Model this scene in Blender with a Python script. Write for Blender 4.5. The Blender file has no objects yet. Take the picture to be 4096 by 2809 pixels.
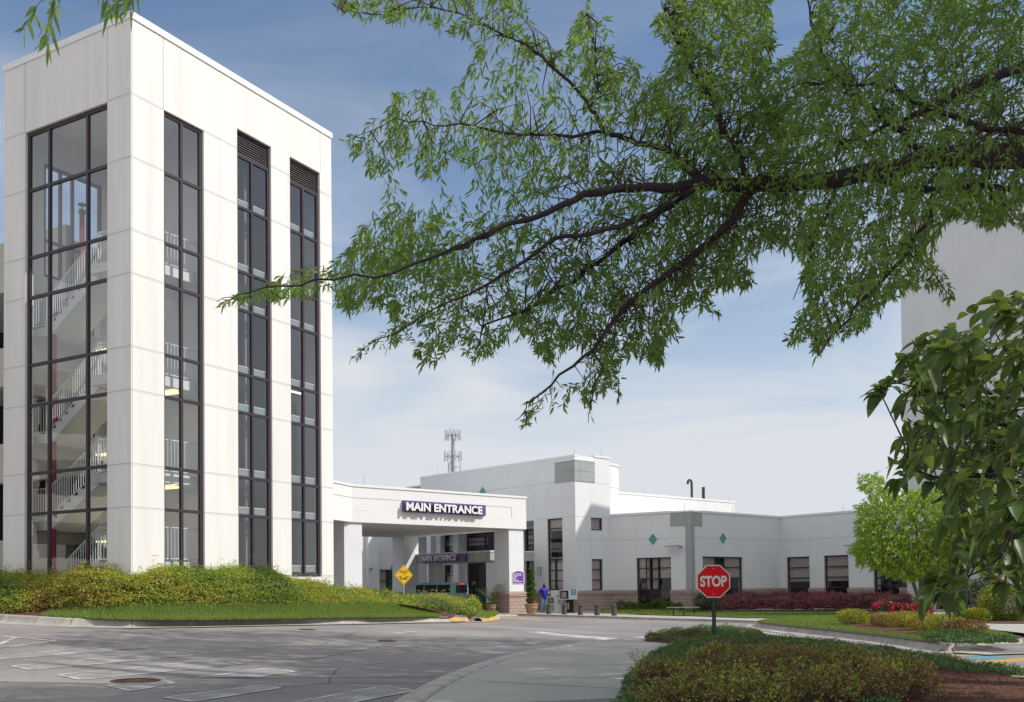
import bpy, bmesh, math, random
import numpy as np
from mathutils import Vector, Matrix, geometry
rng = np.random.default_rng(7); random.seed(7)
PI = math.pi
# ------------------------------------------------------------------ camera, world, sun
CF, CP, CR, CCY = 3926.1, 0.0277927, -0.0112274, 2232.94     # focal (px of 4096), pitch, roll, principal row
EYE = 1.6
_f = np.array([0, math.cos(CP), math.sin(CP)]); _u = np.array([0, -math.sin(CP), math.cos(CP)]); _x = np.array([1., 0, 0])
RR = math.cos(CR)*_x + math.sin(CR)*_u; UU = -math.sin(CR)*_x + math.cos(CR)*_u; FF = _f
scene = bpy.context.scene
cam = bpy.data.cameras.new("camera"); cam_o = bpy.data.objects.new("camera", cam); scene.collection.objects.link(cam_o)
cam.sensor_width = 36; cam.lens = CF/4096*36; cam.shift_y = (CCY-1404.5)/4096; cam.clip_end = 5000; cam.clip_start = 0.1
cam_o.matrix_world = Matrix(((RR[0], UU[0], -FF[0], 0), (RR[1], UU[1], -FF[1], 0), (RR[2], UU[2], -FF[2], EYE), (0, 0, 0, 1)))
scene.camera = cam_o
SUN_AZ, SUN_EL = math.radians(12), math.radians(41)           # azimuth below +X towards the camera
sdir = Vector((math.cos(SUN_AZ)*math.cos(SUN_EL), -math.sin(SUN_AZ)*math.cos(SUN_EL), math.sin(SUN_EL)))
sun = bpy.data.lights.new("sun", 'SUN'); sun.energy = 3.6; sun.angle = math.radians(0.6); sun.color = (1, .955, .895)
sun_o = bpy.data.objects.new("sun", sun); scene.collection.objects.link(sun_o)
sun_o.rotation_euler = (-sdir).to_track_quat('-Z', 'Y').to_euler()
world = bpy.data.worlds.new("World"); scene.world = world; world.use_nodes = True
def build_world():
    nt = world.node_tree; N = nt.nodes; L = nt.links; N.clear()
    out = N.new('ShaderNodeOutputWorld'); bg = N.new('ShaderNodeBackground'); bg.inputs[1].default_value = .14
    sky = N.new('ShaderNodeTexSky'); sky.sky_type = 'NISHITA'; sky.sun_disc = False
    sky.sun_elevation = SUN_EL; sky.sun_rotation = math.atan2(sdir.x, sdir.y); sky.air_density = 1.0; sky.dust_density = .6; sky.ozone_density = 1.5
    tc = N.new('ShaderNodeTexCoord'); sep = N.new('ShaderNodeSeparateXYZ'); L.new(tc.outputs['Generated'], sep.inputs[0])
    mp = N.new('ShaderNodeMapping'); mp.inputs['Scale'].default_value = (1.3, 1.3, 5.5); mp.inputs['Rotation'].default_value = (.05, .12, .3); L.new(tc.outputs['Generated'], mp.inputs[0])
    nz = N.new('ShaderNodeTexNoise'); nz.inputs['Scale'].default_value = 2.1; nz.inputs['Detail'].default_value = 9; nz.inputs['Roughness'].default_value = .52; nz.inputs['Distortion'].default_value = .5; L.new(mp.outputs[0], nz.inputs[0])
    r1 = N.new('ShaderNodeMapRange'); r1.inputs[1].default_value = .36; r1.inputs[2].default_value = .74; L.new(nz.outputs[0], r1.inputs[0])
    # thin cloud thickens low over the horizon
    r2 = N.new('ShaderNodeMapRange'); r2.inputs[1].default_value = .46; r2.inputs[2].default_value = .05; r2.inputs[3].default_value = 0.02; r2.inputs[4].default_value = 1.15; L.new(sep.outputs[2], r2.inputs[0])
    ad = N.new('ShaderNodeMath'); ad.operation = 'MULTIPLY_ADD'; L.new(r1.outputs[0], ad.inputs[0]); ad.inputs[1].default_value = 1.0
    sq = N.new('ShaderNodeMath'); sq.operation = 'POWER'; L.new(r2.outputs[0], sq.inputs[0]); sq.inputs[1].default_value = 1.5
    mu = N.new('ShaderNodeMath'); mu.operation = 'MULTIPLY'; L.new(sq.outputs[0], mu.inputs[0]); mu.inputs[1].default_value = .60; L.new(mu.outputs[0], ad.inputs[2])
    m3 = N.new('ShaderNodeMath'); m3.operation = 'MULTIPLY'; L.new(ad.outputs[0], m3.inputs[0])
    m4 = N.new('ShaderNodeMapRange'); m4.inputs[1].default_value = .52; m4.inputs[2].default_value = .2; m4.inputs[3].default_value = .14; m4.inputs[4].default_value = 1; L.new(sep.outputs[2], m4.inputs[0]); L.new(m4.outputs[0], m3.inputs[1]); m3.use_clamp = True
    mix = N.new('ShaderNodeMixRGB'); L.new(m3.outputs[0], mix.inputs[0]); L.new(sky.outputs[0], mix.inputs[1]); mix.inputs[2].default_value = (5.2, 5.4, 5.7, 1)
    # bright cloud added overhead and behind the viewer, unseen, to lift the shade
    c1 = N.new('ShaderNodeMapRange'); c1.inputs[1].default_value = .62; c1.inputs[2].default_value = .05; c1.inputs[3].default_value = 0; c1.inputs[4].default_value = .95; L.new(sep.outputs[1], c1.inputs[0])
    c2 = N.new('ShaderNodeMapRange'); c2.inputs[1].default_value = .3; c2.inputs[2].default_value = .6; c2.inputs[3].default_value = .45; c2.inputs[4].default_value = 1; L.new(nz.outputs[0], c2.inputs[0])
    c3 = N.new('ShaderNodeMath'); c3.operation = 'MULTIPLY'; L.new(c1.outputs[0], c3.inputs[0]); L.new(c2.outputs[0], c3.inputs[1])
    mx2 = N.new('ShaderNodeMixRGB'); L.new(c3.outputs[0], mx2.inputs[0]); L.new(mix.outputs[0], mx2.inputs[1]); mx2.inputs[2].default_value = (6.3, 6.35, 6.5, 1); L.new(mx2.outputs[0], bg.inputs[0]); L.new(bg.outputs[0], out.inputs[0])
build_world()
scene.view_settings.view_transform = 'Standard'; scene.view_settings.look = 'None'; scene.view_settings.exposure = 0.0; scene.view_settings.gamma = 1
scene.cycles.max_bounces = 8; scene.cycles.transparent_max_bounces = 24

# ------------------------------------------------------------------ measuring helpers (readings taken off the photograph at 2324 px width)
S = 4096/2324
def ray(x, y): return (x*S-2048)/CF*RR - (y*S-CCY)/CF*UU + FF
def atZ(x, y, Z):
    d = ray(x, y); return d*(Z/d[1]) + np.array([0, 0, EYE])
def proj(P):
    q = np.atleast_2d(P) - [0, 0, EYE]; w = q@FF
    return ((q@RR)/w*CF+2048)/S, (-(q@UU)/w*CF+CCY)/S
class TPS:
    def __init__(s, pts, reg=.25):
        P = np.array(pts, float); s.p = P[:, :2]; n = len(P)
        K = s.k(s.p, s.p) + np.eye(n)*reg; A = np.zeros((n+3, n+3)); A[:n, :n] = K
        A[:n, n] = 1; A[:n, n+1:] = s.p; A[n, :n] = 1; A[n+1:, :n] = s.p.T
        s.w = np.linalg.solve(A, np.r_[P[:, 2], 0, 0, 0]); s.n = n
    def k(s, a, b):
        d = np.linalg.norm(a[:, None]-b[None], axis=2); return np.where(d > 1e-9, d*d*np.log(d+1e-12), 0)*.01
    def __call__(s, x, y):
        q = np.c_[np.ravel(x), np.ravel(y)]; r = s.k(q, s.p)@s.w[:s.n] + s.w[s.n] + q@s.w[s.n+1:]
        return r.reshape(np.shape(x)) if np.shape(x) else float(r[0])
ROAD = TPS([tuple(atZ(*t)) for t in [(0,1594,12),(310,1545,15.3),(300,1424.5,25),(0,1412,27),(-80,1405,29),(600,1420,28.5),(900,1413.5,33),(1040,1411,38),
    (1000,1594,12.3),(1060,1450,27),(1245,1399,58.5),(1418,1406,51),(1700,1417,43),(1380,1594,12.4),(1400,1470,23.5),(1715,1420,40),(2130,1478,23.6),(2324,1502,20.3),
    (2200,1575,14.5),(1300,1425,38),(2000,1393,58),(2100,1400,52),(1640,1450,30),(2200,1594,13.2)]] +
    [(-30,0,.5),(30,0,-.1),(0,-10,.1),(-14,-10,.2),(14,-8,0),(-50,60,.9),(-25,90,0),(40,90,-.2),(60,50,-.2),(60,10,-.2),(-60,10,1.2),(0,110,-.2),(-20,45,.7),(-6,70,-.15),(10,75,-.15)])
def gz(x, y): return ROAD(x, y)
def gp(x, y, surf=gz, up=0.0):
    d = ray(x, y); lo, hi = 4., 400.; Z = None
    prev = None
    for k in range(240):
        t = 4*1.02**k; q = d*(t/d[1]); v = q[2]+EYE - surf(q[0], q[1]) - up
        if prev is not None and v <= 0: lo, hi = prev, t; break
        prev = t
    for _ in range(30):
        t = (lo+hi)/2; q = d*(t/d[1])
        if q[2]+EYE - surf(q[0], q[1]) - up > 0: lo = t
        else: hi = t
    return d*(lo/d[1]) + np.array([0, 0, EYE])

# ------------------------------------------------------------------ materials
MATS = {}
def mat(name, col, rough=.8, var=0., scale=3., bump=0., bscale=60., metal=0., spec=.35, coat=0., col2=None, stretch=None, island=0., transl=0., emit=None, estr=0.):
    if name in MATS: return MATS[name]
    m = bpy.data.materials.new(name); m.use_nodes = True; nt = m.node_tree; N = nt.nodes; L = nt.links
    b = N['Principled BSDF']; b.inputs['Roughness'].default_value = rough; b.inputs['Metallic'].default_value = metal
    b.inputs['Specular IOR Level'].default_value = spec; b.inputs['Coat Weight'].default_value = coat
    c = (*col, 1); tc = N.new('ShaderNodeTexCoord'); src = None
    b.inputs['Base Color'].default_value = c
    if emit: b.inputs['Emission Color'].default_value = (*emit, 1); b.inputs['Emission Strength'].default_value = estr
    if island > 0:
        g = N.new('ShaderNodeNewGeometry'); cr = N.new('ShaderNodeMixRGB'); L.new(g.outputs['Random Per Island'], cr.inputs[0])
        c2 = col2 or tuple(x*(1-island) for x in col); cr.inputs[1].default_value = c; cr.inputs[2].default_value = (*c2, 1); src = cr.outputs[0]
    if var > 0:
        n = N.new('ShaderNodeTexNoise'); n.inputs['Scale'].default_value = scale; n.inputs['Detail'].default_value = 8; n.inputs['Roughness'].default_value = .6
        if stretch:
            mp = N.new('ShaderNodeMapping'); mp.inputs['Scale'].default_value = stretch; L.new(tc.outputs['Object'], mp.inputs[0]); L.new(mp.outputs[0], n.inputs[0])
        else: L.new(tc.outputs['Object'], n.inputs[0])
        cr = N.new('ShaderNodeMixRGB'); rg = N.new('ShaderNodeMapRange'); rg.inputs[1].default_value = .35; rg.inputs[2].default_value = .65; L.new(n.outputs[0], rg.inputs[0]); L.new(rg.outputs[0], cr.inputs[0])
        if src is not None:
            cr.blend_type = 'MULTIPLY'; k = N.new('ShaderNodeMapRange'); k.inputs[1].default_value = .3; k.inputs[2].default_value = .7; k.inputs[3].default_value = 1-var; k.inputs[4].default_value = 1+var*.5; L.new(n.outputs[0], k.inputs[0])
            cc = N.new('ShaderNodeVectorMath'); cc.operation = 'SCALE'; L.new(src, cc.inputs[0]); L.new(k.outputs[0], cc.inputs['Scale']); src = cc.outputs[0]
        else:
            c2 = col2 if (col2 and island == 0) else tuple(x*(1-var) for x in col)
            cr.inputs[1].default_value = c; cr.inputs[2].default_value = (*c2, 1); src = cr.outputs[0]
    if src is not None: L.new(src, b.inputs['Base Color'])
    if bump > 0:
        n = N.new('ShaderNodeTexNoise'); n.inputs['Scale'].default_value = bscale; n.inputs['Detail'].default_value = 5; L.new(tc.outputs['Object'], n.inputs[0])
        bp = N.new('ShaderNodeBump'); bp.inputs['Strength'].default_value = min(1, bump); bp.inputs['Distance'].default_value = .02; L.new(n.outputs[0], bp.inputs['Height']); L.new(bp.outputs[0], b.inputs['Normal'])
    if transl > 0:
        out = N['Material Output']; t = N.new('ShaderNodeBsdfTranslucent'); mx = N.new('ShaderNodeMixShader'); mx.inputs[0].default_value = transl
        if src is not None:
            sc = N.new('ShaderNodeVectorMath'); sc.operation = 'MULTIPLY'; L.new(src, sc.inputs[0]); sc.inputs[1].default_value = (1.5, 1.35, .6); L.new(sc.outputs[0], t.inputs[0])
        else: t.inputs[0].default_value = (min(1, col[0]*1.5), min(1, col[1]*1.35), col[2]*.6, 1)
        L.new(b.outputs[0], mx.inputs[1]); L.new(t.outputs[0], mx.inputs[2]); L.new(mx.outputs[0], out.inputs[0])
    MATS[name] = m; return m
def glass(name, tint, ior=1.5, gl=1.0):
    if name in MATS: return MATS[name]
    m = bpy.data.materials.new(name); m.use_nodes = True; nt = m.node_tree; N = nt.nodes; L = nt.links; N.clear()
    out = N.new('ShaderNodeOutputMaterial'); t = N.new('ShaderNodeBsdfTransparent'); t.inputs[0].default_value = (*tint, 1)
    g = N.new('ShaderNodeBsdfGlossy'); g.inputs['Roughness'].default_value = .015; g.inputs[0].default_value = (gl, gl, gl, 1)
    tc = N.new('ShaderNodeTexCoord'); nz = N.new('ShaderNodeTexNoise'); nz.inputs['Scale'].default_value = 1.3; L.new(tc.outputs['Object'], nz.inputs[0])
    bp = N.new('ShaderNodeBump'); bp.inputs['Strength'].default_value = .12; bp.inputs['Distance'].default_value = .02; L.new(nz.outputs[0], bp.inputs['Height']); L.new(bp.outputs[0], g.inputs['Normal'])
    fr = N.new('ShaderNodeFresnel'); fr.inputs[0].default_value = ior; mx = N.new('ShaderNodeMixShader'); ge = N.new('ShaderNodeNewGeometry'); bk = N.new('ShaderNodeMixRGB'); L.new(ge.outputs['Backfacing'], bk.inputs[0]); L.new(fr.outputs[0], bk.inputs[1]); bk.inputs[2].default_value = (.08, .08, .08, 1); L.new(bk.outputs[0], mx.inputs[0]); L.new(t.outputs[0], mx.inputs[1]); L.new(g.outputs[0], mx.inputs[2]); L.new(mx.outputs[0], out.inputs[0])
    MATS[name] = m; return m

WHITE = mat('painted_concrete', (.80, .785, .76), .75, var=.17, scale=1.3, bump=.15, bscale=90, stretch=(1.6, 1.6, .09), col2=(.72, .70, .665))
WHITE2 = mat('white_stucco', (.76, .77, .78), .85, var=.05, scale=.8, bump=.25, bscale=70)
JOINT = mat('joint_sealant', (.50, .48, .45), .9)
JOINT2 = mat('fine_joint', (.58, .59, .60), .9)
COPING = mat('coping_metal', (.78, .80, .79), .45, var=.04, scale=2)
GREYP = mat('grey_cladding', (.36, .39, .385), .6, var=.06, scale=1.2)
FRAME = mat('window_frame_paint', (.045, .033, .045), .45)
FRAMEG = mat('door_frame_dark', (.02, .018, .022), .4)
LOUV = mat('louver_metal', (.42, .41, .40), .5)
INNER = mat('interior_wall', (.80, .79, .76), .9, var=.08, scale=1)
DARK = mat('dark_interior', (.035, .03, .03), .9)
BLIND = mat('window_blind', (.66, .60, .57), .8, var=.12, scale=2)
RAIL = mat('white_railing', (.72, .75, .75), .5)
SLAB = mat('landing_slab', (.74, .75, .74), .8)
GL_T = glass('tower_glass', (.88, .90, .90), 1.95)
GL_D = glass('dark_glass', (.76, .73, .73), 1.65)
GL_E = glass('elevator_glass', (.78, .80, .81), 2.0)
CONC = mat('curb_concrete', (.52, .485, .43), .9, var=.34, scale=2.6, bump=.3, bscale=60)
WALK = mat('sidewalk_concrete', (.45, .43, .395), .92, var=.13, scale=.7, bump=.25, bscale=120)
MULCH = mat('mulch', (.16, .068, .04), 1, var=.55, scale=22, bump=1, bscale=45)
SOILG = mat('lawn_soil', (.07, .085, .025), 1, var=.4, scale=14, bump=1, bscale=50)
def asphalt():
    m = mat('asphalt', (.19, .175, .165), .93, bump=.55, bscale=130); nt = m.node_tree; N = nt.nodes; L = nt.links; b = N['Principled BSDF']; tc = [n for n in N if n.type == 'TEX_COORD'][0]
    a = N.new('ShaderNodeTexNoise'); a.inputs['Scale'].default_value = .32; a.inputs['Detail'].default_value = 6; L.new(tc.outputs['Object'], a.inputs[0])
    mp = N.new('ShaderNodeMapping'); mp.inputs['Scale'].default_value = (.25, 1.1, 1); mp.inputs['Rotation'].default_value = (0, 0, -.5); L.new(tc.outputs['Object'], mp.inputs[0])
    w = N.new('ShaderNodeTexNoise'); w.inputs['Scale'].default_value = .5; w.inputs['Detail'].default_value = 4; L.new(mp.outputs[0], w.inputs[0])
    f = N.new('ShaderNodeTexNoise'); f.inputs['Scale'].default_value = 38; f.inputs['Detail'].default_value = 6; f.inputs['Roughness'].default_value = .8; L.new(tc.outputs['Object'], f.inputs[0])
    v = N.new('ShaderNodeTexVoronoi'); v.feature = 'DISTANCE_TO_EDGE'; v.inputs['Scale'].default_value = .16; 
    dn = N.new('ShaderNodeMixRGB'); dn.blend_type = 'ADD'; dn.inputs[0].default_value = .5; L.new(tc.outputs['Object'], dn.inputs[1]); L.new(a.outputs[1], dn.inputs[2]); L.new(dn.outputs[0], v.inputs[0])
    cr = N.new('ShaderNodeMapRange'); cr.inputs[1].default_value = 0; cr.inputs[2].default_value = .0035; cr.inputs[3].default_value = .45; cr.inputs[4].default_value = 1; L.new(v.outputs[0], cr.inputs[0])
    m1 = N.new('ShaderNodeMixRGB'); m1.inputs[1].default_value = (.225, .205, .205, 1); m1.inputs[2].default_value = (.33, .305, .29, 1)
    k = N.new('ShaderNodeMapRange'); k.inputs[1].default_value = .3; k.inputs[2].default_value = .7; L.new(a.outputs[0], k.inputs[0]); L.new(k.outputs[0], m1.inputs[0])
    k2 = N.new('ShaderNodeMapRange'); k2.inputs[1].default_value = .3; k2.inputs[2].default_value = .7; k2.inputs[3].default_value = .88; k2.inputs[4].default_value = 1.12; L.new(w.outputs[0], k2.inputs[0])
    k3 = N.new('ShaderNodeMapRange'); k3.inputs[1].default_value = .3; k3.inputs[2].default_value = .7; k3.inputs[3].default_value = .62; k3.inputs[4].default_value = 1.38; L.new(f.outputs[0], k3.inputs[0])
    s = m1.outputs[0]
    for q in (k2, k3, cr):
        x = N.new('ShaderNodeVectorMath'); x.operation = 'SCALE'; L.new(s, x.inputs[0]); L.new(q.outputs[0], x.inputs['Scale']); s = x.outputs[0]
    L.new(s, b.inputs['Base Color']); return m
ASPH = asphalt()
def paint_mat(name, col, wear=.5):
    m = mat(name, col, .8, bump=.3, bscale=120); nt = m.node_tree; N = nt.nodes; L = nt.links; b = N['Principled BSDF']; tc = [n for n in N if n.type == 'TEX_COORD'][0]
    n = N.new('ShaderNodeTexNoise'); n.inputs['Scale'].default_value = 24; n.inputs['Detail'].default_value = 8; n.inputs['Roughness'].default_value = .75; L.new(tc.outputs['Object'], n.inputs[0])
    n2 = N.new('ShaderNodeTexNoise'); n2.inputs['Scale'].default_value = 1.6; n2.inputs['Detail'].default_value = 3; L.new(tc.outputs['Object'], n2.inputs[0])
    ad = N.new('ShaderNodeMath'); ad.operation = 'ADD'; L.new(n.outputs[0], ad.inputs[0]); L.new(n2.outputs[0], ad.inputs[1])
    r = N.new('ShaderNodeMapRange'); r.inputs[1].default_value = .98-.1+wear*.14-.07; r.inputs[2].default_value = 1.10-.1+wear*.14; L.new(ad.outputs[0], r.inputs[0])
    mx = N.new('ShaderNodeMixRGB'); mx.inputs[1].default_value = (.29, .27, .255, 1); mx.inputs[2].default_value = (*col, 1); L.new(r.outputs[0], mx.inputs[0]); L.new(mx.outputs[0], b.inputs['Base Color']); return m
def block_mat():
    m = mat('split_face_block', (.45, .335, .29), .95, bump=0); nt = m.node_tree; N = nt.nodes; L = nt.links; b = N['Principled BSDF']
    at = N.new('ShaderNodeUVMap'); at.uv_map = 'UVMap'
    br = N.new('ShaderNodeTexBrick'); br.inputs['Scale'].default_value = 1; br.inputs['Brick Width'].default_value = .4; br.inputs['Row Height'].default_value = .2; br.inputs['Mortar Size'].default_value = .008
    br.inputs['Color1'].default_value = (.47, .345, .295, 1); br.inputs['Color2'].default_value = (.40, .30, .265, 1); br.inputs['Mortar'].default_value = (.27, .21, .19, 1); L.new(at.outputs[0], br.inputs[0])
    n = N.new('ShaderNodeTexNoise'); n.inputs['Scale'].default_value = 12; n.inputs['Detail'].default_value = 8; L.new(at.outputs[0], n.inputs[0])
    k = N.new('ShaderNodeMapRange'); k.inputs[1].default_value = .3; k.inputs[2].default_value = .7; k.inputs[3].default_value = .75; k.inputs[4].default_value = 1.2; L.new(n.outputs[0], k.inputs[0])
    x = N.new('ShaderNodeVectorMath'); x.operation = 'SCALE'; L.new(br.outputs[0], x.inputs[0]); L.new(k.outputs[0], x.inputs['Scale']); L.new(x.outputs[0], b.inputs['Base Color'])
    a = N.new('ShaderNodeMath'); a.operation = 'MULTIPLY_ADD'; L.new(br.outputs['Fac'], a.inputs[0]); a.inputs[1].default_value = -1; L.new(n.outputs[0], a.inputs[2])
    bp = N.new('ShaderNodeBump'); bp.inputs['Strength'].default_value = .9; bp.inputs['Distance'].default_value = .06; L.new(a.outputs[0], bp.inputs['Height']); L.new(bp.outputs[0], b.inputs['Normal'])
    return m
BLOCK = block_mat()

# ------------------------------------------------------------------ object helpers
COL = scene.collection
def tag(o, label=None, cat=None, group=None, kind=None):
    if label: o['label'] = label
    if cat: o['category'] = cat
    if group: o['group'] = group
    if kind: o['kind'] = kind
    return o
def thing(name, loc, label, cat, group=None, rz=0):
    o = bpy.data.objects.new(name, None); COL.objects.link(o); o.empty_display_size = .3
    o.location = (float(loc[0]), float(loc[1]), float(loc[2])); o.rotation_euler = (0, 0, rz); return tag(o, label, cat, group)
class MB:
    """collects shapes into one mesh; frame = (origin, ex, ey) in plan for oriented boxes"""
    def __init__(s, O=(0, 0, 0), ex=(1, 0), ey=None):
        s.v = []; s.f = []; s.m = []; s.uv = []; s.mats = []; s.sm = []
        s.O = np.array(O, float); ex = np.array(ex, float); ex = ex/np.linalg.norm(ex); s.ex = ex; s.ey = np.array([-ex[1], ex[0]]) if ey is None else np.array(ey, float)
    def W(s, p):
        p = np.asarray(p, float); q = np.empty(3); q[:2] = s.O[:2] + s.ex*p[0] + s.ey*p[1]; q[2] = s.O[2] + p[2]; return q
    def mi(s, m):
        if m not in s.mats: s.mats.append(m)
        return s.mats.index(m)
    def poly(s, pts, m, uv=None, world=False, smooth=False):
        i = len(s.v); s.v += [tuple(p if world else s.W(p)) for p in pts]; s.f.append(tuple(range(i, i+len(pts)))); s.m.append(s.mi(m)); s.uv.append(uv or [(p[0]+p[1], p[2]) for p in pts]); s.sm.append(smooth)
    def box(s, a0, a1, b0, b1, c0, c1, m, skip=''):
        if a1 < a0: a0, a1 = a1, a0
        if b1 < b0: b0, b1 = b1, b0
        if c1 < c0: c0, c1 = c1, c0
        P = lambda *t: t
        fl = s.ex[0]*s.ey[1]-s.ex[1]*s.ey[0] < 0
        F = {'f': [(a0,b0,c0),(a1,b0,c0),(a1,b0,c1),(a0,b0,c1)], 'b': [(a1,b1,c0),(a0,b1,c0),(a0,b1,c1),(a1,b1,c1)], 'l': [(a0,b1,c0),(a0,b0,c0),(a0,b0,c1),(a0,b1,c1)],
             'r': [(a1,b0,c0),(a1,b1,c0),(a1,b1,c1),(a1,b0,c1)], 't': [(a0,b0,c1),(a1,b0,c1),(a1,b1,c1),(a0,b1,c1)], 'd': [(a0,b1,c0),(a1,b1,c0),(a1,b0,c0),(a0,b0,c0)]}
        for k, q in F.items():
            if k not in skip: s.poly(q[::-1] if fl else q, m)
    def tube(s, p, q, r0, r1=None, m=None, n=8, cap=True, world=False):
        r1 = r0 if r1 is None else r1; p = Vector(p if world else s.W(p)); q = Vector(q if world else s.W(q)); d = (q-p)
        if d.length < 1e-6: return
        d.normalize(); a = d.orthogonal().normalized(); b = d.cross(a)
        A = [p+(a*math.cos(2*PI*i/n)+b*math.sin(2*PI*i/n))*r0 for i in range(n)]; B = [q+(a*math.cos(2*PI*i/n)+b*math.sin(2*PI*i/n))*r1 for i in range(n)]
        for i in range(n): j = (i+1) % n; s.poly([A[i], A[j], B[j], B[i]], m, world=True, smooth=True)
        if cap: s.poly(A[::-1], m, world=True); s.poly(B, m, world=True)
    def path(s, pts, rs, m, n=8, world=True):
        """smooth tapered tube through points"""
        P = [Vector(p if world else s.W(p)) for p in pts]; rings = []; up = None
        for i, p in enumerate(P):
            d = (P[min(i+1, len(P)-1)]-P[max(i-1, 0)]).normalized()
            a = d.orthogonal().normalized() if up is None else (up-d*up.dot(d)).normalized(); up = a; b = d.cross(a); i0 = len(s.v)
            s.v += [tuple(p+(a*math.cos(2*PI*k/n)+b*math.sin(2*PI*k/n))*rs[i]) for k in range(n)]; rings.append(i0)
        mi = s.mi(m)
        for i in range(len(P)-1):
            for k in range(n):
                j = (k+1) % n; s.f.append((rings[i]+k, rings[i]+j, rings[i+1]+j, rings[i+1]+k)); s.m.append(mi); s.uv.append([(0, 0)]*4); s.sm.append(True)
        s.f.append(tuple(rings[-1]+k for k in range(n))); s.m.append(mi); s.uv.append([(0, 0)]*n); s.sm.append(False)
    def lathe(s, prof, m, n=24, c=(0, 0, 0), smooth=True):
        i0 = len(s.v)
        for r, z in prof:
            for k in range(n): s.v.append(tuple(s.W((c[0]+r*math.cos(2*PI*k/n), c[1]+r*math.sin(2*PI*k/n), c[2]+z))))
        for i in range(len(prof)-1):
            for k in range(n):
                j = (k+1) % n; s.f.append((i0+i*n+k, i0+i*n+j, i0+(i+1)*n+j, i0+(i+1)*n+k)); s.m.append(s.mi(m)); s.uv.append([(0, 0)]*4); s.sm.append(smooth)
    def build(s, name, parent=None, label=None, cat=None, group=None, kind=None, origin=None, bevel=0):
        me = bpy.data.meshes.new(name); V = np.array(s.v, float)
        if origin is None: origin = np.array(parent.matrix_basis.translation) if parent is not None and parent.type == 'EMPTY' else (np.array([V[:, 0].mean(), V[:, 1].mean(), V[:, 2].min()]) if parent is None else None)
        if parent is not None:
            # express in the coordinates of the top-level thing
            chain = []; p = parent
            while p is not None: chain.append(p); p = p.parent
            M = Matrix()
            for q in reversed(chain): M = M @ q.matrix_basis
            Mi = M.inverted(); R = np.array(Mi); V = V@R[:3, :3].T + R[:3, 3]; o_loc = (0, 0, 0)
        else: V = V - origin; o_loc = tuple(float(t) for t in origin)
        me.from_pydata(V.tolist(), [], s.f)
        for m in s.mats: me.materials.append(m)
        me.polygons.foreach_set('material_index', s.m); me.polygons.foreach_set('use_smooth', s.sm)
        uvl = me.uv_layers.new(name='UVMap'); flat = [c for u in s.uv for p in u for c in p]; uvl.data.foreach_set('uv', flat)
        me.update(); o = bpy.data.objects.new(name, me); COL.objects.link(o); o.location = o_loc
        if parent is not None: o.parent = parent
        if bevel:
            md = o.modifiers.new('bevel', 'BEVEL'); md.width = bevel; md.segments = 2; md.limit_method = 'ANGLE'
        return tag(o, label, cat, group, kind)
def npmesh(name, V, F, mats, parent=None, fmat=None, smooth=False, **kw):
    """fast mesh from numpy arrays; F = list of (n,k) index arrays"""
    me = bpy.data.meshes.new(name); V = np.asarray(V, np.float32); O = None
    if parent is not None:
        chain = []; p = parent
        while p is not None: chain.append(p); p = p.parent
        M = Matrix()
        for q in reversed(chain): M = M @ q.matrix_basis
        R = np.array(M.inverted()); V = V@R[:3, :3].T.astype(np.float32) + R[:3, 3].astype(np.float32)
    else:
        O = np.array([V[:, 0].mean(), V[:, 1].mean(), V[:, 2].min()]); V = V-O
    if not isinstance(F, list): F = [F]
    tot = np.concatenate([np.full(len(f), f.shape[1]) for f in F]); idx = np.concatenate([f.ravel() for f in F]).astype(np.int32)
    me.vertices.add(len(V)); me.vertices.foreach_set('co', V.astype(np.float32).ravel()); me.loops.add(len(idx)); me.loops.foreach_set('vertex_index', idx)
    st = np.r_[0, np.cumsum(tot)[:-1]].astype(np.int32); me.polygons.add(len(tot)); me.polygons.foreach_set('loop_start', st); me.polygons.foreach_set('loop_total', tot.astype(np.int32))
    for m in (mats if isinstance(mats, list) else [mats]): me.materials.append(m)
    if fmat is not None: me.polygons.foreach_set('material_index', np.asarray(fmat, np.int32))
    if smooth: me.polygons.foreach_set('use_smooth', np.ones(len(tot), bool))
    me.update(calc_edges=True); me.validate(); o = bpy.data.objects.new(name, me); COL.objects.link(o)
    if parent is not None: o.parent = parent
    else: o.location = tuple(float(t) for t in O)
    return tag(o, **kw)
def nrm(a): return a/np.maximum(np.linalg.norm(a, axis=-1, keepdims=True), 1e-9)
def leaves(P, D, N, L, Wd, droop=.25, fold=.0, shape='lance'):
    """leaf blades: base P, axis D, face normal N, length L, width Wd -> V, F(list)"""
    n = len(P); D = nrm(D); N = nrm(N - (N*D).sum(1, keepdims=True)*D); B = np.cross(D, N); L = np.broadcast_to(L, n)[:, None]; Wd = np.broadcast_to(Wd, n)[:, None]
    if shape == 'lance': ts, ws = (.38, .72), (1., .72)
    elif shape == 'ovate': ts, ws = (.33, .68), (1., .86)
    else: ts, ws = (.4, .75), (1., .7)
    dn = np.array([0, 0, -1.])
    V = np.empty((n, 6, 3)); V[:, 0] = P
    for j, (t, w) in enumerate(zip(ts, ws)):
        c = P + D*L*t + dn*(droop*t*t)*L; off = B*Wd*w*.5; up = N*Wd*fold*w
        V[:, 1+2*j] = c-off+up; V[:, 2+2*j] = c+off+up
    V[:, 5] = P + D*L + dn*droop*L
    i = (np.arange(n)*6)[:, None]
    T = np.concatenate([i+[0, 2, 1], i+[3, 4, 5]]); Q = i+[1, 2, 4, 3]
    return V.reshape(-1, 3), [T, Q]
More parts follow.
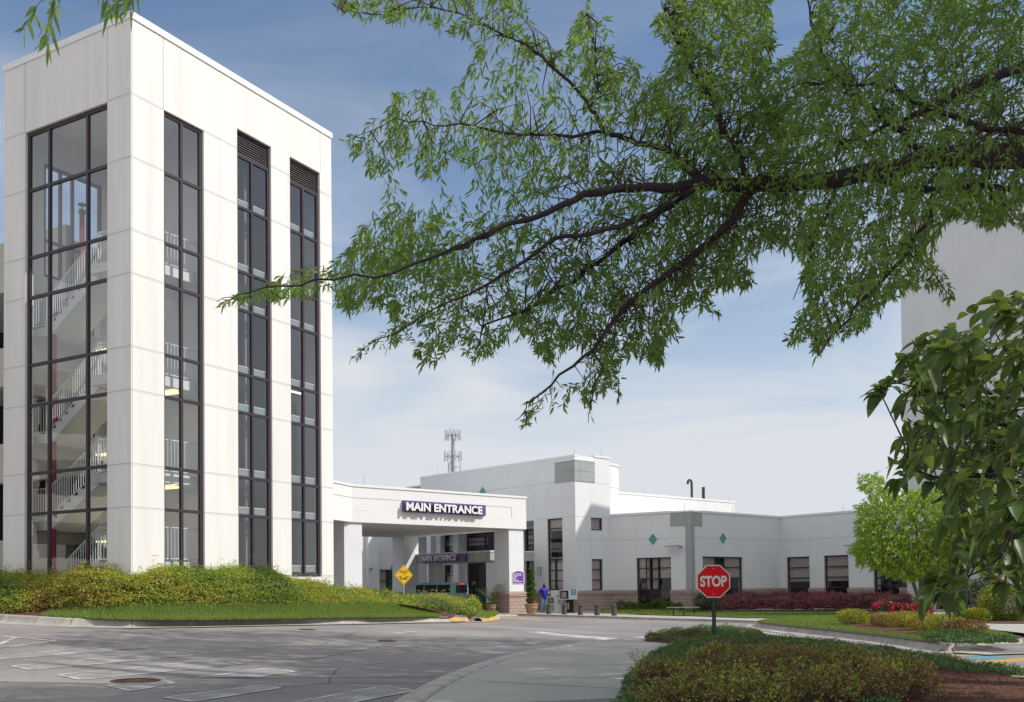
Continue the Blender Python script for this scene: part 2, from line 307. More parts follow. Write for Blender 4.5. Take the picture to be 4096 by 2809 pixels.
def leaves_hi(P, D, N, L, Wd, droop=.4, fold=.18, K=7):
    """broad leaves with a rounded outline, raised halves and a drooping tip"""
    n = len(P); D = nrm(D); N = nrm(N - (N*D).sum(1, keepdims=True)*D); B = np.cross(D, N); L = np.broadcast_to(L, n)[:, None]; Wd = np.broadcast_to(Wd, n)[:, None]
    ts = np.linspace(0, 1, K); ws = np.sin(PI*ts**.82)**.75*(1-.35*ts); ws[0] = .03; ws[-1] = .0; V = np.empty((n, K, 3, 3)); dn = np.array([0, 0, -1.]); dr = (droop*rng.uniform(.6, 1.4, n))[:, None]; tw = rng.normal(0, .25, n)[:, None]
    for j, (t, w) in enumerate(zip(ts, ws)):
        c = P+D*L*(t-.12*dr*t*t)+dn*dr*t*t*L*.9; b2 = B*np.cos(tw*t)+N*np.sin(tw*t); up = N*Wd*fold*w
        V[:, j, 0] = c-b2*Wd*w*.5+up; V[:, j, 1] = c; V[:, j, 2] = c+b2*Wd*w*.5+up
    base = (np.arange(n)*K*3)[:, None]; F = [base+[j*3+a, j*3+3+a, j*3+4+a, j*3+1+a] for j in range(K-1) for a in (0, 1)]
    return V.reshape(-1, 3), [np.concatenate(F)]
def merge(parts):
    Vs = []; Fs = {}; o = 0
    for V, F in parts:
        for f in F: Fs.setdefault(f.shape[1], []).append(f+o)
        Vs.append(V); o += len(V)
    return np.concatenate(Vs), [np.concatenate(x) for x in Fs.values()]
def rdir(n): return nrm(rng.normal(size=(n, 3)))
def fromV(V, F, name, m, parent=None, **kw): return npmesh(name, V, F, m, parent, **kw)

# surfaces laid over the ground sheet
def inpoly(x, y, P):
    P = np.asarray(P); r = np.zeros(np.shape(x), bool); j = len(P)-1
    for i in range(len(P)):
        c = ((P[i, 1] > y) != (P[j, 1] > y)) & (x < (P[j, 0]-P[i, 0])*(y-P[i, 1])/(P[j, 1]-P[i, 1]+1e-12)+P[i, 0]); r ^= c; j = i
    return r
def resample(P, step, closed=False):
    P = np.asarray(P, float)[:, :2]
    Q = np.roll(P, -1, 0) if closed else P[1:]; out = []
    for p, q in zip(P, Q):
        n = max(1, int(round(np.linalg.norm(q-p)/step))); t = np.arange(n)[:, None]/n; out.append(p+(q-p)*t)
    if not closed: out.append(P[-1:])
    return np.vstack(out)
def ccw(P):
    P = np.asarray(P, float)[:, :2]; Q = np.roll(P, -1, 0); return P if (P[:, 0]*Q[:, 1]-Q[:, 0]*P[:, 1]).sum() > 0 else P[::-1]
def smoothpoly(P, it=2, closed=True):
    P = np.asarray(P, float)[:, :2]
    for _ in range(it):
        Q = np.roll(P, -1, 0) if closed else P[1:]; A = P if closed else P[:-1]
        R = np.empty((2*len(A), 2)); R[0::2] = A*.75+Q*.25; R[1::2] = A*.25+Q*.75
        if not closed: R = np.vstack([P[:1], R, P[-1:]])
        P = R
    return P
def sheet(name, poly, zf, m, step=1., **kw):
    B = resample(ccw(poly), step, True); x0, y0 = B.min(0); x1, y1 = B.max(0); gx, gy = np.meshgrid(np.arange(x0, x1, step), np.arange(y0, y1, step)); g = np.c_[gx.ravel(), gy.ravel()]
    g = g[inpoly(g[:, 0], g[:, 1], B)]; dist = np.min(np.linalg.norm(g[:, None]-B[None], axis=2), axis=1) if len(g) else np.array([]); g = (g[dist > step*.45] if len(g) else g).reshape(-1, 2)
    pts = [Vector((float(a), float(b))) for a, b in np.vstack([B, g])]; n = len(B)
    vo, eo, fo, *_ = geometry.delaunay_2d_cdt(pts, [(i, (i+1) % n) for i in range(n)], [list(range(n))], 1, 1e-5)
    V = np.array([[p.x, p.y] for p in vo]); z = zf(V[:, 0], V[:, 1]); F = np.array([list(f) for f in fo if len(f) == 3])
    e1 = V[F[:, 1]]-V[F[:, 0]]; e2 = V[F[:, 2]]-V[F[:, 0]]; fl = (e1[:, 0]*e2[:, 1]-e1[:, 1]*e2[:, 0]) < 0; F[fl] = F[fl][:, ::-1]
    return npmesh(name, np.c_[V, z], F, m, smooth=True, **kw)
def ribbon(name, line, prof, zf, m, step=.5, closed=False, **kw):
    """sweep a profile [(offset to the left of travel, height over zf)] along a plan line"""
    Q = resample(line, step, closed); T = np.roll(Q, -1, 0)-np.roll(Q, 1, 0)
    if not closed: T[0] = Q[1]-Q[0]; T[-1] = Q[-1]-Q[-2]
    T = T/np.linalg.norm(T, axis=1, keepdims=True); Nn = np.c_[-T[:, 1], T[:, 0]]; k = len(prof); V = np.empty((len(Q), k, 3))
    z = zf(Q[:, 0], Q[:, 1])
    for j, (o, h) in enumerate(prof): V[:, j, :2] = Q+Nn*o; V[:, j, 2] = z+h
    n = len(Q); F = []
    for i in range(n if closed else n-1):
        a = i*k; b = ((i+1) % n)*k
        for j in range(k-1): F.append((a+j, b+j, b+j+1, a+j+1))
    o = npmesh(name, V.reshape(-1, 3), np.array(F)[:, ::-1], m, **kw)
    return o
# ------------------------------------------------------------------ ground, road, kerbs, beds
def ground_sheet():
    ax = np.unique(np.r_[-1600, -900, -500, -300, -200, -140, -100, np.arange(-80, -30, 5), np.arange(-30, 40, 1.), np.arange(40, 90, 5), 110, 150, 220, 320, 600, 1200, 1800])
    ay = np.unique(np.r_[-400, -120, -60, -30, np.arange(-20, 75, 1.), np.arange(75, 130, 5), 150, 200, 300, 500, 900, 1600, 2600])
    X, Y = np.meshgrid(ax, ay); cx, cy = np.clip(X, -60, 60), np.clip(Y, -20, 110); Z = gz(cx, cy); r = np.hypot(X-cx, Y-cy); Z = Z*np.exp(-r/60)
    nx = len(ax); i, j = np.meshgrid(np.arange(nx-1), np.arange(len(ay)-1)); a = (j*nx+i).ravel()
    npmesh('ground', np.c_[X.ravel(), Y.ravel(), Z.ravel()], np.c_[a, a+1, a+nx+1, a+nx], ASPH, smooth=True, kind='structure')
ground_sheet()
P3 = lambda pts, surf=gz: np.array([gp(x, y, surf) for x, y in pts])
def marking(name, pts, m, up=.005, conv=None, kind='structure'):
    if conv: pts = [conv(*p) for p in pts]
    Q = P3(pts)[:, :2]; return sheet(name, Q, lambda x, y: gz(x, y)+up, m, .6, kind=kind)
Z6 = lambda x, y: (x/2.1127/1.7625, (2350+y/2.1127)/1.7625)
Z5 = lambda x, y: (x/1.1348/1.7625, (2200+y/1.1348)/1.7625)
PW1 = paint_mat('worn_white_paint', (.46, .46, .45), 1.5); PW2 = paint_mat('white_road_paint', (.60, .61, .60), .65)
PY = paint_mat('yellow_road_paint', (.62, .36, .05), .2); PB = paint_mat('blue_road_paint', (.06, .34, .42), .2)
bars = [([(-150, 594), (1090, 483), (1280, 508), (-150, 622)], Z6), ([(100, 668), (1440, 543), (1645, 575), (260, 698)], Z6), ([(490, 742), (1830, 612), (2045, 648), (690, 782)], Z6),
        ([(910, 832), (1400, 790), (1460, 812), (1110, 878)], Z6), ([(900, 580), (1225, 538), (1340, 554), (1150, 579)], Z5), ([(750, 672), (1180, 618), (1270, 628), (880, 690)], Z5), ([(1330, 695), (1740, 620), (1885, 640), (1500, 712)], Z5)]
def tri_line(p, q, w, m, up=.009, name='crosswalk_line'):
    p, q = np.array(p[:2]), np.array(q[:2]); d = (q-p)/np.linalg.norm(q-p); n = np.array([-d[1], d[0]])*w/2
    return sheet(name, [p-n, q-n, q+n, p+n], lambda x, y: gz(x, y)+up, m, .8, kind='structure')
for pts, cv in bars:
    marking('crosswalk_bar', pts, PW1, .005, cv); Q = P3([cv(*p) for p in pts])
    for k in range(4): tri_line(Q[k], Q[(k+1) % 4], .085, PW2, .009)
for seg in ([(0, 413), (470, 455)], [(470, 455), (-60, 520)], [(130, 425), (-20, 490)]): Q = P3([Z6(*p) for p in seg]); tri_line(Q[0], Q[1], .1, PW2)
marking('lane_line', [(1182, 1434), (1230, 1434.5), (1425, 1451), (1405, 1456)], PW2)
marking('lane_line', [(1730, 1428), (1745, 1428), (1790, 1437), (1770, 1438)], PW2)
marking('lane_arrow', [(1184, 1459), (1225, 1456.5), (1237, 1457), (1218, 1460), (1206, 1462)], PW2)
marking('lane_arrow', [(884, 1439), (905, 1434.5), (925, 1434), (955, 1434), (905, 1438.5)], PW2)
marking('kerb_line', [(1135, 1401), (1230, 1404), (1232, 1406.5), (1140, 1404)], PY)
marking('kerb_line', [(1050, 1415.5), (1120, 1415.5), (1135, 1417), (1040, 1417.5)], PY)
marking('kerb_line', [(2132, 1489), (2215, 1486), (2225, 1489), (2150, 1492)], PY); marking('access_marking', [(2170, 1492), (2270, 1489), (2290, 1495), (2215, 1498)], PB)
marking('kerb_line', [(2205, 1500), (2340, 1493), (2345, 1501), (2240, 1506)], PY)
# worn patch of darker asphalt at the right drive
CRACK = mat('crack', (.03, .028, .028), 1)
cl = P3([Z5(*p) for p in [(760, 584), (800, 578), (900, 581), (1200, 583), (1600, 580), (1900, 578), (2060, 576), (2110, 566), (2200, 545)]])[:, :2]
cl = resample(cl, .12); cl = cl + rng.normal(0, .012, cl.shape)
ribbon('road_crack', cl, [(-.018, .004), (.018, .004)], gz, CRACK, .12, kind='structure')
cl2 = P3([Z5(*p) for p in [(1620, 410), (1790, 402), (1900, 416), (1560, 470), (1400, 500)]])[:, :2]; cl2 = resample(cl2, .2)+rng.normal(0, .02, resample(cl2, .2).shape)
ribbon('road_crack', cl2, [(-.012, .004), (.012, .004)], gz, CRACK, .2, kind='structure')
cl3 = P3([Z5(*p) for p in [(1100, 640), (1300, 622), (1500, 605), (1900, 608), (2080, 606)]])[:, :2]; cl3 = resample(cl3, .15)+rng.normal(0, .02, resample(cl3, .15).shape)
ribbon('road_crack', cl3, [(-.01, .004), (.01, .004)], gz, CRACK, .15, kind='structure')

# left planting bed with its kerb
kl = P3([(-160, 1398), (-80, 1405), (0, 1412), (80, 1416.5), (160, 1421), (300, 1424.5), (450, 1422.5), (624, 1419), (800, 1416), (900, 1414), (1000, 1412.5), (1022, 1412)])
BEDL = TPS([(p[0]+.1, p[1]+.22, p[2]+.185) for p in kl] + [(-10.7, 26.6, 1.15), (-8, 31.3, 1.3), (-9.2, 28.6, 1.25), (-6, 35.6, 1.2), (-15.5, 29.8, 1.45), (-13, 28.2, 1.3), (-7.1, 29.6, 1.06), (-4.6, 35.4, .93), (-4, 40, .85), (-3.3, 38, .74), (-1.7, 41.2, .40), (-1, 44, .2), (-5, 46, .8), (-9, 44, 1.1), (-2, 49, .1), (-22, 32, 1.6), (-.7, 41, .25), (-1.5, 39.5, .38)], .02)
KLQ = resample(kl, .4)
def bl(x, y):
    xx = np.ravel(np.asarray(x, float)); yy = np.ravel(np.asarray(y, float)); d = np.min(np.hypot(xx[:, None]-KLQ[None, :, 0], yy[:, None]-KLQ[None, :, 1]), axis=1)
    t = np.clip((d-.2)/1.4, 0, 1); t = t*t*(3-2*t); r = (gz(xx, yy)+.185+np.clip(d, 0, 1.6)*.02)*(1-t)+BEDL(xx, yy)*t; return r.reshape(np.shape(x)) if np.shape(x) else float(r[0])
back = [(-.8, 47.5), (-3, 50.5), (-9, 48), (-7, 38), (-12, 33), (-17, 33), (-26, 34)]
k2 = P3([(1062, 1401), (1098, 1398), (1140, 1397)])
lb_poly = np.vstack([kl[:, :2]+[.1, .2], [gp(1062, 1404)[:2]], [gp(1094, 1404)[:2]], [gp(1125, 1402)[:2]], back])
sheet('planting_bed', lb_poly, lambda x, y: np.maximum(bl(x, y)-.01, gz(x, y)+.02), MULCH, .5, kind='structure')
KPROF = [(-.52, .005), (-.1, .018), (-.01, .03), (.045, .15), (.075, .185), (.12, .20), (.26, .20), (.26, .10), (.3, -.2)]
ribbon('kerb', kl, KPROF, gz, CONC, .4, kind='structure')
kend = P3([(1022, 1412), (1050, 1412), (1094, 1412.5)])
ribbon('kerb', kend, [(-.3, .006), (0, .02), (.05, .03), (.1, .035), (.3, .04), (.34, -.1)], gz, CONC, .4, kind='structure')
ribbon('kerb_paint', P3([(1018, 1412), (1040, 1412.3), (1064, 1412.5)]), [(-.02, .045), (.035, .15), (.10, .186), (.2, .186)], gz, PY, .4, kind='structure')
ribbon('kerb', P3([(1094, 1412), (1118, 1410), (1132, 1407), (1134, 1401)]), [(-.02, .01), (.02, .12), (.1, .16), (.3, .165), (.34, -.1)], gz, CONC, .3, kind='structure')
ribbon('kerb_paint', P3([(1092, 1412), (1118, 1410), (1131, 1407)]), [(-.03, .03), (.015, .13), (.1, .168), (.2, .17)], gz, PY, .3, kind='structure')
# concrete path through the bed
pa = P3([(893, 1373.5), (935, 1381), (985, 1391), (1004, 1395)], bl)
ribbon('path', pa, [(-.45, .0), (.45, 0)], lambda x, y: np.maximum(bl(x, y), gz(x, y)+.03)+.03, WALK, .5, kind='structure')
def kerb_joints(line, every, off0=-.5, off1=.26, zf=gz):
    Q = resample(line, every)
    for i in range(1, len(Q)-1):
        t = Q[i+1]-Q[i-1]; t /= np.linalg.norm(t); n = np.array([-t[1], t[0]])
        P = np.array([Q[i]+n*o for o, h in KPROF[:8]]); h = np.array([h for o, h in KPROF[:8]])
        V = []; 
        for a, hh in zip(P, h): V += [(*(a-t*.008), float(zf(a[0], a[1]))+hh+.004), (*(a+t*.008), float(zf(a[0], a[1]))+hh+.004)]
        F = np.array([(2*k, 2*k+1, 2*k+3, 2*k+2) for k in range(7)]); npmesh('kerb_joint', np.array(V), F, CRACK, kind='structure')
kerb_joints(kl, 3.1)

# grass blades
GRASS = mat('grass_blade', (.25, .33, .085), .6, island=.5, col2=(.15, .24, .05), transl=.35, spec=.3)
def grass(name, poly, zf, n, h=(.06, .13), w=.012, lean=.35, m=GRASS, hole=None, **kw):
    poly = np.asarray(poly)[:, :2]; x0, y0 = poly.min(0); x1, y1 = poly.max(0); P = np.zeros((0, 2))
    while len(P) < n:
        q = np.c_[rng.uniform(x0, x1, n), rng.uniform(y0, y1, n)]; P = np.vstack([P, q[inpoly(q[:, 0], q[:, 1], poly)]])
        if len(P) == 0: break
    P = P[:n]
    if hole is not None: P = P[~inpoly(P[:, 0], P[:, 1], np.asarray(hole)[:, :2])]; bd = resample(poly, .3, True); P = P[np.min(np.linalg.norm(P[:, None]-bd[None], axis=2), axis=1) > .2]; n = len(P)
    z = zf(P[:, 0], P[:, 1]); B = np.c_[P, z]; D = nrm(np.c_[rng.normal(0, lean, (n, 2)), np.ones(n)]); H = rng.uniform(*h, n)[:, None]; T = B+D*H; th = rng.uniform(0, 2*PI, n); o = np.c_[np.cos(th), np.sin(th), np.zeros(n)]*w/2
    V = np.stack([B-o, B+o, T], 1).reshape(-1, 3); F = np.arange(3*n).reshape(-1, 3)
    return npmesh(name, V, F, m, kind='stuff', **kw)
gs = P3([(84, 1399), (118, 1389), (180, 1383.5), (242, 1381.5), (322, 1379), (470, 1376), (624, 1374.5), (760, 1374), (885, 1373.5), (905, 1377), (960, 1387), (1000, 1397), (1004, 1401), (900, 1402.5), (800, 1403), (624, 1406), (450, 1409), (300, 1409), (160, 1404)], bl)
gs = smoothpoly(gs, 2); sheet('grass_strip', gs, lambda x, y: bl(x, y)+.012, SOILG, .4, kind='structure')
grass('lawn_grass', gs, lambda x, y: bl(x, y), 42000, (.07, .17), .018)
g2 = P3([(1090, 1402), (1097, 1394), (1128, 1396), (1131, 1403), (1112, 1404)], bl); grass('lawn_grass', g2, lambda x, y: np.maximum(bl(x, y), gz(x, y)+.15), 3000, (.1, .25), .03)

# entrance pavement, kerb and walkway
ke = P3([(1128, 1399), (1180, 1399), (1245, 1401), (1305, 1403), (1418, 1406.5), (1500, 1409.5), (1600, 1412.5), (1690, 1415.5), (1722, 1417)])
wz = lambda x, y: gz(x, y)+.14
fp = np.vstack([ke[:, :2], P3([(1740, 1413), (1850, 1409), (1960, 1406), (2070, 1408), (2170, 1421), (2240, 1437), (2330, 1448)])[:, :2], [(34, 38), (33, 60), (22, 66), (12, 75), (2, 82), (-8, 84), (-9, 72), (-4, 62), (-1.2, 60)]])
sheet('sidewalk', fp, wz, WALK, 1., kind='structure')
KP2 = [(-.35, .006), (-.02, .012), (.03, .12), (.06, .146), (.2, .15), (.22, .1)]
ribbon('kerb', ke, KP2, gz, CONC, .5, kind='structure')
def slab_joints(name, lines, zf, w=.02):
    for a, b in lines:
        a, b = np.array(a[:2]), np.array(b[:2]); d = (b-a)/np.linalg.norm(b-a); n = np.array([-d[1], d[0]])*w/2
        sheet(name, [a-n, b-n, b+n, a+n], lambda x, y: zf(x, y)+.004, CRACK, 1.2, kind='structure')
# near sidewalk, right of centre at the bottom of the picture
kn = P3([(930, 1640), (985, 1594), (1045, 1556), (1110, 1525), (1190, 1498), (1290, 1478), (1380, 1465), (1450, 1457), (1520, 1449), (1600, 1441), (1690, 1436)])
kn = smoothpoly(kn, 2, False)
nz_ = lambda x, y: gz(x, y)+.10
nearp = np.vstack([kn[:, :2], P3([(1760, 1445), (1850, 1465), (2050, 1490), (2330, 1540)])[:, :2], [(9.5, 10), (2, 4), (-2.5, 9.5)]])
sheet('sidewalk', nearp, nz_, WALK, .8, kind='structure')
ribbon('kerb', kn[::-1], [(.42, .006), (.05, .02), (-.02, .035), (-.06, .09), (-.12, .112), (-.34, .114), (-.35, .10)], gz, CONC, .4, kind='structure')
q = P3([(1065, 1594), (1440, 1594), (1190, 1556), (1435, 1552), (1210, 1520), (1440, 1522), (1330, 1480), (1500, 1482), (1085, 1562), (1418, 1581)])
slab_joints('slab_joint', [(q[2], q[3]), (q[4], q[5]), (q[6], q[7]), (q[8], q[9])], nz_)
dk = P3([(1105, 1610), (1130, 1597), (1450, 1583), (1440, 1612)], nz_)[:, :2]; sheet('road_patch', dk, lambda x, y: nz_(x, y)+.006, ASPH, .5, kind='structure')

# near bed with junipers, spirea and bark mulch
nb = P3([(1395, 1625), (1418, 1560), (1445, 1522), (1500, 1482), (1550, 1463), (1490, 1458), (1452, 1455), (1500, 1443), (1600, 1436), (1690, 1436), (1733, 1443), (1722, 1452), (1760, 1462), (1850, 1467), (1950, 1478), (2050, 1491), (2200, 1517), (2340, 1546)], nz_)
nbp = np.vstack([smoothpoly(nb, 1, False), [(9.6, 13), (9.5, 8.5), (1.6, 8.5)]])
def nbz(x, y):
    x = np.asarray(x, float); y = np.asarray(y, float); B = resample(nbp, .5, True); q = np.c_[x.ravel(), y.ravel()]; d = np.min(np.linalg.norm(q[:, None]-B[None], axis=2), axis=1).reshape(x.shape); d = np.where(inpoly(x, y, nbp), d, 0)
    return gz(x, y)+.11+.20*(1-np.exp(-d/1.0))
sheet('planting_bed', nbp, nbz, MULCH, .45, kind='structure')
# right island
isl = P3([(1713, 1422), (1728, 1416), (1790, 1412.5), (1880, 1410), (1960, 1407.5), (2070, 1410), (2165, 1422), (2240, 1439), (2318, 1459), (2322, 1464), (2230, 1465), (2150, 1469), (2165, 1482), (2130, 1478), (2060, 1467), (2000, 1458), (1900, 1446), (1800, 1434.5), (1740, 1428)])
isl_s = smoothpoly(isl, 2)
def iz(x, y):
    x = np.asarray(x, float); y = np.asarray(y, float); B = resample(isl_s, .5, True); q = np.c_[x.ravel(), y.ravel()]; d = np.min(np.linalg.norm(q[:, None]-B[None], axis=2), axis=1).reshape(x.shape); d = np.where(inpoly(x, y, isl_s), d, 0)
    return gz(x, y)+.19+.12*(1-np.exp(-d/1.2))
isl_m = P3([(1985,1408.5),(2110,1412),(2200,1430),(2255,1446),(2150,1449),(2050,1438),(1960,1426),(1912,1418),(1950,1410)], iz)
sheet('grass_strip', isl_s, iz, SOILG, .5, kind='structure'); sheet('planting_bed', smoothpoly(isl_m, 1), lambda x, y: iz(x, y)+.015, MULCH, .4, kind='structure')
area = sum(isl_s[i-1, 0]*isl_s[i, 1]-isl_s[i, 0]*isl_s[i-1, 1] for i in range(len(isl_s)))
line = isl_s if area > 0 else isl_s[::-1]
ribbon('kerb', line, [(-.42, .006), (-.02, .02), (.04, .15), (.08, .195), (.24, .20), (.26, .05)], gz, CONC, .5, closed=True, kind='structure')
ig = P3([(1717, 1423), (1735, 1415), (1880, 1411), (1960, 1410), (2000, 1416), (2100, 1432), (2180, 1444), (2260, 1452), (2300, 1460), (2200, 1461), (2140, 1464), (2050, 1456), (1950, 1449), (1850, 1437), (1760, 1428)], iz)
grass('lawn_grass', isl_s, iz, 38000, (.03, .075), .02, hole=isl_m)
conc_r = P3([(2168, 1484), (2152, 1471), (2230, 1467), (2322, 1466), (2400, 1440), (2420, 1470), (2330, 1486), (2240, 1489)]); sheet('pavement', conc_r, lambda x, y: gz(x, y)+.03, WALK, .6, kind='structure')
pg = P3([(2200, 1474), (2324, 1452), (2400, 1460), (2340, 1483), (2260, 1486)]); sheet('road_patch', pg, lambda x, y: gz(x, y)+.036, ASPH, .6, kind='structure')
# lawn in front of the building
lw = P3([(1405, 1394), (1500, 1392), (1600, 1388), (1700, 1386), (1850, 1385), (1960, 1385), (2000, 1389), (1985, 1394), (1900, 1398), (1800, 1402), (1705, 1404), (1620, 1401), (1540, 1398), (1480, 1397)], wz)
lwp = smoothpoly(lw, 1)
sheet('lawn', lwp, lambda x, y: wz(x, y)+.03, SOILG, .8, kind='structure')
grass('lawn_grass', lwp, lambda x, y: wz(x, y)+.02, 22000, (.03, .07), .035)
# ------------------------------------------------------------------ buildings
Z3 = lambda x, y: ((1300+x/1.9367)/1.7625, (1800+y/1.9367)/1.7625)
Z4 = lambda x, y: ((2300+x/1.9367)/1.7625, (1800+y/1.9367)/1.7625)
ZQ = lambda x, y: ((1450+x/3.0077)/1.7625, (1950+y/3.0077)/1.7625)
ZR = lambda x, y: ((3300+x/1.9925)/1.7625, (1700+y/1.9925)/1.7625)
class Fr:
    """a vertical wall plane A->B (left to right as seen), depth grows away from the viewer"""
    def __init__(s, A, B=None, ex=None):
        s.A = np.array(A, float)[:2]; s.ex = (np.array(B, float)[:2]-s.A) if ex is None else np.array(ex, float); s.len = np.linalg.norm(s.ex); s.ex /= s.len; s.ey = np.array([-s.ex[1], s.ex[0]])
    def px(s, x, y):
        d = ray(x, y); t = (s.A@s.ey)/(d[:2]@s.ey); q = d*t; return float((q[:2]-s.A)@s.ex), float(q[2]+EYE)
    def mb(s): return MB((s.A[0], s.A[1], 0), s.ex, s.ey)
    def pt(s, u, d, z): return np.array([*(s.A+s.ex*u+s.ey*d), z])
def wall(mb, u0, u1, z0, z1, opens, th, m, d0=0.):
    us = sorted({u0, u1, *[min(max(v, u0), u1) for o in opens for v in o[:2]]}); zs = sorted({z0, z1, *[min(max(v, z0), z1) for o in opens for v in o[2:4]]})
    nu, nz = len(us)-1, len(zs)-1; fill = np.ones((nu, nz), bool)
    for i in range(nu):
        for j in range(nz):
            a, b = (us[i]+us[i+1])/2, (zs[j]+zs[j+1])/2
            for o in opens:
                if o[0] < a < o[1] and o[2] < b < o[3]: fill[i, j] = False
    g = lambda i, j: 0 <= i < nu and 0 <= j < nz and fill[i, j]
    for i in range(nu):
        for j in range(nz):
            if not fill[i, j]: continue
            sk = ('l' if g(i-1, j) else '')+('r' if g(i+1, j) else '')+('d' if g(i, j-1) else '')+('t' if g(i, j+1) else '')
            mb.box(us[i], us[i+1], d0, d0+th, zs[j], zs[j+1], m, skip=sk)
def hjoint(mb, u0, u1, z, m=JOINT, w=.03, hl=COPING, d=-.004):
    mb.box(u0, u1, d, 0, z-w/2, z+w/2, m, skip='b')
    if hl: mb.box(u0, u1, d*1.5, 0, z-w/2-.022, z-w/2, hl, skip='b')  # pale strip paints a highlight along the lower edge of the joint
def vjoint(mb, u, z0, z1, m=JOINT2, w=.018): mb.box(u-w/2, u+w/2, -.003, 0, z0, z1, m, skip='b')
def window(parent, fr, u0, u1, z0, z1, vb=(), hb=(), inset=.08, gl=GL_D, bw=.06, dep=.09, blind=None, room=True, fm=FRAME, mirror=False, roomd=.9, blindm=None, hdepth=None, outer=None, name='window', roomm=None, sill=False):
    mk = fr.mb if callable(getattr(fr, 'mb', None)) else fr
    f = mk(); ow = outer or bw*1.15; i0, i1 = inset, inset+dep
    f.box(u0, u0+ow, i0, i1, z0, z1, fm); f.box(u1-ow, u1, i0, i1, z0, z1, fm); f.box(u0+ow, u1-ow, i0, i1, z0, z0+ow, fm); f.box(u0+ow, u1-ow, i0, i1, z1-ow, z1, fm)
    vs = sorted(vb)
    for v in vs: f.box(v-bw/2, v+bw/2, i0, i1, z0+ow, z1-ow, fm)
    eds = [u0+ow]+[q for v in vs for q in (v-bw/2, v+bw/2)]+[u1-ow]
    for h in hb:
        for k in range(0, len(eds), 2): f.box(eds[k], eds[k+1], i0+.004, i1-.004, h-bw/2, h+bw/2, fm)
    if sill:
        for h in list(hb)+[z0+ow]:
            for k in range(0, len(eds), 2): f.box(eds[k]+.01, eds[k+1]-.01, i1+.03, i1+.14, h+bw/2+.02, h+bw/2+.22, mat('window_ledge', (.33, .37, .37), .4)); f.box(eds[k]+.01, eds[k+1]-.01, i1+.02, i1+.15, h+bw/2+.22, h+bw/2+.25, COPING)
    fo = f.build(name, parent)
    p = mk(); w_ = i0+dep*.5; a_, b_, c_, d_ = u0+ow*.6, u1-ow*.6, z0+ow*.6, z1-ow*.6; q_ = [(a_, w_, c_), (b_, w_, c_), (b_, w_, d_), (a_, w_, d_)]; p.poly(q_[::-1] if p.ex[0]*p.ey[1]-p.ex[1]*p.ey[0] < 0 else q_, gl); p.build('pane', fo)
    if blind is not None:
        for (b0, b1, c0, c1) in blind:
            b = mk(); b.box(u0+ow+b0*(u1-u0-2*ow), u0+ow+b1*(u1-u0-2*ow), i1+.05, i1+.06, z0+ow+c0*(z1-z0-2*ow), z0+ow+c1*(z1-z0-2*ow), blindm or BLIND)
            b.build('blind', fo)
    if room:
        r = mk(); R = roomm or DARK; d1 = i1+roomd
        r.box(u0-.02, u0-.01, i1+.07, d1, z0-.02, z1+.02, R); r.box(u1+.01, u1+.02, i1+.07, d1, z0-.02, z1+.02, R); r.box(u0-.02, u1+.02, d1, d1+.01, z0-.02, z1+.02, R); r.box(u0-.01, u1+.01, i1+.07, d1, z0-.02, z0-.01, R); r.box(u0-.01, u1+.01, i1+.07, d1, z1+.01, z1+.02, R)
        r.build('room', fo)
    return fo

# ---- stair tower
TC = atZ(297.6, 1290, 27.5); TH = .5114656
ta = np.array([math.sin(TH), math.cos(TH)]); tb = np.array([-math.cos(TH), math.sin(TH)])
tower = thing('stair_tower', (TC[0], TC[1], 1.0), 'tall white concrete stair tower with glazed stairwell and three tall window strips', 'building')
TL, TW, TZ = 8.76, 5.81, 17.87
mR = lambda: MB((TC[0], TC[1], 0), ta, tb)            # right face: u = a, depth = b
mL = lambda: MB((TC[0], TC[1], 0), tb, ta)            # left face: u = b, depth = a
LV = [15.72, 13.9, 11.81, 10.57, 8.49, 7.25, 5.16, 3.93]
wR = [(1.17, 2.71, .6, 15.72), (4.11, 5.66, 1.55, 16.36), (6.57, 8.13, 1.98, 16.38)]
wL = [(1.0, 4.76, .6, 15.70)]
m = mR(); wall(m, 0, TL, .2, TZ, wR, .28, WHITE)
eR = [0, 1.17, 2.71, 4.11, 5.66, 6.57, 8.13, TL]
for z in LV+[2.02]:
    for k in range(0, 8, 2):
        a0, a1 = eR[k], eR[k+1]
        if z > 15.71:
            if k == 0: hjoint(m, a0, a1, z)
            elif k == 2: hjoint(m, a0, a1, z)
            elif k == 4: hjoint(m, a0, a1, z)
            elif k == 6: hjoint(m, a0, a1, z)
        elif z > 2.5 or k >= 4: hjoint(m, a0, a1, z)
hjoint(m, 5.66, 6.57, 2.02)
vjoint(m, 1.15, 15.72, TZ, JOINT, .025); vjoint(m, 8.15, 16.38, TZ, JOINT, .025); vjoint(m, .04, .3, TZ, JOINT, .022)
m.build('wall', tower)
m = mL(); wall(m, .28, TW, .2, TZ, [(max(o[0], .28), *o[1:]) for o in wL], .28, WHITE)
for z in LV: hjoint(m, .0, 1.0, z); hjoint(m, 4.76, TW, z)
vjoint(m, 1.0, 15.7, TZ, JOINT, .025); vjoint(m, 4.78, 15.7, TZ, JOINT, .025); m.build('wall', tower)
m = mR(); wall(m, .28, TL, .2, TZ, [(1.2, 3.4, 11.7, 15.4), (.5, 3.3, 1.0, 3.1), (.5, 3.3, 3.95, 5.4), (.5, 3.3, 6.6, 8.2), (.5, 3.3, 9.9, 11.2)], .25, INNER, d0=TW-.25); m.build('wall', tower)
m = mL(); wall(m, .28, TW-.25, .2, TZ, [], .28, WHITE, d0=TL-.28); m.build('wall', tower)
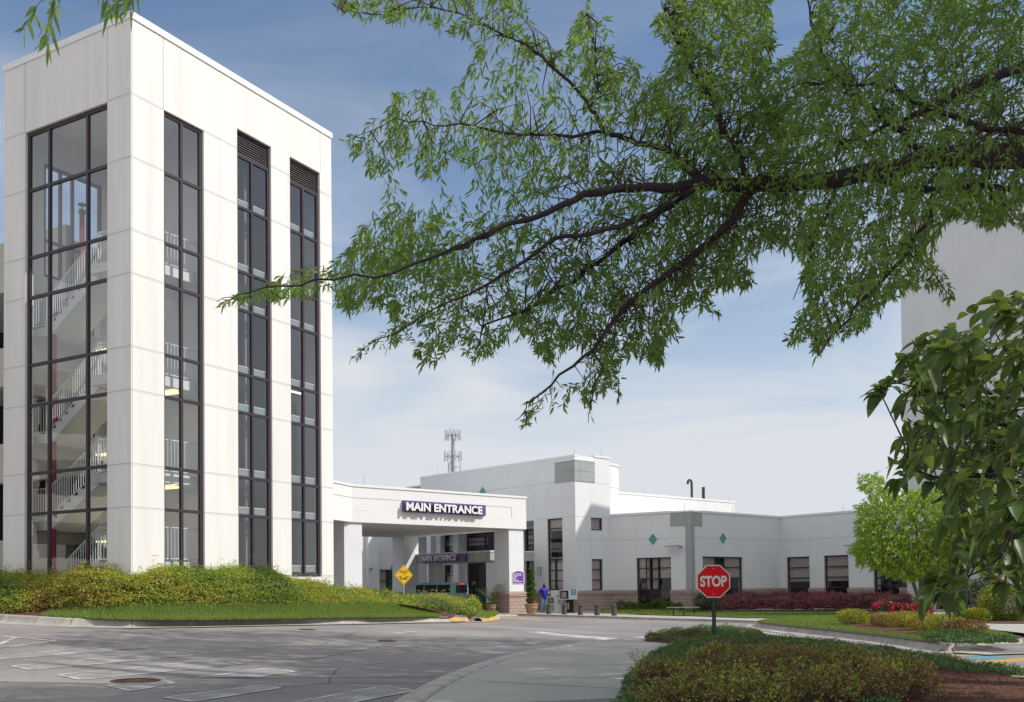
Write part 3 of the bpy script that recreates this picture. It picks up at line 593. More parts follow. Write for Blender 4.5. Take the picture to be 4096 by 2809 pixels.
m = mR(); m.box(-.03, TL+.04, -.04, TW+.03, TZ, TZ+.20, COPING); m.build('coping', tower, bevel=.01)
m = mR(); m.box(.3, TL-.3, .3, TW-.27, 16.5, 16.7, INNER); m.build('ceiling', tower)
m = mR(); m.box(.28, TL-.28, .28, TW-.25, .3, 1.0, SLAB); m.build('floor_slab', tower)
# interior partition, elevator shaft
m = mR(); m.box(3.55, 3.72, .28, TW-.25, 1.0, 16.5, INNER); m.build('shaft_wall', tower)
m = mR(); m.box(6.03, 6.18, .3, TW-.25, 1.0, 16.5, DARK)
for z in (5.16, 8.49, 11.81): m.box(3.9, 6.0, 1.2, 1.4, z-.12, z+.12, mat('shaft_beam', (.25, .2, .18), .8))
for a_ in (4.2, 4.62, 5.2): m.box(a_, a_+.07, .75, .84, 2.2, 15.6, mat('shaft_rail', (.3, .3, .3), .5))
for k in range(22): m.box(4.45, 4.6, .72, .8, 3+k*.55, 3.05+k*.55, mat('shaft_rail', (.3, .3, .3), .5))
m.box(6.3, 8.3, 1.3, 1.45, 2.0, 8.2, mat('lift_car', (.10, .12, .16), .5)); m.box(6.3, 8.3, 1.1, 1.3, 8.6, 9.3, mat('lift_car_top', (.16, .20, .21), .4))
m.box(3.75, 6.0, 2.8, 2.9, 1., 16.4, mat('shaft_back', (.26, .255, .26), .9)); m.box(6.2, 8.4, 2.8, 2.9, 1., 16.4, mat('shaft_back', (.26, .255, .26), .9))
m.build('elevator_shaft', tower)
m = mR(); m.box(6.45, 8.2, .95, 1.0, 8.55, 8.60, mat('lamp_white', (.9, .9, .8), .5, emit=(1, .95, .8), estr=2.5)); m.build('lamp', tower)
hbR = [z for z in LV[1:]]
window(tower, mR, *wR[0], [1.91], hbR, gl=GL_T, room=False, bw=.09)
w2 = window(tower, mR, wR[1][0], wR[1][1], wR[1][2], 15.62, [4.85], hbR, gl=GL_E, room=False, bw=.09, sill=True)
w3 = window(tower, mR, wR[2][0], wR[2][1], wR[2][2], 15.62, [7.32], hbR, gl=GL_E, room=False, bw=.09, sill=True)
for k, (u0, u1) in enumerate(((4.11, 5.66), (6.57, 8.13))):
    m = mR(); z0, z1 = 15.62, 16.37
    m.box(u0, u0+.07, .08, .17, z0, z1, FRAME); m.box(u1-.07, u1, .08, .17, z0, z1, FRAME); m.box(u0, u1, .08, .17, z1-.06, z1, FRAME)
    m.box(u0+.07, u1-.07, .2, .21, z0, z1, DARK)
    for j in range(9): z = z0+.03+j*.076; P = [(u0+.07, .10, z), (u1-.07, .10, z), (u1-.07, .17, z+.055), (u0+.07, .17, z+.055)]; m.poly(P, LOUV); m.poly([(p[0], p[1]+.01, p[2]) for p in P][::-1], LOUV)
    m.build('louver', tower)
window(tower, mL, *wL[0], [1.99, 3.74], LV[1:], gl=GL_T, room=False, bw=.09)
window(tower, lambda: MB((TC[0]+tb[0]*(TW-.25), TC[1]+tb[1]*(TW-.25), 0), ta, tb), 1.2, 3.4, 11.7, 15.4, [1.85, 2.3], [12.9], gl=GL_T, room=False, bw=.09, inset=.05)
# landings, flights, railings
LR = [2.42, 5.05, 7.95, 11.3]; LL = [3.74, 6.45, 9.8]
def railing(name, parent, p, q, h=1.02, n=None, m_=RAIL, post=.05):
    p, q = np.array(p, float), np.array(q, float); L = np.linalg.norm(q-p); n = n or max(2, int(L/.125)); b = mR()
    d = (q-p)[:2]; 
    def bar(P, Q, t):
        b.tube(P, Q, t, m=m_, n=6)
    bar(p+[0, 0, h], q+[0, 0, h], .024); bar(p+[0, 0, .09], q+[0, 0, .09], .02)
    for i in range(n+1):
        c = p+(q-p)*i/n; bar(c+[0, 0, .0 if i in (0, n) else .09], c+[0, 0, h], .026 if i in (0, n) else .014)
    b.build(name, parent)
for z in LR:
    m = mR(); m.box(.45, 3.5, .42, 2.35, z-.28, z, SLAB); m.build('landing', tower)
    railing('railing', tower, (.95, .5, z), (3.3, .5, z)); railing('railing', tower, (.7, 2.3, z), (.7, .6, z))
for z in LL:
    m = mR(); m.box(.6, 3.5, 4.62, TW-.27, z-.28, z, SLAB); m.build('landing', tower)
    railing('railing', tower, (.68, 5.45, z), (.68, 4.7, z))
def flight(z0, b0, z1, b1, a0, a1):
    n = int(abs(z1-z0)/.17); m = mR(); db = (b1-b0)/n; dz = (z1-z0)/n
    for i in range(n):
        m.box(a0, a1, b0+db*i, b0+db*(i+1), z0+dz*i-.03, z0+dz*(i+1), SLAB)
    # sloping soffit below the steps
    for a_ in (a0, a1): pass
    P = [(b0, z0-.30), (b1, z1-.30), (b1, z1-.03), (b0, z0-.0)]
    m.poly([(a0-.01, b, z) for b, z in P], SLAB); m.poly([(a1+.01, b, z) for b, z in P][::-1], SLAB); m.poly([(a0, b0, z0-.3), (a0, b1, z1-.3), (a1, b1, z1-.3), (a1, b0, z0-.3)], SLAB)
    m.build('stair_flight', tower); railing('railing', tower, (a0+.03, b0, z0+.08), (a0+.03, b1, z1+.08))
for z0, z1 in zip(LL, LR[1:]): flight(z0, 4.62, z1, 2.3, .75, 1.85)
for z0, z1 in zip(LR[:3], LL): flight(z0, 2.3, z1, 4.62, 2.1, 3.3)
flight(1.0, 4.5, 2.42, 2.3, .75, 1.85)
RED = mat('red_pipe_paint', (.26, .03, .03), .4)
m = mR(); m.path([m.W(p) for p in [(.85, 4.55, 1.0), (.85, 4.55, 10.3), (.95, 4.4, 10.6), (1.2, 3.2, 10.8)]], [.075]*4, RED); 
for z in (2.2, 3.9, 6.9, 10.2): m.tube((.85, 4.55, z), (.75, 4.25, z), .06, m=RED)
m.build('standpipe', tower)
m = mR(); m.path([m.W(p) for p in [(.9, 3.3, 11.3), (.9, 3.3, 13.2)]], [.08]*2, RED); m.lathe([(.0, .2), (.12, .18), (.12, .14), (.02, .12), (.02, 0), (.1, 0), (.1, -.12)], mat('valve', (.03, .05, .08), .5), 12, (.9, 3.3, 13.3)); m.build('standpipe', tower)
LAMP = mat('fluorescent_lamp', (.9, .8, .5), .5, emit=(1, .82, .42), estr=1.6)
for (x, y, z) in ((1.9, 3.2, 5.9), (1.9, 3.2, 2.75+.4), (1.9, 3.2, 9.2), (2.2, 1.2, 7.62), (2.2, 1.2, 4.72)):
    m = mR(); m.box(x-.12, x+.12, y-.6, y+.6, z-.05, z, LAMP); m.build('lamp', tower)
blue = mR(); blue.box(.9, 1.6, .75, .78, 12.3, 12.9, mat('blue_board', (.02, .09, .28), .5)); blue.build('notice_board', tower)

# ---- parking garage behind the tower (only a sliver shows, more of it in the tower glass)
gar = thing('parking_garage', (-17.5, 31.5, 1.2), 'beige concrete parking deck adjoining the stair tower at the left edge', 'building')
BEIGE = mat('beige_concrete', (.52, .49, .44), .85, var=.1, scale=.8)
O = TC[:2]+ta*2.2+tb*5.83; mG = lambda: MB((O[0], O[1], 0), tb, ta)
for i, z in enumerate((1.0, 4.35, 7.7, 11.0)):
    m = mG(); m.box(.0, 20, 0, .3, z+1.0, z+2.35 if i < 3 else z+2.75, BEIGE); m.box(0, 20, .3, 6, z+2.1, z+2.3, INNER); hjoint(m, 0, 20, z+1.65, hl=None); m.build('spandrel', gar)
m = mG(); m.box(1.5, 20, 5.8, 6, 1, 13.2, DARK); m.build('rear_wall', gar)
for k in range(4): m = mG(); m.box(1.+k*6, 1.5+k*6, .32, .9, 1.0, 12, BEIGE); m.build('column', gar)
wing = thing('parking_garage', (-38, 28, 1.2), 'beige parking deck wing mirrored in the tower glass, left of the frame', 'building')
for i, z in enumerate((1.0, 4.3, 7.6, 10.9)):
    m = MB((-38, 4, 0), (0, 1)); m.box(0, 48, 0, 8, z+.9, z+2.3, BEIGE); m.build('spandrel', wing)
m = MB((-38, 4, 0), (0, 1)); m.box(0, 48, 7.6, 7.8, 0, 12.5, DARK); m.build('rear_wall', wing)
for k in range(7): m = MB((-38, 4+k*7.8, 0), (0, 1)); m.box(0, .6, .1, .9, 0.2, 13.1, BEIGE); m.build('column', wing)

# ---- medical building
P0, P1, P2p, P3p, P5 = np.array([4.1, 63.]), np.array([6.56, 65.26]), np.array([11.27, 62.]), np.array([18.86, 69.]), np.array([24.2, 61.4])
PL = np.array([-6.95, 75.])
med = thing('medical_building', (P0[0], P0[1], -.05), 'long white medical building with grey corner panels, dark windows and stone block base', 'building')
F0 = Fr(PL, P0); F1 = Fr(P0, P1); F2 = Fr(P1, P2p); F3 = Fr(P2p, P3p); F4 = Fr(P3p, P5)
TOPU, TOPL, BASE = 9.85, 6.12, 1.18
def wpx(fr, cv, x0, y0, x1, y1):
    u0, za = fr.px(*cv(x0, y0)); u1, zb = fr.px(*cv(x1, y0)); _, zc = fr.px(*cv((x0), y1)); return [u0, u1, zc, (za)]
def coping(fr, u0, u1, z, h=.14, par=None, over=.05):
    m = fr.mb(); m.box(u0-over, u1+over, -over, .45, z, z+h, COPING); m.build('coping', par or med)
def stone(fr, u0, u1, opens=(), par=None):
    m = fr.mb(); seg = [(u0, u1)]
    for o in sorted(opens):
        if o[2] < BASE-.1:
            a, b = seg.pop(); seg += [(a, o[0]), (o[1], b)]
    for a, b in seg:
        m = fr.mb(); m.box(a-.03, b+.03, -.07, 0, -.6, BASE-.24, BLOCK); m.box(a-.06, b+.06, -.12, 0, BASE-.24, BASE-.03, BLOCK); m.poly([(a-.06, -.12, BASE-.03), (b+.06, -.12, BASE-.03), (b+.02, -.0, BASE+.03), (a-.02, -.0, BASE+.03)], BLOCK)
        m.build('stone_base', par or med)
def vj_series(m, us, z0, z1):
    for u in us: vjoint(m, u, z0, z1)
# left facade: upper band + pier with strip window
uP = F0.px(1212, 1250)[0]; L0 = F0.len; bandz = F0.px(*Z3(1590, 548))[1]
strip = wpx(F0, Z3, 1720, 535, 1838, 1090)
m = F0.mb(); wall(m, uP, L0, -.6, bandz, [strip], .4, WHITE2); wall(m, 0, L0, bandz, TOPU, [strip] if strip[3] > bandz else [], .4, WHITE2)
zj = F0.px(*Z3(1783, 253))[1]; hjoint(m, 0, L0, zj); hjoint(m, uP, L0, F0.px(*Z3(1940, 514))[1])
vj_series(m, [F0.px(*Z3(x, 200))[0] for x in (868, 1078, 1220, 1368, 1415, 1618, 1716)], bandz, TOPU); vj_series(m, [F0.px(*Z3(1838, 300))[0]], strip[3], zj)
m.build('wall', med); coping(F0, 0, L0, TOPU, over=.02)
u0, u1, z0, z1 = strip; hz = [F0.px(*Z3(1725, y))[1] for y in (612, 692, 770, 850, 935, 1015)]
window(med, F0, u0, u1, z0, z1, [], hz, inset=.1, blind=[(0.02, .45, 0, .46), (.5, 1, 0, .46), (0, 1, .84, 1)], bw=.07)
m = F0.mb(); 
for h0, h1 in zip([z0]+hz[::-1][:3], hz[::-1][:3]): m.box(u0+(u1-u0)*.42, u0+(u1-u0)*.48, .09, .18, h0, h1, FRAME)
m.build('mullion', med); stone(F0, uP, L0)
# soffit over the entrance recess
m = F0.mb(); m.box(-1, uP, .4, 5.2, bandz, bandz+.2, WHITE2); m.build('soffit', med)
# grey corner panels on top of P0
g0 = F0.px(*Z3(1783, 200))[0]; g1 = F1.px(*Z3(2088, 200))[0]; gzb = F0.px(*Z3(1941, 240))[1]; gzt = F0.px(*Z3(1941, 84))[1]
def greypanel(fr, a, b, z0, z1, vs=(), hs=(), d=-.05, name='cladding'):
    m = fr.mb(); us = [a, *vs, b]; zs = [z0, *hs, z1]
    m.box(a, b, d+.02, 0, z0, z1, JOINT)
    for i in range(len(us)-1):
        for j in range(len(zs)-1): m.box(us[i]+.012, us[i+1]-.012, d, d+.02, zs[j]+.012, zs[j+1]-.012, GREYP)
    m.build(name, med)
hm = F0.px(*Z3(1941, 160))[1]
greypanel(F0, g0, L0+.05, gzb, gzt+.05, [F0.px(*Z3(1910, 120))[0]], [hm]); greypanel(F1, -.05, g1, gzb, gzt+.05, [F1.px(*Z3(1970, 120))[0]], [hm])
m = F0.mb(); m.box(g0, L0+.08, -.08, 0, gzt+.05, gzt+.16, COPING); m.build('coping', med); m = F1.mb(); m.box(-.08, g1, -.08, 0, gzt+.05, gzt+.16, COPING); m.build('coping', med)
# face P0-P1
sq = wpx(F1, Z3, 2060, 520, 2150, 622); lo = wpx(F1, Z3, 2066, 845, 2153, 1090)
m = F1.mb(); wall(m, 0, F1.len, -.6, TOPU+.1, [sq, lo], .4, WHITE2)
for y in (514, 692): hjoint(m, 0, F1.len, F1.px(*Z3(1945, y))[1])
hjoint(m, 0, F1.len, F1.px(*Z3(1945, 240))[1])
vj_series(m, [sq[0], sq[1]], lo[3], sq[2]); vj_series(m, [sq[0], sq[1]], sq[3], gzb); vj_series(m, [lo[0]-.01, lo[1]+.01], sq[2]-.0, sq[2]+.001)
m.build('wall', med); coping(F1, g1, F1.len, TOPU+.1)
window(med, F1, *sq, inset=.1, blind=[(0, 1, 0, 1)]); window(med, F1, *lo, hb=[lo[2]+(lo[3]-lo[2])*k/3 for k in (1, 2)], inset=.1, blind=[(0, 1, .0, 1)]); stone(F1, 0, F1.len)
# drum
dc, dr = np.array([4.62, 69.05]), 2.95
m = MB((dc[0], dc[1], 0)); m.lathe([(dr, 5.0), (dr, 8.25)], WHITE2, 64); m.lathe([(dr+.004, 8.22), (dr+.004, 8.25)], JOINT, 64); m.lathe([(dr, 8.25), (dr, 9.75)], WHITE2, 64); m.lathe([(dr+.05, 9.75), (dr+.05, 9.9)], COPING, 64); m.lathe([(dr+.05, 9.9), (dr-.4, 9.9)], COPING, 64, smooth=False)
m.build('round_wall', med); m = MB((dc[0], dc[1], 0)); m.lathe([(0.01, 9.6), (dr-.1, 9.6)], INNER, 32); m.build('roof', med)
# lower wing faces
def face(fr, wins, u1=None, top=TOPL, jz=None):
    m = fr.mb(); wall(m, 0, u1 or fr.len, -.6, top, wins, .4, WHITE2); hjoint(m, 0, u1 or fr.len, jz); return m
J1 = F1.px(*Z3(1945, 692))[1]
wa = wpx(F2, Z4, 475, 838, 742, 1228); m = face(F2, [wa], jz=J1)
vj_series(m, [wa[0], wa[1]], wa[3], TOPL); m.build('wall', med)
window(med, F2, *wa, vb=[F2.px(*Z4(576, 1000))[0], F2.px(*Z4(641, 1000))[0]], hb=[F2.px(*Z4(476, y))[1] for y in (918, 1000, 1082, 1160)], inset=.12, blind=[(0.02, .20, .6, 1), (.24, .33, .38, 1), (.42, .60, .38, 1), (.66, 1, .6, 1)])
stone(F2, 0, F2.len, [wa])
wb = wpx(F3, Z4, 988, 825, 1300, 1200); m = face(F3, [wb], jz=J1); vj_series(m, [wb[0], wb[1]], wb[3], TOPL); m.build('wall', med)
window(med, F3, *wb, vb=[F3.px(*Z4(1108, 1000))[0], F3.px(*Z4(1165, 1000))[0]], hb=[F3.px(*Z4(990, y))[1] for y in (908, 990, 1070)], inset=.12, blind=[(0, .36, .55, 1), (.62, 1, .55, 1)])
stone(F3, 0, F3.len, [wb])
w4 = [wpx(F4, Z4, 1637, 832, 1815, 1190), wpx(F4, Z4, 1927, 820, 2117, 1190), wpx(F4, ZR, 385, 1090, 672, 1375)]
m = face(F4, w4, u1=F4.len+.3, jz=J1)
for w in w4: vj_series(m, [w[0], w[1]], w[3], TOPL)
m.build('wall', med); stone(F4, 0, F4.len, w4)
for k, w in enumerate(w4):
    zz = [w[3]-(w[3]-w[2])*t for t in (.23, .45, .66)]; vb = [] if k < 2 else [w[0]+(w[1]-w[0])*.45, w[0]+(w[1]-w[0])*.73]
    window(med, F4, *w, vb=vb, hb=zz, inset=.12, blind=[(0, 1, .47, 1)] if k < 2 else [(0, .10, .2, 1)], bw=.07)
s0 = F2.px(*Z4(740, 540))[0]; c0 = F2.px(*Z4(857, 700))[0]; s1 = F3.px(*Z4(982, 540))[0]; c1 = F3.px(*Z4(923, 700))[0]
zt, zb_ = 6.02, F2.px(*Z4(857, 586))[1]; tz = [F2.px(*Z4(857, y))[1] for y in (1080, 993, 909, 825, 741, 656)]
coping(F2, 0, s0, TOPL, over=.06); coping(F3, s1, F3.len, TOPL, over=.06); coping(F4, 0, F4.len, TOPL, over=.06)
greypanel(F2, s0, F2.len+.05, zb_, zt+.1, [c0]); greypanel(F3, -.05, s1, zb_, zt+.1, [c1]); greypanel(F2, c0, F2.len+.05, tz[0], zb_, [], tz[1:]); greypanel(F3, -.05, c1, tz[0], zb_, [], tz[1:])
m = F2.mb(); m.box(s0, F2.len+.08, -.08, .4, zt+.1, zt+.2, COPING); m.build('coping', med); m = F3.mb(); m.box(-.08, s1, -.08, .4, zt+.1, zt+.2, COPING); m.build('coping', med)
TEAL = mat('teal_panel', (.10, .33, .27), .45)
def diamond(fr, cx, cz, w, h):
    m = fr.mb(); P = [(cx-w, cz), (cx, cz-h), (cx+w, cz), (cx, cz+h)]
    m.poly([(u, -.05, z) for u, z in P], TEAL)
    for i in range(4): a, b = P[i], P[(i+1) % 4]; m.poly([(a[0], -.05, a[1]), (a[0], 0, a[1]), (b[0], 0, b[1]), (b[0], -.05, b[1])], mat('teal_edge', (.42, .46, .44), .6))
    m.build('diamond_panel', med)
for fr, cv, x, y, x0, x1, y0 in ((F2, Z4, 605, 692, 572, 638, 648), (F3, Z4, 1144, 684, 1118, 1170, 641), (F0, Z3, 1223, 325, 1198, 1248, 287)):
    u, z = fr.px(*cv(x, y)); diamond(fr, u, z, (fr.px(*cv(x1, y))[0]-fr.px(*cv(x0, y))[0])/2, fr.px(*cv(x, y0))[1]-z)
# roofs and back block
def roof(name, pts, z, par=med):
    m = MB(); m.poly([(*p, z) for p in pts], INNER); m.poly([(*p, z-.3) for p in pts][::-1], INNER); m.build(name, par)
roof('roof', [P1, P2p, P3p, P5, (30, 66), (24, 80), (12, 84)], 5.8); roof('roof', [PL, P0, P1, tuple(dc), (-2, 80)], 9.5)
FB = Fr((8.9-.74*6, 80-.67*6), (20.6, 90.6)); topb = FB.px(*Z4(1240, 412))[1]
m = FB.mb(); wall(m, 0, FB.len, 4.5, topb, [], .4, WHITE2); m.box(FB.len-.4, FB.len, .4, 10, 4.5, topb, WHITE2); vj_series(m, [FB.px(*Z4(x, 420))[0] for x in (467, 632, 795, 1096)], 5, topb); m.build('wall', med); coping(FB, 0, FB.len, topb, .16)
roof('roof', [FB.A, FB.A+FB.ex*FB.len, FB.A+FB.ex*FB.len+FB.ey*12, FB.A+FB.ey*12], topb-.2)
# left end of the tall part: grey corner block
m = F0.mb(); m.box(-2.1, 0, .3, 3, 5.9, 9.3, GREYP); m.box(-2.15, 0, .25, 3, 9.3, 9.42, COPING); m.build('cladding', med)
m = F0.mb(); m.box(-.0, .3, .4, 8, bandz, TOPU, WHITE2); m.build('wall', med)
# recessed entrance wall
FW = Fr((-8.4, 82.2), (4.4, 68.2)); GZ = -.02
ops = [wpx(FW, ZQ, 660, 606, 788, 800), wpx(FW, ZQ, 972, 560, 1170, 785), wpx(FW, ZQ, 1237, 530, 1640, 772), wpx(FW, ZQ, 975, 935, 1172, 1300), wpx(FW, ZQ, 1252, 908, 1485, 1420), wpx(FW, Z3, 1545, 570, 1640, 785), wpx(FW, Z3, 1553, 862, 1640, 1100)]
ops[2][1] = min(ops[2][1], ops[5][0]-.8)
for i in (3, 4, 6): ops[i][2] = GZ
for i in (0, 1, 2, 5): ops[i][3] = min(ops[i][3]+.0, 5.7)
m = FW.mb(); wall(m, 0, FW.len, -.6, 6.2, [tuple(o) for o in ops], .35, WHITE2)
for a, b in ((640, 712), (812, 905), (1172, 1237)):
    ua, ub = FW.px(*ZQ(a, 1000))[0], FW.px(*ZQ(b, 1000))[0]; m.box(ua, ub, -.7, 0, -.6, 5.9, WHITE2)
ua, ub = FW.px(*ZQ(905, 700))[0], FW.px(*ZQ(972, 700))[0]; m.box(ua, ub, -.3, 0, -.6, 5.9, WHITE2)
m.build('wall', med)
for i, o in enumerate(ops):
    vb = {0: [], 1: [.72], 2: [.55], 3: [.5], 4: [.45], 5: [.6], 6: []}[i]; nh = {0: 3, 1: 3, 2: 4, 3: 4, 4: 3, 5: 4, 6: 3}[i]
    window(med, FW, *o, vb=[o[0]+(o[1]-o[0])*t for t in vb], hb=[o[2]+(o[3]-o[2])*k/nh for k in range(1, nh)], inset=.15, bw=.07, name='window' if i not in (4, 6) else 'entrance_door', fm=FRAMEG if i in (3, 4, 6) else FRAME, blind=None if i in (4, 6, 0) else [(0, .6, .3, .8)])
# entry canopy
FC = Fr(atZ(*Z3(645, 850), 68.2), atZ(*Z3(1280, 850), 61.9)); zc1 = FC.px(*Z3(1278, 779))[1]; zc0 = FC.px(*Z3(1278, 856))[1]
CAN = mat('canopy_panel', (.47, .47, .46), .6, var=.05)
m = FC.mb(); m.box(0, FC.len, 0, 3.7, zc0, zc1-.08, CAN); m.box(-.05, FC.len+.05, -.05, 3.75, zc1-.08, zc1, COPING)
for x in (672, 760, 1152, 1255): vjoint(m, FC.px(*Z3(x, 840))[0], zc0, zc1-.08, FRAME, .03)
m.build('canopy', med)
FCr = Fr(FC.pt(FC.len, 0, 0), FC.pt(FC.len, 0, 0)[:2]+np.array([.8, .6])*4.3); m = FCr.mb(); m.box(.01, 2.45, .01, .5, zc0, zc1-.08, CAN); m.box(.06, 2.45, -.03, .5, zc1-.075, zc1+.003, COPING)
for u in (.9, 1.8): vjoint(m, u, zc0, zc1-.08, FRAME, .03)
m.build('canopy', med)
for q, d in ((.4, 1.2), (3.0, 2.2)): m = FC.mb(); m.box(q+.3, q+1.0, d, d+.7, -.6, zc0, WHITE2); m.build('pillar', med) if q < 1 else None
# far left wing seen under the portico
FLw = Fr((-14.5, 71.2), (-6.8, 78.4)); oL = [wpx(FLw, ZQ, 177, 990, 390, 1300)]; oL[0][2] = .3
m = FLw.mb(); wall(m, 0, FLw.len, -.6, 6.6, [tuple(oL[0])], .35, WHITE2)
for y in (803, 972): hjoint(m, 0, FLw.len, FLw.px(*ZQ(200, y))[1])
ua, ub = FLw.px(*ZQ(40, 1000))[0], FLw.px(*ZQ(172, 1000))[0]; m.box(ua, ub, -.35, 0, -.6, 6.6, WHITE2); m.build('wall', med); 
window(med, FLw, *oL[0], vb=[oL[0][0]+(oL[0][1]-oL[0][0])*t for t in (.15, .66)], hb=[oL[0][2]+(oL[0][3]-oL[0][2])*t for t in (.33, .68)], inset=.12, blind=[(.15, .6, 0, 1)])
# ---- portico
E_ = np.array([.9, 60.]); K_ = np.array([-8.37, 51.5]); vv = (E_-K_)/np.linalg.norm(E_-K_); FP = Fr(K_, E_); up_ = FP.ey
port = thing('entrance_portico', (E_[0], E_[1], -.05), 'white drive-through entrance portico with deep fascia carried on square columns', 'portico')
FZ0, FZ1 = FP.px(*Z3(1557, 615))[1], FP.px(*Z3(1557, 378))[1]
J_ = np.array([-9.9, 46.8]); poly = [J_, K_, E_, E_+up_*12.2, K_+up_*12.2, J_+up_*12.2]
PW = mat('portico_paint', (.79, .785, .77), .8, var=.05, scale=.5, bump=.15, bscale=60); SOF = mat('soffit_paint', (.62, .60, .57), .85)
m = MB()
for i in range(6):
    a, b = poly[i], poly[(i+1) % 6]; m.poly([(*a, FZ0), (*b, FZ0), (*b, FZ1), (*a, FZ1)], PW)
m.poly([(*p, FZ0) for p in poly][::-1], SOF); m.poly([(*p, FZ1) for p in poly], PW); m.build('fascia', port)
m = FP.mb(); m.box(-.0, FP.len+.05, -.05, .3, FZ1, FZ1+.13, COPING); m.box(FP.len-.3, FP.len+.05, .3, 12.2, FZ1, FZ1+.13, COPING)
mj = Fr(J_, K_).mb(); mj.box(0, Fr(J_, K_).len, -.05, .3, FZ1, FZ1+.13, COPING); m.build('coping', port); mj.build('coping', port)
# name band on the fascia, its recess shadow painted as thin dark strips
uR, zT = FP.px(*Z3(1443, 447)); _, zB = FP.px(*Z3(1443, 527)); SHADOW_LN = mat('painted_shadow_line', (.25, .25, .25), .9)
m = FP.mb(); m.box(0, uR, -.004, 0, zT, zT+.025, SHADOW_LN); m.box(uR, uR+.03, -.004, 0, zB, zT+.025, SHADOW_LN); m.box(0, uR, -.006, 0, zB-.012, zB+.012, COPING); m.build('name_band', port)
mj = Fr(J_, K_).mb(); mj.box(0, Fr(J_, K_).len, -.004, 0, zT, zT+.025, SHADOW_LN); mj.build('name_band', port)
def column(u0, u1, d0, d1, base=False):
    m = FP.mb(); m.box(u0, u1, d0, d1, -.7, FZ0, WHITE2); c = m.build('column', port)
    if base:
        m = FP.mb(); e = .13; m.box(u0-e, u1+e, d0-e, d1+e, -.6, BASE-.24, BLOCK); m.box(u0-e-.06, u1+e+.06, d0-e-.06, d1+e+.06, BASE-.24, BASE-.04, BLOCK)
        A = (u0-e-.06, u1+e+.06, d0-e-.06, d1+e+.06); 
        for P in ([(A[0], A[2]), (A[1], A[2]), (u1, d0), (u0, d0)], [(A[1], A[2]), (A[1], A[3]), (u1, d1), (u1, d0)], [(A[0], A[3]), (A[0], A[2]), (u0, d0), (u0, d1)], [(A[1], A[3]), (A[0], A[3]), (u0, d1), (u1, d1)]):
            m.poly([(*P[0], BASE-.04), (*P[1], BASE-.04), (*P[2], BASE+.06), (*P[3], BASE+.06)], BLOCK)
        m.build('stone_base', c)
uc0, uc1 = FP.px(*Z3(1437, 900))[0], FP.px(*Z3(1550, 900))[0]; column(uc0, uc1, .12, 1.45, True)
ul0, ul1 = FP.px(*Z3(160, 900))[0], FP.px(*Z3(298, 900))[0]; column(ul0, ul1, .12, 1.45)
column(FP.len-1.45, FP.len-.25, 10.6, 12.0, True); column(ul0, ul1, 10.6, 12.0)
# ---- tall plain building on the right
Cn = np.array([24.12, 60.]); FT = Fr(Cn, ex=np.array([.61, -.79])*7.5); tall = thing('tall_building', (Cn[0], Cn[1], -.2), 'tall plain white windowless building rising behind the right trees', 'building')
m = FT.mb(); dr_ = wpx(FT, ZR, 884, 1170, 1075, 1495); dr_[2] = -.1
TW_ = mat('tall_wall_paint', (.66, .67, .68), .8, var=.07, scale=.5)
wall(m, 0, 7.9, -.8, 23.7, [tuple(dr_)], .4, TW_); m.box(.0, .4, .4, 14, -.8, 23.7, TW_); m.box(7.5, 7.9, .4, 14, -.8, 23.7, TW_); m.box(0, 7.9, 13.9, 14.3, -.8, 23.7, TW_); m.box(.4, 7.5, .4, 13.9, 23.3, 23.5, INNER)
for k in range(17): m.box(0, 7.9, -.003, 0, 2.2+k*1.4, 2.208+k*1.4, JOINT2, skip='b')
vjoint(m, 3.4, 0, 25, w=.01); m.build('wall', tall)
window(tall, FT, *dr_, inset=.1, bw=.06, fm=FRAMEG, name='door', hb=[dr_[2]+2.1])
# lightning rods and roof vents
for fr, u, z in ((F0, 2, TOPU), (F0, 8, TOPU), (F0, L0-.1, gzt+.15), (F1, F1.len*.8, TOPU+.2), (F2, F2.len*.93, TOPL), (F3, 4.8, TOPL), (F4, 5.2, TOPL), (FB, 9, topb), (FB, FB.len-.6, topb), (FP, .8, FZ1)):
    m = fr.mb(); m.tube((u, .1, z), (u, .1, z+.65), .012, .006, mat('rod_metal', (.25, .25, .26), .4, metal=.6), 6); m.build('lightning_rod', med if fr is not FP else port)
RUST = mat('rusty_steel', (.10, .06, .05), .7, var=.4, scale=8)
v1 = FB.px(*Z4(990, 395)); v2 = FB.px(*Z4(1080, 395)); h1 = FB.px(*Z4(990, 250))[1]; h2 = FB.px(*Z4(1080, 280))[1]
m = FB.mb(); R = .28; c = [(v1[0], 1.2, topb-.3), (v1[0], 1.2, h1)]+[(v1[0]-R+R*math.cos(t), 1.2, h1+R*math.sin(t)) for t in np.linspace(.4, PI, 7)]+[(v1[0]-2*R, 1.2, h1-.12)]
m.path([m.W(p) for p in c], [.11]*len(c), RUST, 12); m.build('vent_pipe', None, 'rusty gooseneck vent pipe with curved top on the back roof', 'pipe')
m = FB.mb(); m.tube((v2[0], 1.2, topb-.3), (v2[0], 1.2, h2), .14, m=RUST, n=14); m.build('vent_pipe', None, 'straight rusty vent pipe standing on the back roof', 'pipe')
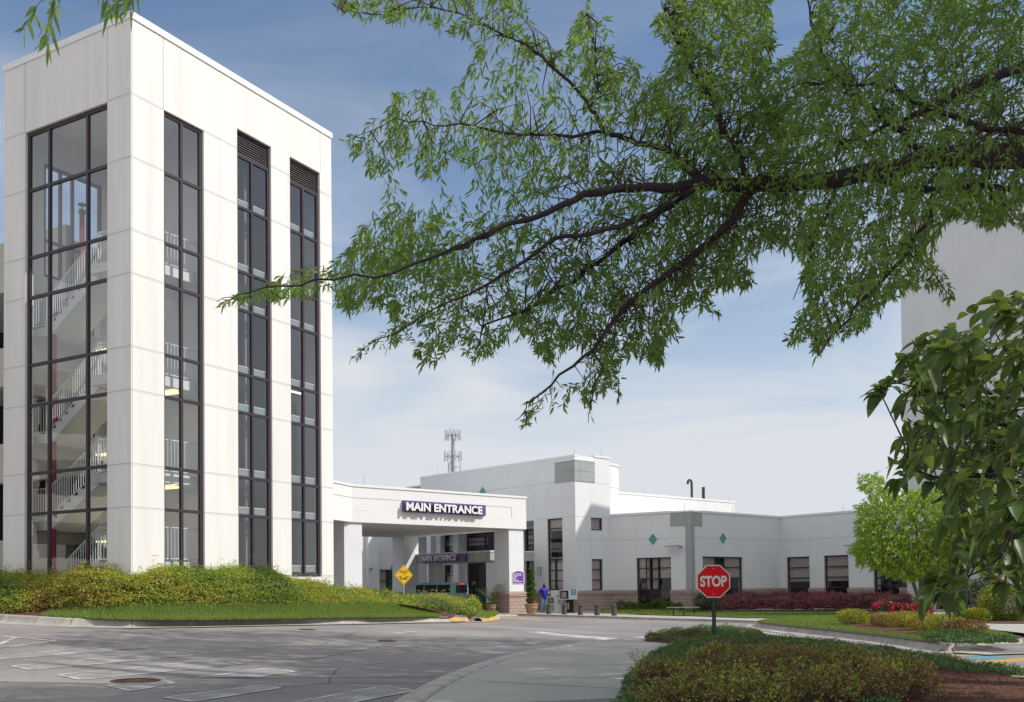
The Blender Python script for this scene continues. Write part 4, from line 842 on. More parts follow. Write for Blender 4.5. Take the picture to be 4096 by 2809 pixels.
# ------------------------------------------------------------------ signs and small objects
ZN = lambda x, y: ((2050+x/5.1644)/1.7625, (2250+y/5.1644)/1.7625)
LETW = mat('letter_white', (.82, .82, .80), .4); LETS = mat('letter_side', (.10, .06, .22), .5)
def text(name, body, parent, O, ex, w, h, m=LETW, side=None, depth=.002, bold=.02, spacing=1.0, keep=False, **kw):
    """letters as a mesh: O lower left corner, ex plan direction, w x h metres"""
    cu = bpy.data.curves.new(name, 'FONT'); cu.body = body; cu.size = 1; cu.offset = bold; cu.extrude = .05; cu.space_character = spacing
    t = bpy.data.objects.new('tmp', cu); COL.objects.link(t); dg = bpy.context.evaluated_depsgraph_get(); me = bpy.data.meshes.new_from_object(t.evaluated_get(dg)); bpy.data.objects.remove(t); bpy.data.curves.remove(cu)
    V = np.array([v.co[:] for v in me.vertices]); F = [tuple(p.vertices) for p in me.polygons]; N = [abs(p.normal.z) > .5 for p in me.polygons]; bpy.data.meshes.remove(me)
    mn, mx = V.min(0), V.max(0); V = (V-mn)/(mx-mn); sx = w if not keep else min(w, h*(mx[0]-mn[0])/(mx[1]-mn[1])); ex = np.array(ex, float)/np.linalg.norm(ex); out = np.array([ex[1], -ex[0]])
    b = MB(); b.v = [(O[0]+ex[0]*v[0]*sx+out[0]*v[2]*depth, O[1]+ex[1]*v[0]*sx+out[1]*v[2]*depth, O[2]+v[1]*h) for v in V]
    b.f = F; b.m = [b.mi(m) if n else b.mi(side or m) for n in N]; b.uv = [[(0, 0)]*len(f) for f in F]; b.sm = [False]*len(F)
    return b.build(name, parent, **kw)
def frame(C, ang):
    """vertical plane through C whose normal points to the viewer turned by ang (rad, + = faces more to the left)"""
    ex = np.array([math.cos(ang), math.sin(ang)]); return Fr(np.array(C[:2]), ex=ex)
PURP = mat('purple_sign_paint', (.125, .075, .23), .4); PURPD = mat('purple_sign_edge', (.08, .04, .16), .45)
# big sign on the portico
u0, zt_ = FP.px(*Z3(597, 392)); u1, _ = FP.px(*Z3(1228, 440)); _, zb2 = FP.px(*Z3(597, 480)); 
s1 = thing('entrance_sign', FP.pt((u0+u1)/2, 0, zb2), 'purple cabinet sign with big white raised MAIN ENTRANCE letters on the portico fascia', 'sign')
m = FP.mb(); m.box(u0, u1, -.2, 0, zb2, zt_, PURP); m.build('cabinet', s1, bevel=.01)
FPl = Fr(FP.pt(0, -.42, 0), ex=FP.ex); ul, zl1 = FPl.px(*Z3(630, 402)); ur, zr0 = FPl.px(*Z3(1220, 503)); zl0 = FPl.px(*Z3(630, 470))[1]
text('letters', 'MAIN ENTRANCE', s1, FP.pt(ul, -.30, zl0+.01), FP.ex, ur-ul, zl1-zl0-.02, LETW, PURPD, depth=.13, bold=.035)
# sign on the inner canopy
a0, b1_ = FC.px(*Z3(779, 818)); a1, _ = FC.px(*Z3(1062, 810)); b0_ = FC.px(*Z3(779, 878))[1]
s2 = thing('entrance_sign', FC.pt(a0, 0, b0_), 'smaller shaded purple MAIN ENTRANCE sign on the canopy under the portico', 'sign')
m = FC.mb(); m.box(a0, a1+.55, -.22, 0, b0_, b1_, PURP); m.build('cabinet', s2)
text('letters', 'MAIN ENTRANCE', s2, FC.pt(a0+.05, -.30, b0_+.1), FC.ex, FC.px(*Z3(1048, 810))[0]-a0-.05, (b1_-b0_)*.74, LETW, PURPD, depth=.08, bold=.035)
# directory sign
q0, r0 = FP.px(*ZQ(1802, 1163)); q1, _ = FP.px(*ZQ(1945, 1163)); r1 = FP.px(*ZQ(1802, 1022))[1]; DD = .12
def fpd(x, y, d):   # point of the column face, which stands d behind the fascia plane
    f = Fr(FP.pt(0, d, 0), ex=FP.ex); return f.px(x, y)
q0, r0 = fpd(*ZQ(1802, 1163), DD); q1, _ = fpd(*ZQ(1945, 1163), DD); r1 = fpd(*ZQ(1802, 1024), DD)[1]
s3 = thing('directory_sign', FP.pt((q0+q1)/2, DD, r0), 'purple arched directory sign with white lettering on the right portico column', 'sign')
def arched(e, d0, d1, m_, nm):
    b = FP.mb(); n = 10; top = [(q0+e+(q1-q0-2*e)*k/n, r1-e+.12*math.sin(PI*k/n)**.8) for k in range(n+1)]; P = [(q0+e, r0+e), (q1-e, r0+e)]+top[::-1]
    b.poly([(u, d0, z) for u, z in P], m_)
    for i in range(len(P)): a, c = P[i], P[(i+1) % len(P)]; b.poly([(a[0], d0, a[1]), (a[0], d1, a[1]), (c[0], d1, c[1]), (c[0], d0, c[1])], m_)
    b.build(nm, s3)
arched(0, DD-.03, DD, mat('sign_edge_white', (.7, .68, .74), .4), 'border'); arched(.035, DD-.036, DD-.03, mat('purple_directory', (.16, .05, .32), .4), 'panel')
for k, t in enumerate(('Central Registration', 'Surgical Procedures', 'Admitting', 'MRI', 'Endoscopy', 'Vascular Diagnostics')):
    z = r1-.13-k*(r1-r0-.1)/6.3; wd = {0: .78, 1: .80, 2: .38, 3: .18, 4: .46, 5: .84}[k]*(q1-q0)*.9
    text('lettering', t, s3, FP.pt(q0+.07, DD-.037, z), FP.ex, wd*.98, .095, LETW, depth=.002, bold=.03)
    b = FP.mb(); c = q1-.09; b.poly([(c-.035, DD-.038, z+.04), (c+.035, DD-.038, z+.04), (c, DD-.038, z+.09)], LETW); b.box(c-.012, c+.012, DD-.038, DD-.037, z, z+.04, LETW); b.build('arrow', s3)
# stop sign
GALV = mat('green_post', (.02, .06, .05), .5, metal=.2); STOPR = mat('stop_red', (.72, .008, .016), .55, spec=.2); SW = mat('sign_white', (.72, .73, .73), .4); ALU = mat('sign_back', (.45, .45, .45), .4, metal=.8)
c = atZ(*Z4(1073, 1018.5), 22.9); base = atZ(1619, 1440, 22.9); zg = nbz(c[0], c[1]); f = frame(c, math.radians(-7)); R_ = .381/math.cos(PI/8)
st = thing('stop_sign', (c[0], c[1]+.06, float(zg)), 'red octagonal STOP sign on a short dark green post in the near planting bed', 'sign')
def octo(r, d0, d1, m_, nm, par):
    b = f.mb(); P = [(r*math.cos(PI/8+k*PI/4), r*math.sin(PI/8+k*PI/4)+c[2]) for k in range(8)]; b.poly([(u, d0, z) for u, z in P], m_); b.poly([(u, d1, z) for u, z in P][::-1], ALU)
    for i in range(8): p, q = P[i], P[(i+1) % 8]; b.poly([(p[0], d0, p[1]), (p[0], d1, p[1]), (q[0], d1, q[1]), (q[0], d0, q[1])], m_)
    return b.build(nm, par)
octo(R_, 0, .004, SW, 'sign_border', st); pn = octo(R_-.024, -.002, 0, STOPR, 'sign_face', st)
text('lettering', 'STOP', st, f.pt(-.305, -.002, c[2]-.125), f.ex, .61, .255, SW, depth=.003, bold=.035)
b = f.mb()
for z in (c[2]+.30, c[2]-.30): b.tube((0, -.009, z), (0, 0, z), .012, m=ALU, n=10)
b.build('bolt', st)
b = f.mb(); zb_ = float(zg)-.3; zt2 = c[2]+.36
for (x0, x1, d0, d1) in ((-.028, .028, .012, .016), (-.032, -.028, .012, .05), (.028, .032, .012, .05), (-.045, -.032, .046, .05), (.032, .045, .046, .05)): b.box(x0, x1, d0, d1, zb_, zt2, GALV)
for k in range(34): z = zg+.02+k*.05; b.box(-.005, .005, .0105, .012, z, z+.012, mat('hole', (.3, .33, .3), .8)) if z < c[2]-.4 else None
b.build('post', st)
# speed bump sign
c = atZ(916.5, 1305.4, 41.5); f = frame(c, math.radians(33)); YEL = mat('sign_yellow', (.78, .47, .0), .4); BLK = mat('sign_black', (.02, .02, .02), .5)
sb = thing('warning_sign', (c[0], c[1]+.05, float(bl(c[0], c[1]))), 'yellow diamond SPEED BUMP warning sign behind the hedge in front of the portico', 'sign')
def rhomb(r, d0, d1, m_, nm, par):
    b = f.mb(); P = [(-r, c[2]), (0, c[2]-r), (r, c[2]), (0, c[2]+r)]; b.poly([(u, d0, z) for u, z in P], m_); b.poly([(u, d1, z) for u, z in P][::-1], ALU)
    for i in range(4): p, q = P[i], P[(i+1) % 4]; b.poly([(p[0], d0, p[1]), (p[0], d1, p[1]), (q[0], d1, q[1]), (q[0], d0, q[1])], m_)
    b.build(nm, par)
rhomb(.43, 0, .004, YEL, 'sign_face', sb)
b = f.mb(); r = .385
for i in range(4):
    P = [(-r, 0), (0, -r), (r, 0), (0, r)]; p, q = P[i], P[(i+1) % 4]; p2, q2 = [(x*.96, y*.96) for x, y in (p, q)]
    b.poly([(p[0], -.002, p[1]+c[2]), (q[0], -.002, q[1]+c[2]), (q2[0], -.002, q2[1]+c[2]), (p2[0], -.002, p2[1]+c[2])], BLK)
b.build('sign_border', sb)
text('lettering', 'SPEED', sb, f.pt(-.2, -.002, c[2]+.08), f.ex, .40, .11, BLK, depth=.002, bold=.01); text('lettering', 'BUMP', sb, f.pt(-.175, -.002, c[2]-.20), f.ex, .35, .11, BLK, depth=.002, bold=.01)
b = f.mb(); pts = [(-.26, -.06), (-.11, -.06)]+[(-.1*math.cos(t), -.05+.10*math.sin(t)) for t in np.linspace(.2, PI-.2, 9)]+[(.11, -.06), (.26, -.06)]
[b.poly([(p[0], -.003, c[2]+p[1]-.011), (q[0], -.003, c[2]+q[1]-.011), (q[0], -.003, c[2]+q[1]+.011), (p[0], -.003, c[2]+p[1]+.011)] if abs(q[0]-p[0]) > abs(q[1]-p[1]) else [(p[0]-.011, -.003, c[2]+p[1]), (p[0]+.011, -.003, c[2]+p[1]), (q[0]+.011, -.003, c[2]+q[1]), (q[0]-.011, -.003, c[2]+q[1])], BLK) for p, q in zip(pts, pts[1:])]; b.build('bump_symbol', sb)
b = f.mb(); b.box(-.025, .025, .006, .05, float(bl(c[0], c[1]))-.2, c[2]+.3, mat('steel_post', (.35, .36, .34), .5, metal=.4)); b.build('post', sb)
# small regulatory sign at the right edge
g_ = gp(2267.5, 1408.5); c = atZ(2271, 1313, g_[1]); f = frame(c, math.radians(-18))
sr = thing('parking_sign', (g_[0], g_[1], g_[2]), 'small white sign with red mark on a dark post near the right edge', 'sign')
b = f.mb(); b.box(-.15, .15, 0, .004, c[2]-.32, c[2]+.32, SW); b.build('sign_face', sr)
b = f.mb(); RD = mat('sign_red', (.5, .02, .03), .5); b.box(-.10, .10, -.002, 0, c[2]+.06, c[2]+.26, RD); b.box(-.06, .06, -.003, -.002, c[2]+.10, c[2]+.22, SW); b.box(-.025, .025, -.004, -.003, c[2]+.10, c[2]+.22, RD); b.build('red_mark', sr)
text('lettering', 'R', sr, f.pt(-.03, -.002, c[2]-.22), f.ex, .07, .09, mat('grey_print', (.3, .3, .32), .6), depth=.002)
b = f.mb(); b.tube((-.0, .03, g_[2]-.2), (0, .03, c[2]+.3), .035, m=GALV, n=8); b.build('post', sr)
# bollards
BOL = mat('bollard_brown', (.085, .07, .062), .6, var=.15, scale=4)
def bollard():
    t = thing('bollard', (0, 0, 0), 'x', 'bollard', 'bollards along the entrance pavement')
    b = MB(); b.lathe([(.135, 0), (.15, .02), (.15, .05), (.142, .07), (.142, .44)], BOL, 24); b.lathe([(.142, .44), (.10, .44)], BOL, 24); b.build('shaft', t)
    b = MB(); b.lathe([(.10, .44), (.10, .50)], mat('bollard_lens', (.25, .23, .2), .3), 20)
    for k in range(8): a = k*PI/4; b.box(.105*math.cos(a)-.012, .105*math.cos(a)+.012, .105*math.sin(a)-.012, .105*math.sin(a)+.012, .44, .5, BOL)
    b.build('lamp_band', t); b = MB(); b.lathe([(.10, .5), (.147, .5), (.147, .55), (.12, .60), (.0, .625)], BOL, 24); b.build('cap', t); return t
def dup(root, loc, rz=0, label=None, sc=None):
    r = root.copy(); COL.objects.link(r); r.location = [float(v) for v in loc]; r.rotation_euler = (0, 0, rz)
    if sc: r.scale = (sc, sc, sc) if not hasattr(sc, '__len__') else sc
    if label: r['label'] = label
    for ch in root.children:
        k = ch.copy(); COL.objects.link(k); k.parent = r
        for g in ch.children: d = g.copy(); COL.objects.link(d); d.parent = k
    return r
b0 = bollard(); BL = ['brown bollard in front of the white newspaper box, leftmost of the row', 'brown bollard just left of the dark pedestal of the newspaper rack', 'brown bollard in front of the stone corner, middle of the row of five', 'brown bollard in front of the low green plants, fourth from the left', 'brown bollard before the small green shrubs, rightmost of the row']
for k, (x, y) in enumerate(((750, 1068), (1072, 1076), (1402, 1088), (1750, 1095), (2100, 1101))):
    g_ = gp(*ZN(x, y), surf=lambda a, b: gz(a, b)+.14)
    if k == 0: b0.location = tuple(g_); b0['label'] = BL[0]; root_b = b0
    else: dup(root_b, g_, label=BL[k])
def wzp(x, y): return gp(x, y, surf=lambda a, b: gz(a, b)+.14)
g_ = wzp(*ZR(651, 1470)); dup(root_b, g_, label='dark bollard beside the beige utility box behind the pink roses', sc=1.35)['group'] = 'bollards along the entrance pavement'
# utility box
g_ = wzp(*ZR(566, 1485)); UB = mat('beige_box', (.42, .40, .35), .7)
t = thing('utility_box', g_, 'beige utility box behind the pink rose bushes', 'utility box'); b = MB(g_, (1, .15)); b.box(-.4, .4, 0, .5, 0, .78, UB); b.build('body', t, bevel=.02); b = MB(g_, (1, .15)); b.box(-.43, .43, -.03, .53, .78, .82, UB); b.build('lid', t)
b = MB(g_, (1, .15)); b.box(-.34, .34, -.012, -.002, .08, .7, mat('beige_box_door', (.39, .37, .33), .7)); b.build('door', t)
# newspaper boxes
def npart(t, nm, ang, g, boxes, bevel=0.):
    b = MB(g, (math.cos(ang), math.sin(ang)))
    for x in boxes: b.box(*x)
    return b.build(nm, t, bevel=bevel)
NW = mat('news_white', (.70, .71, .69), .45); NG = mat('news_grey', (.33, .35, .35), .5); NB = mat('news_black', (.02, .02, .025), .4); NBL = mat('news_blue', (.02, .22, .42), .4)
ang = math.radians(-40)       # front face looks to the left of the camera: ex points right and towards the camera
g = wzp(*ZN(893, 1037)); A_ = math.radians(-38)
t = thing('newspaper_box', g, 'white newspaper box with small brochure holder on top, right of the man', 'newspaper box')
# corner at g; front runs left/back, side runs right/back
fl = MB(g, (-math.cos(math.radians(28)), math.sin(math.radians(28))), (math.cos(math.radians(62))*1., math.sin(math.radians(62))))
def bx(nm, L_, t_, g_=g, e=(-math.cos(math.radians(28)), math.sin(math.radians(28))), y=(math.cos(math.radians(38)), math.sin(math.radians(38))), bevel=0):
    b = MB(g_, e, y)
    for x in L_: b.box(*x)
    return b.build(nm, t_, bevel=bevel)
bx('body', [(0, .62, 0, .62, .0, 1.0, NW)], t, bevel=.02); bx('door', [(.08, .54, -.02, -.002, .56, .94, NG)], t); bx('door_glass', [(.14, .48, -.026, -.021, .60, .90, NB)], t); bx('paper', [(.18, .44, -.03, -.027, .64, .86, mat('newsprint', (.4, .4, .38), .9, var=.5, scale=30))], t)
bx('panel', [(.1, .52, -.008, -.002, .12, .46, NG)], t); bx('brochure_holder', [(.14, .40, .1, .45, 1.02, 1.38, NW)], t, bevel=.01); bx('coin_slot', [(-.06, -.0, .1, .16, 1.02, 1.1, NG)], t)
b = MB(g, (math.cos(math.radians(38)), math.sin(math.radians(38)))); 
for k, (x0, z0, x1, z1) in enumerate(((.15, .62, .22, .8), (.22, .8, .3, .66), (.3, .66, .38, .78), (.2, .58, .45, .6))): b.tube((x0, -.012, z0), (x1, -.012, z1), .012, m=mat('news_print', (.25, .22, .24), .8), n=5)
b.build('emblem', t)
g = wzp(*ZN(1150, 1040)); t = thing('newspaper_box', g, 'white newspaper rack with dark window and blue side panel on a black pedestal', 'newspaper box')
E1 = (-math.cos(math.radians(25)), math.sin(math.radians(25))); E2 = (math.cos(math.radians(42)), math.sin(math.radians(42)))
bx('pedestal', [(-.05, .22, .1, .42, 0, .82, NB), (-.12, .34, .05, .5, 0, .04, NB)], t, g, E1, E2); bx('pedestal_print', [(.03, .06, .085, .098, .2, .62, SW), (.14, .17, .085, .098, .2, .62, SW)], t, g, E1, E2)
bx('housing', [(-.18, .46, -.12, .60, .82, 1.42, NW)], t, g, E1, E2, bevel=.05); bx('door_glass', [(-.13, .42, -.135, -.122, .87, 1.37, NB)], t, g, E1, E2); bx('paper', [(.0, .3, -.15, -.137, .93, 1.28, mat('newsprint', (.4, .4, .38), .9, var=.5, scale=30))], t, g, E1, E2)
sf = MB(g, E1, E2); s0_ = sf.W((-.18, -.0, 0)); sfr = Fr(s0_[:2], ex=E2); b = sfr.mb(); b.box(.02, .46, -.012, -.002, .97, 1.30, NBL); b.build('side_panel', t)
text('lettering', 'USA', t, sfr.pt(.16, -.013, 1.15), sfr.ex, .26, .10, SW, depth=.002, bold=.03); text('lettering', 'TODAY', t, sfr.pt(.05, -.013, 1.01), sfr.ex, .38, .10, SW, depth=.002, bold=.03)
b = sfr.mb(); b.tube((.09, -.013, 1.20), (.09, -.015, 1.20), .035, m=SW, n=12); b.build('emblem', t)
# bench
g_ = wzp(1551, 1398.5); t = thing('park_bench', g_, 'low backless bench with pale slab seat and three dark iron legs on the pavement', 'bench'); BN = mat('bench_top', (.30, .25, .22), .75, var=.15, scale=4)
b = MB(g_, (1, -.12)); 
for k in range(4): b.box(-.86, .86, -.2+k*.105, -.2+k*.105+.095, .44, .485, BN)
b.build('seat', t, bevel=.006)
for x in (-.52, .02, .56):
    b = MB(g_, (1, -.12)); b.box(x-.025, x+.025, -.16, .16, .39, .44, NB); b.box(x-.03, x+.03, -.05, .05, .08, .40, NB); b.box(x-.03, x+.03, -.15, .15, 0, .035, NB); b.tube((x, -.13, .03), (x, -.03, .14), .02, m=NB); b.tube((x, .13, .03), (x, .03, .14), .02, m=NB); b.tube((x, -.14, .40), (x, -.03, .28), .018, m=NB); b.build('leg', t)
# wall lights
SIL = mat('lamp_housing', (.40, .42, .45), .4, metal=.5); LNS = mat('lamp_lens', (.70, .72, .72), .3)
def sconce(fr, cv, x0, x1, y0, y1, label):
    u0, zt = fr.px(*cv(x0, y0)); u1, _ = fr.px(*cv(x1, y0)); zb = fr.px(*cv(x0, y1))[1]; t = thing('wall_lamp', fr.pt((u0+u1)/2, 0, zb), label, 'wall lamp', 'wall lamps on the building')
    m = fr.mb(); m.box(u0, u1, -.16, 0, zb, zb+.05, SIL); m.box(u0, u1, -.16, 0, zt-.05, zt, SIL); m.box(u0, u1, -.04, 0, zb+.05, zt-.05, SIL); m.box(u0, u0+.03, -.16, -.04, zb+.05, zt-.05, SIL); m.box(u1-.03, u1, -.16, -.04, zb+.05, zt-.05, SIL); m.build('housing', t)
    m = fr.mb(); m.box(u0+.05, u1-.05, -.14, -.05, zb+.06, zt-.06, LNS); m.build('lens', t)
sconce(F0, ZN, 552, 606, 98, 252, 'silver box wall lamp on the pier above the man in blue'); sconce(FW, ZQ, 824, 855, 1015, 1095, 'grey wall lamp on the pillar left of the dark entrance glass under the portico')
def arm_light(fr, cv, x, y, lft, label):
    u, z = fr.px(*cv(x, y)); t = thing('wall_lamp', fr.pt(u, 0, z), label, 'wall lamp', 'wall lamps on the building'); m = fr.mb()
    m.lathe([(.0, 0), (.14, 0), (.14, .05), (.0, .06)], SIL, 14, (u, -.06, z-.02)); m.tube((u, 0, z), (u, -.35, z+.02), .05, m=SIL); m.build('mount', t)
    m = fr.mb(); m.box(u-lft, u+.06, -.62, -.22, z-.03, z+.06, SIL); m.build('head', t, bevel=.02)
arm_light(F2, Z4, 820, 748, .85, 'grey flood lamp on an arm between the diamond and the grey corner panels'); arm_light(F4, Z4, 2185, 742, .6, 'grey flood lamp on the wall just left of the bright green tree')
u, z = FLw.px(*ZQ(60, 970)); t = thing('wall_lamp', FLw.pt(u, -.35, z), 'small diamond shaped wall lamp on the far left wing behind the portico', 'wall lamp', 'wall lamps on the building'); m = FLw.mb()
m.lathe([(.0, -.24), (.16, 0), (0, .26)], SIL, 4, (u, -.5, z), smooth=False); m.build('housing', t); m = FLw.mb(); m.tube((u, -.35, z-.02), (u, -.5, z-.02), .03, m=SIL); m.build('arm', t)
# white hand rail stub at the tower foot
g_ = atZ(1351, 1340, 37.6); f = frame((atZ(1337, 1330, 37.6)), math.radians(20)); zb = float(bl(g_[0], g_[1])); t_ = thing('handrail', f.pt(0, 0, zb), 'short white pipe handrail at the right foot of the stair tower', 'railing')
a = atZ(757, 1318, 38)[2]; f = frame(atZ(757, 1318, 38), .3); m = f.mb(); m.path([m.W(p) for p in ((-.6, 0, a), (.14, 0, a), (.17, 0, a-.03), (.17, 0, zb-.1))], [.025]*4, SW); m.tube((-.06, 0, zb-.1), (-.06, 0, a), .022, m=SW); m.build('rail', t_); t_.location = tuple(f.pt(0, 0, zb)); 
# potted plants
TERRA = mat('tan_pot', (.40, .25, .16), .7, var=.1, scale=3); TERRA2 = mat('terracotta', (.30, .11, .065), .8)
def pot(t, g, r0, r1, h, m_):
    b = MB(g); b.lathe([(r0*.98, 0), (r0, .01), (r1*.93, h*.62), (r1*.95, h*.63), (r1*.93, h*.64), (r1*.97, h*.84), (r1*1.04, h*.85), (r1*1.06, h), (r1*.98, h), (r1*.96, h*.93)], m_, 32); b.lathe([(0.001, h*.9), (r1*.97, h*.92)], mat('potting_soil', (.05, .035, .025), 1), 16); b.build('pot', t)
# spiral topiary
LEAFT = mat('topiary_leaf', (.13, .22, .03), .6, island=.5, col2=(.05, .12, .015), transl=.2)
g_ = wzp(*ZN(392, 1066)); top = plant_topiary = thing('spiral_topiary', g_, 'tall spiral clipped evergreen in a tan pot beside the right portico column', 'potted plant'); pot(top, g_, .25, .385, .60, TERRA)
b = MB(g_); b.tube((0, 0, .5), (0, 0, 2.55), .03, .012, mat('thin_trunk', (.12, .09, .06), .9)); b.build('trunk', top)
n = 15000; tt = rng.uniform(0, 1, n)**.9; h = tt*1.98; turns = tt**.92*5.4*2*PI; rr_ = (.30-.17*tt); core = np.c_[np.cos(turns), np.sin(turns), np.zeros(n)]*(rr_*.52)[:, None]
off = rdir(n)*(rr_*.66*rng.uniform(.55, 1.0, n)**.4)[:, None]; off[:, 2] *= .62; P = g_+core+off+np.c_[np.zeros(n), np.zeros(n), .66+h]
V, F = leaves(P, nrm(off+rdir(n)*.1+[0, 0, .05]), rdir(n), rng.uniform(.03, .055, n), .022); npmesh('crown', V, F, LEAFT, top)
FLP = mat('pink_petal', (.65, .06, .22), .6, island=.4, col2=(.55, .2, .08)); P = g_+np.c_[rng.normal(.12, .13, 90), rng.normal(-.12, .1, 90), rng.uniform(.6, .78, 90)]; V, F = leaves(P, rdir(90)+[0, 0, .4], rdir(90), .06, .05); npmesh('flowers', V, F, FLP, top)
# palm
g_ = wzp(*ZQ(1547, 1511)); pl = thing('potted_palm', g_, 'feathery potted palm in a tan pot left of the portico column', 'potted plant'); pot(pl, g_, .22, .34, .50, TERRA)
PALM = mat('palm_leaf', (.10, .17, .06), .5, island=.4, transl=.2)
parts = []; b = MB(g_)
for k in range(15):
    a = k*2.4+rng.uniform(0, .5); el = rng.uniform(1.05, 1.45); L = rng.uniform(1.1, 1.75); pts = []; p = np.array([0, 0, .45]); d = np.array([math.cos(a)*math.cos(el), math.sin(a)*math.cos(el), math.sin(el)])
    for s_ in range(9): pts.append(g_+p); p = p+d*L/8; d = nrm(d+np.array([math.cos(a)*.07, math.sin(a)*.07, -.11]))
    b.path(pts, [.012-.001*i for i in range(9)], mat('palm_stem', (.16, .2, .05), .6), 5); q = np.repeat(np.array(pts[2:]), 8, 0); dd = np.repeat(np.diff(np.array(pts), axis=0)[1:], 8, 0); sd = nrm(np.cross(dd, [0, 0, 1.]))*np.tile([1, -1], len(q)//2)[:, None]
    parts.append(leaves(q+rng.normal(0, .02, q.shape), nrm(dd)*.9+sd*.8, rdir(len(q)), rng.uniform(.14, .24, len(q)), .016, droop=.3))
b.build('stems', pl); V, F = merge(parts); npmesh('fronds', V, F, PALM, pl)
n = 400; P = g_+np.c_[rng.normal(0, .15, (n, 2)), rng.uniform(.45, .62, n)]; V, F = leaves(P, rdir(n)+[0, 0, .3], rdir(n), .07, .05); npmesh('filler_leaves', V, F, LEAFT, pl)
g_ = wzp(*ZQ(1458, 1503)); t = thing('flower_pot', g_, 'small reddish flower pot behind the hedge end left of the palm pot', 'potted plant'); pot(t, g_, .18, .27, .40, TERRA2)
n = 500; P = g_+np.c_[rng.normal(0, .12, (n, 2)), rng.uniform(.35, .55, n)]; V, F = leaves(P, rdir(n)+[0, 0, .3], rdir(n), .07, .05); npmesh('foliage', V, F, LEAFT, t)
# manhole and drain covers
IRON = mat('cast_iron', (.115, .062, .045), .7, var=.4, scale=20)
def cover(x, y, r, label):
    g_ = gp(x, y); t = thing('manhole_cover', g_, label, 'manhole cover'); e = .3
    nx = (gz(g_[0]+e, g_[1])-gz(g_[0]-e, g_[1]))/(2*e); ny = (gz(g_[0], g_[1]+e)-gz(g_[0], g_[1]-e))/(2*e)
    def tilt(b): b.v = [(v[0], v[1], v[2]+nx*(v[0]-g_[0])+ny*(v[1]-g_[1])) for v in b.v]; return b
    b = MB(g_); b.lathe([(r, .003), (r*.97, .014), (r*.86, .014), (r*.85, .004)], IRON, 40); tilt(b).build('ring', t)
    b = MB(g_); b.lathe([(0.001, .009), (r*.84, .009)], IRON, 40, smooth=False)
    for rr2 in (.25, .48, .70):
        for k in range(10 if rr2 > .3 else 5):
            a0 = k*2*PI/(10 if rr2 > .3 else 5)+rr2; a1 = a0+(.5 if rr2 > .3 else .9); n_ = 4
            for i in range(n_): c0, c1 = a0+(a1-a0)*i/n_, a0+(a1-a0)*(i+1)/n_; b.poly([(rr2*r*math.cos(c0), rr2*r*math.sin(c0), .018), (rr2*r*1.2*math.cos(c0), rr2*r*1.2*math.sin(c0), .018), (rr2*r*1.2*math.cos(c1), rr2*r*1.2*math.sin(c1), .018), (rr2*r*math.cos(c1), rr2*r*math.sin(c1), .018)], mat('cast_iron_worn', (.06, .03, .028), .7))
    tilt(b).build('lid', t)
cover(309.5, 1546, .37, 'rusty round manhole cover with ringed pattern in the near road'); cover(697.5, 1429.5, .24, 'small dark drain cover in the sunlit road near the kerb'); cover(878, 1455.5, .24, 'small dark drain cover in the middle of the road')
# mast
MET = mat('galvanised', (.36, .38, .40), .5, metal=.3); c = atZ(1028.5, 1078, 240); zt = atZ(1028, 985, 240)[2]; t = thing('cell_tower', (c[0], c[1], 0), 'distant grey mobile phone mast with panel antennas above the building roof', 'mast')
b = MB((c[0], c[1], 0)); b.tube((0, 0, 0), (0, 0, zt), .85, .42, MET, 14); b.build('pole', t)
WHT = mat('antenna_white', (.62, .65, .66), .5)
for zz, R_, n_ in ((zt-.3, 1.7, 12), (zt-5.5, 1.9, 9), (zt-8.1, 1.6, 3)):
    b = MB((c[0], c[1], 0))
    for k in range(n_): a = 2*PI*k/n_; b.tube((R_*math.cos(a), R_*math.sin(a), zz), (R_*math.cos(a+2*PI/n_), R_*math.sin(a+2*PI/n_), zz), .06, m=MET, n=5); b.tube((0, 0, zz), (R_*math.cos(a), R_*math.sin(a), zz), .06, m=MET, n=5)
    b.build('platform', t)
    for k in range(n_): a = 2*PI*k/n_+.2; b = MB((c[0]+R_*1.1*math.cos(a), c[1]+R_*1.1*math.sin(a), 0)); b.box(-.16, .16, -.1, .1, zz-1.2, zz+1.2, WHT); b.build('antenna', t)
for k in range(3): b = MB((c[0]-.5+k*.5, c[1], 0)); b.tube((0, 0, zt), (0, 0, zt+1.7-k*.3), .05, m=MET, n=5); b.build('whip', t)
# parked vehicle
g_ = np.array([-5.15, 62.0, gz(-5.15, 62.)+.2]); hd = math.radians(152); CAR = mat('teal_car_paint', (.22, .44, .43), .3, metal=.05, coat=.8, spec=.5); CG = mat('car_glass', (.02, .025, .035), .08, spec=.8); TYR = mat('tyre', (.02, .02, .02), .8)
car = thing('parked_car', g_, 'teal minivan parked under the portico, mostly hidden behind the hedge', 'van')
C0 = lambda: MB(g_, (math.cos(hd), math.sin(hd)))
def hull(sec, m_, nm, par, bev=.05, smooth=True):
    """loft of cross sections [(x, half width bottom, half width top, z bottom, z top)]"""
    b = C0(); R_ = []
    for x, wb, wt, z0, z1 in sec: R_.append([(x, -wb, z0), (x, wb, z0), (x, wb, z0+(z1-z0)*.55), (x, wt, z1-.05), (x, wt*.88, z1), (x, -wt*.88, z1), (x, -wt, z1-.05), (x, -wb, z0+(z1-z0)*.55)])
    for i in range(len(R_)-1):
        for k in range(8): j = (k+1) % 8; b.poly([R_[i][k], R_[i][j], R_[i+1][j], R_[i+1][k]], m_, smooth=False)
    b.poly(R_[0][::-1], m_); b.poly(R_[-1], m_); return b.build(nm, par, bevel=bev)
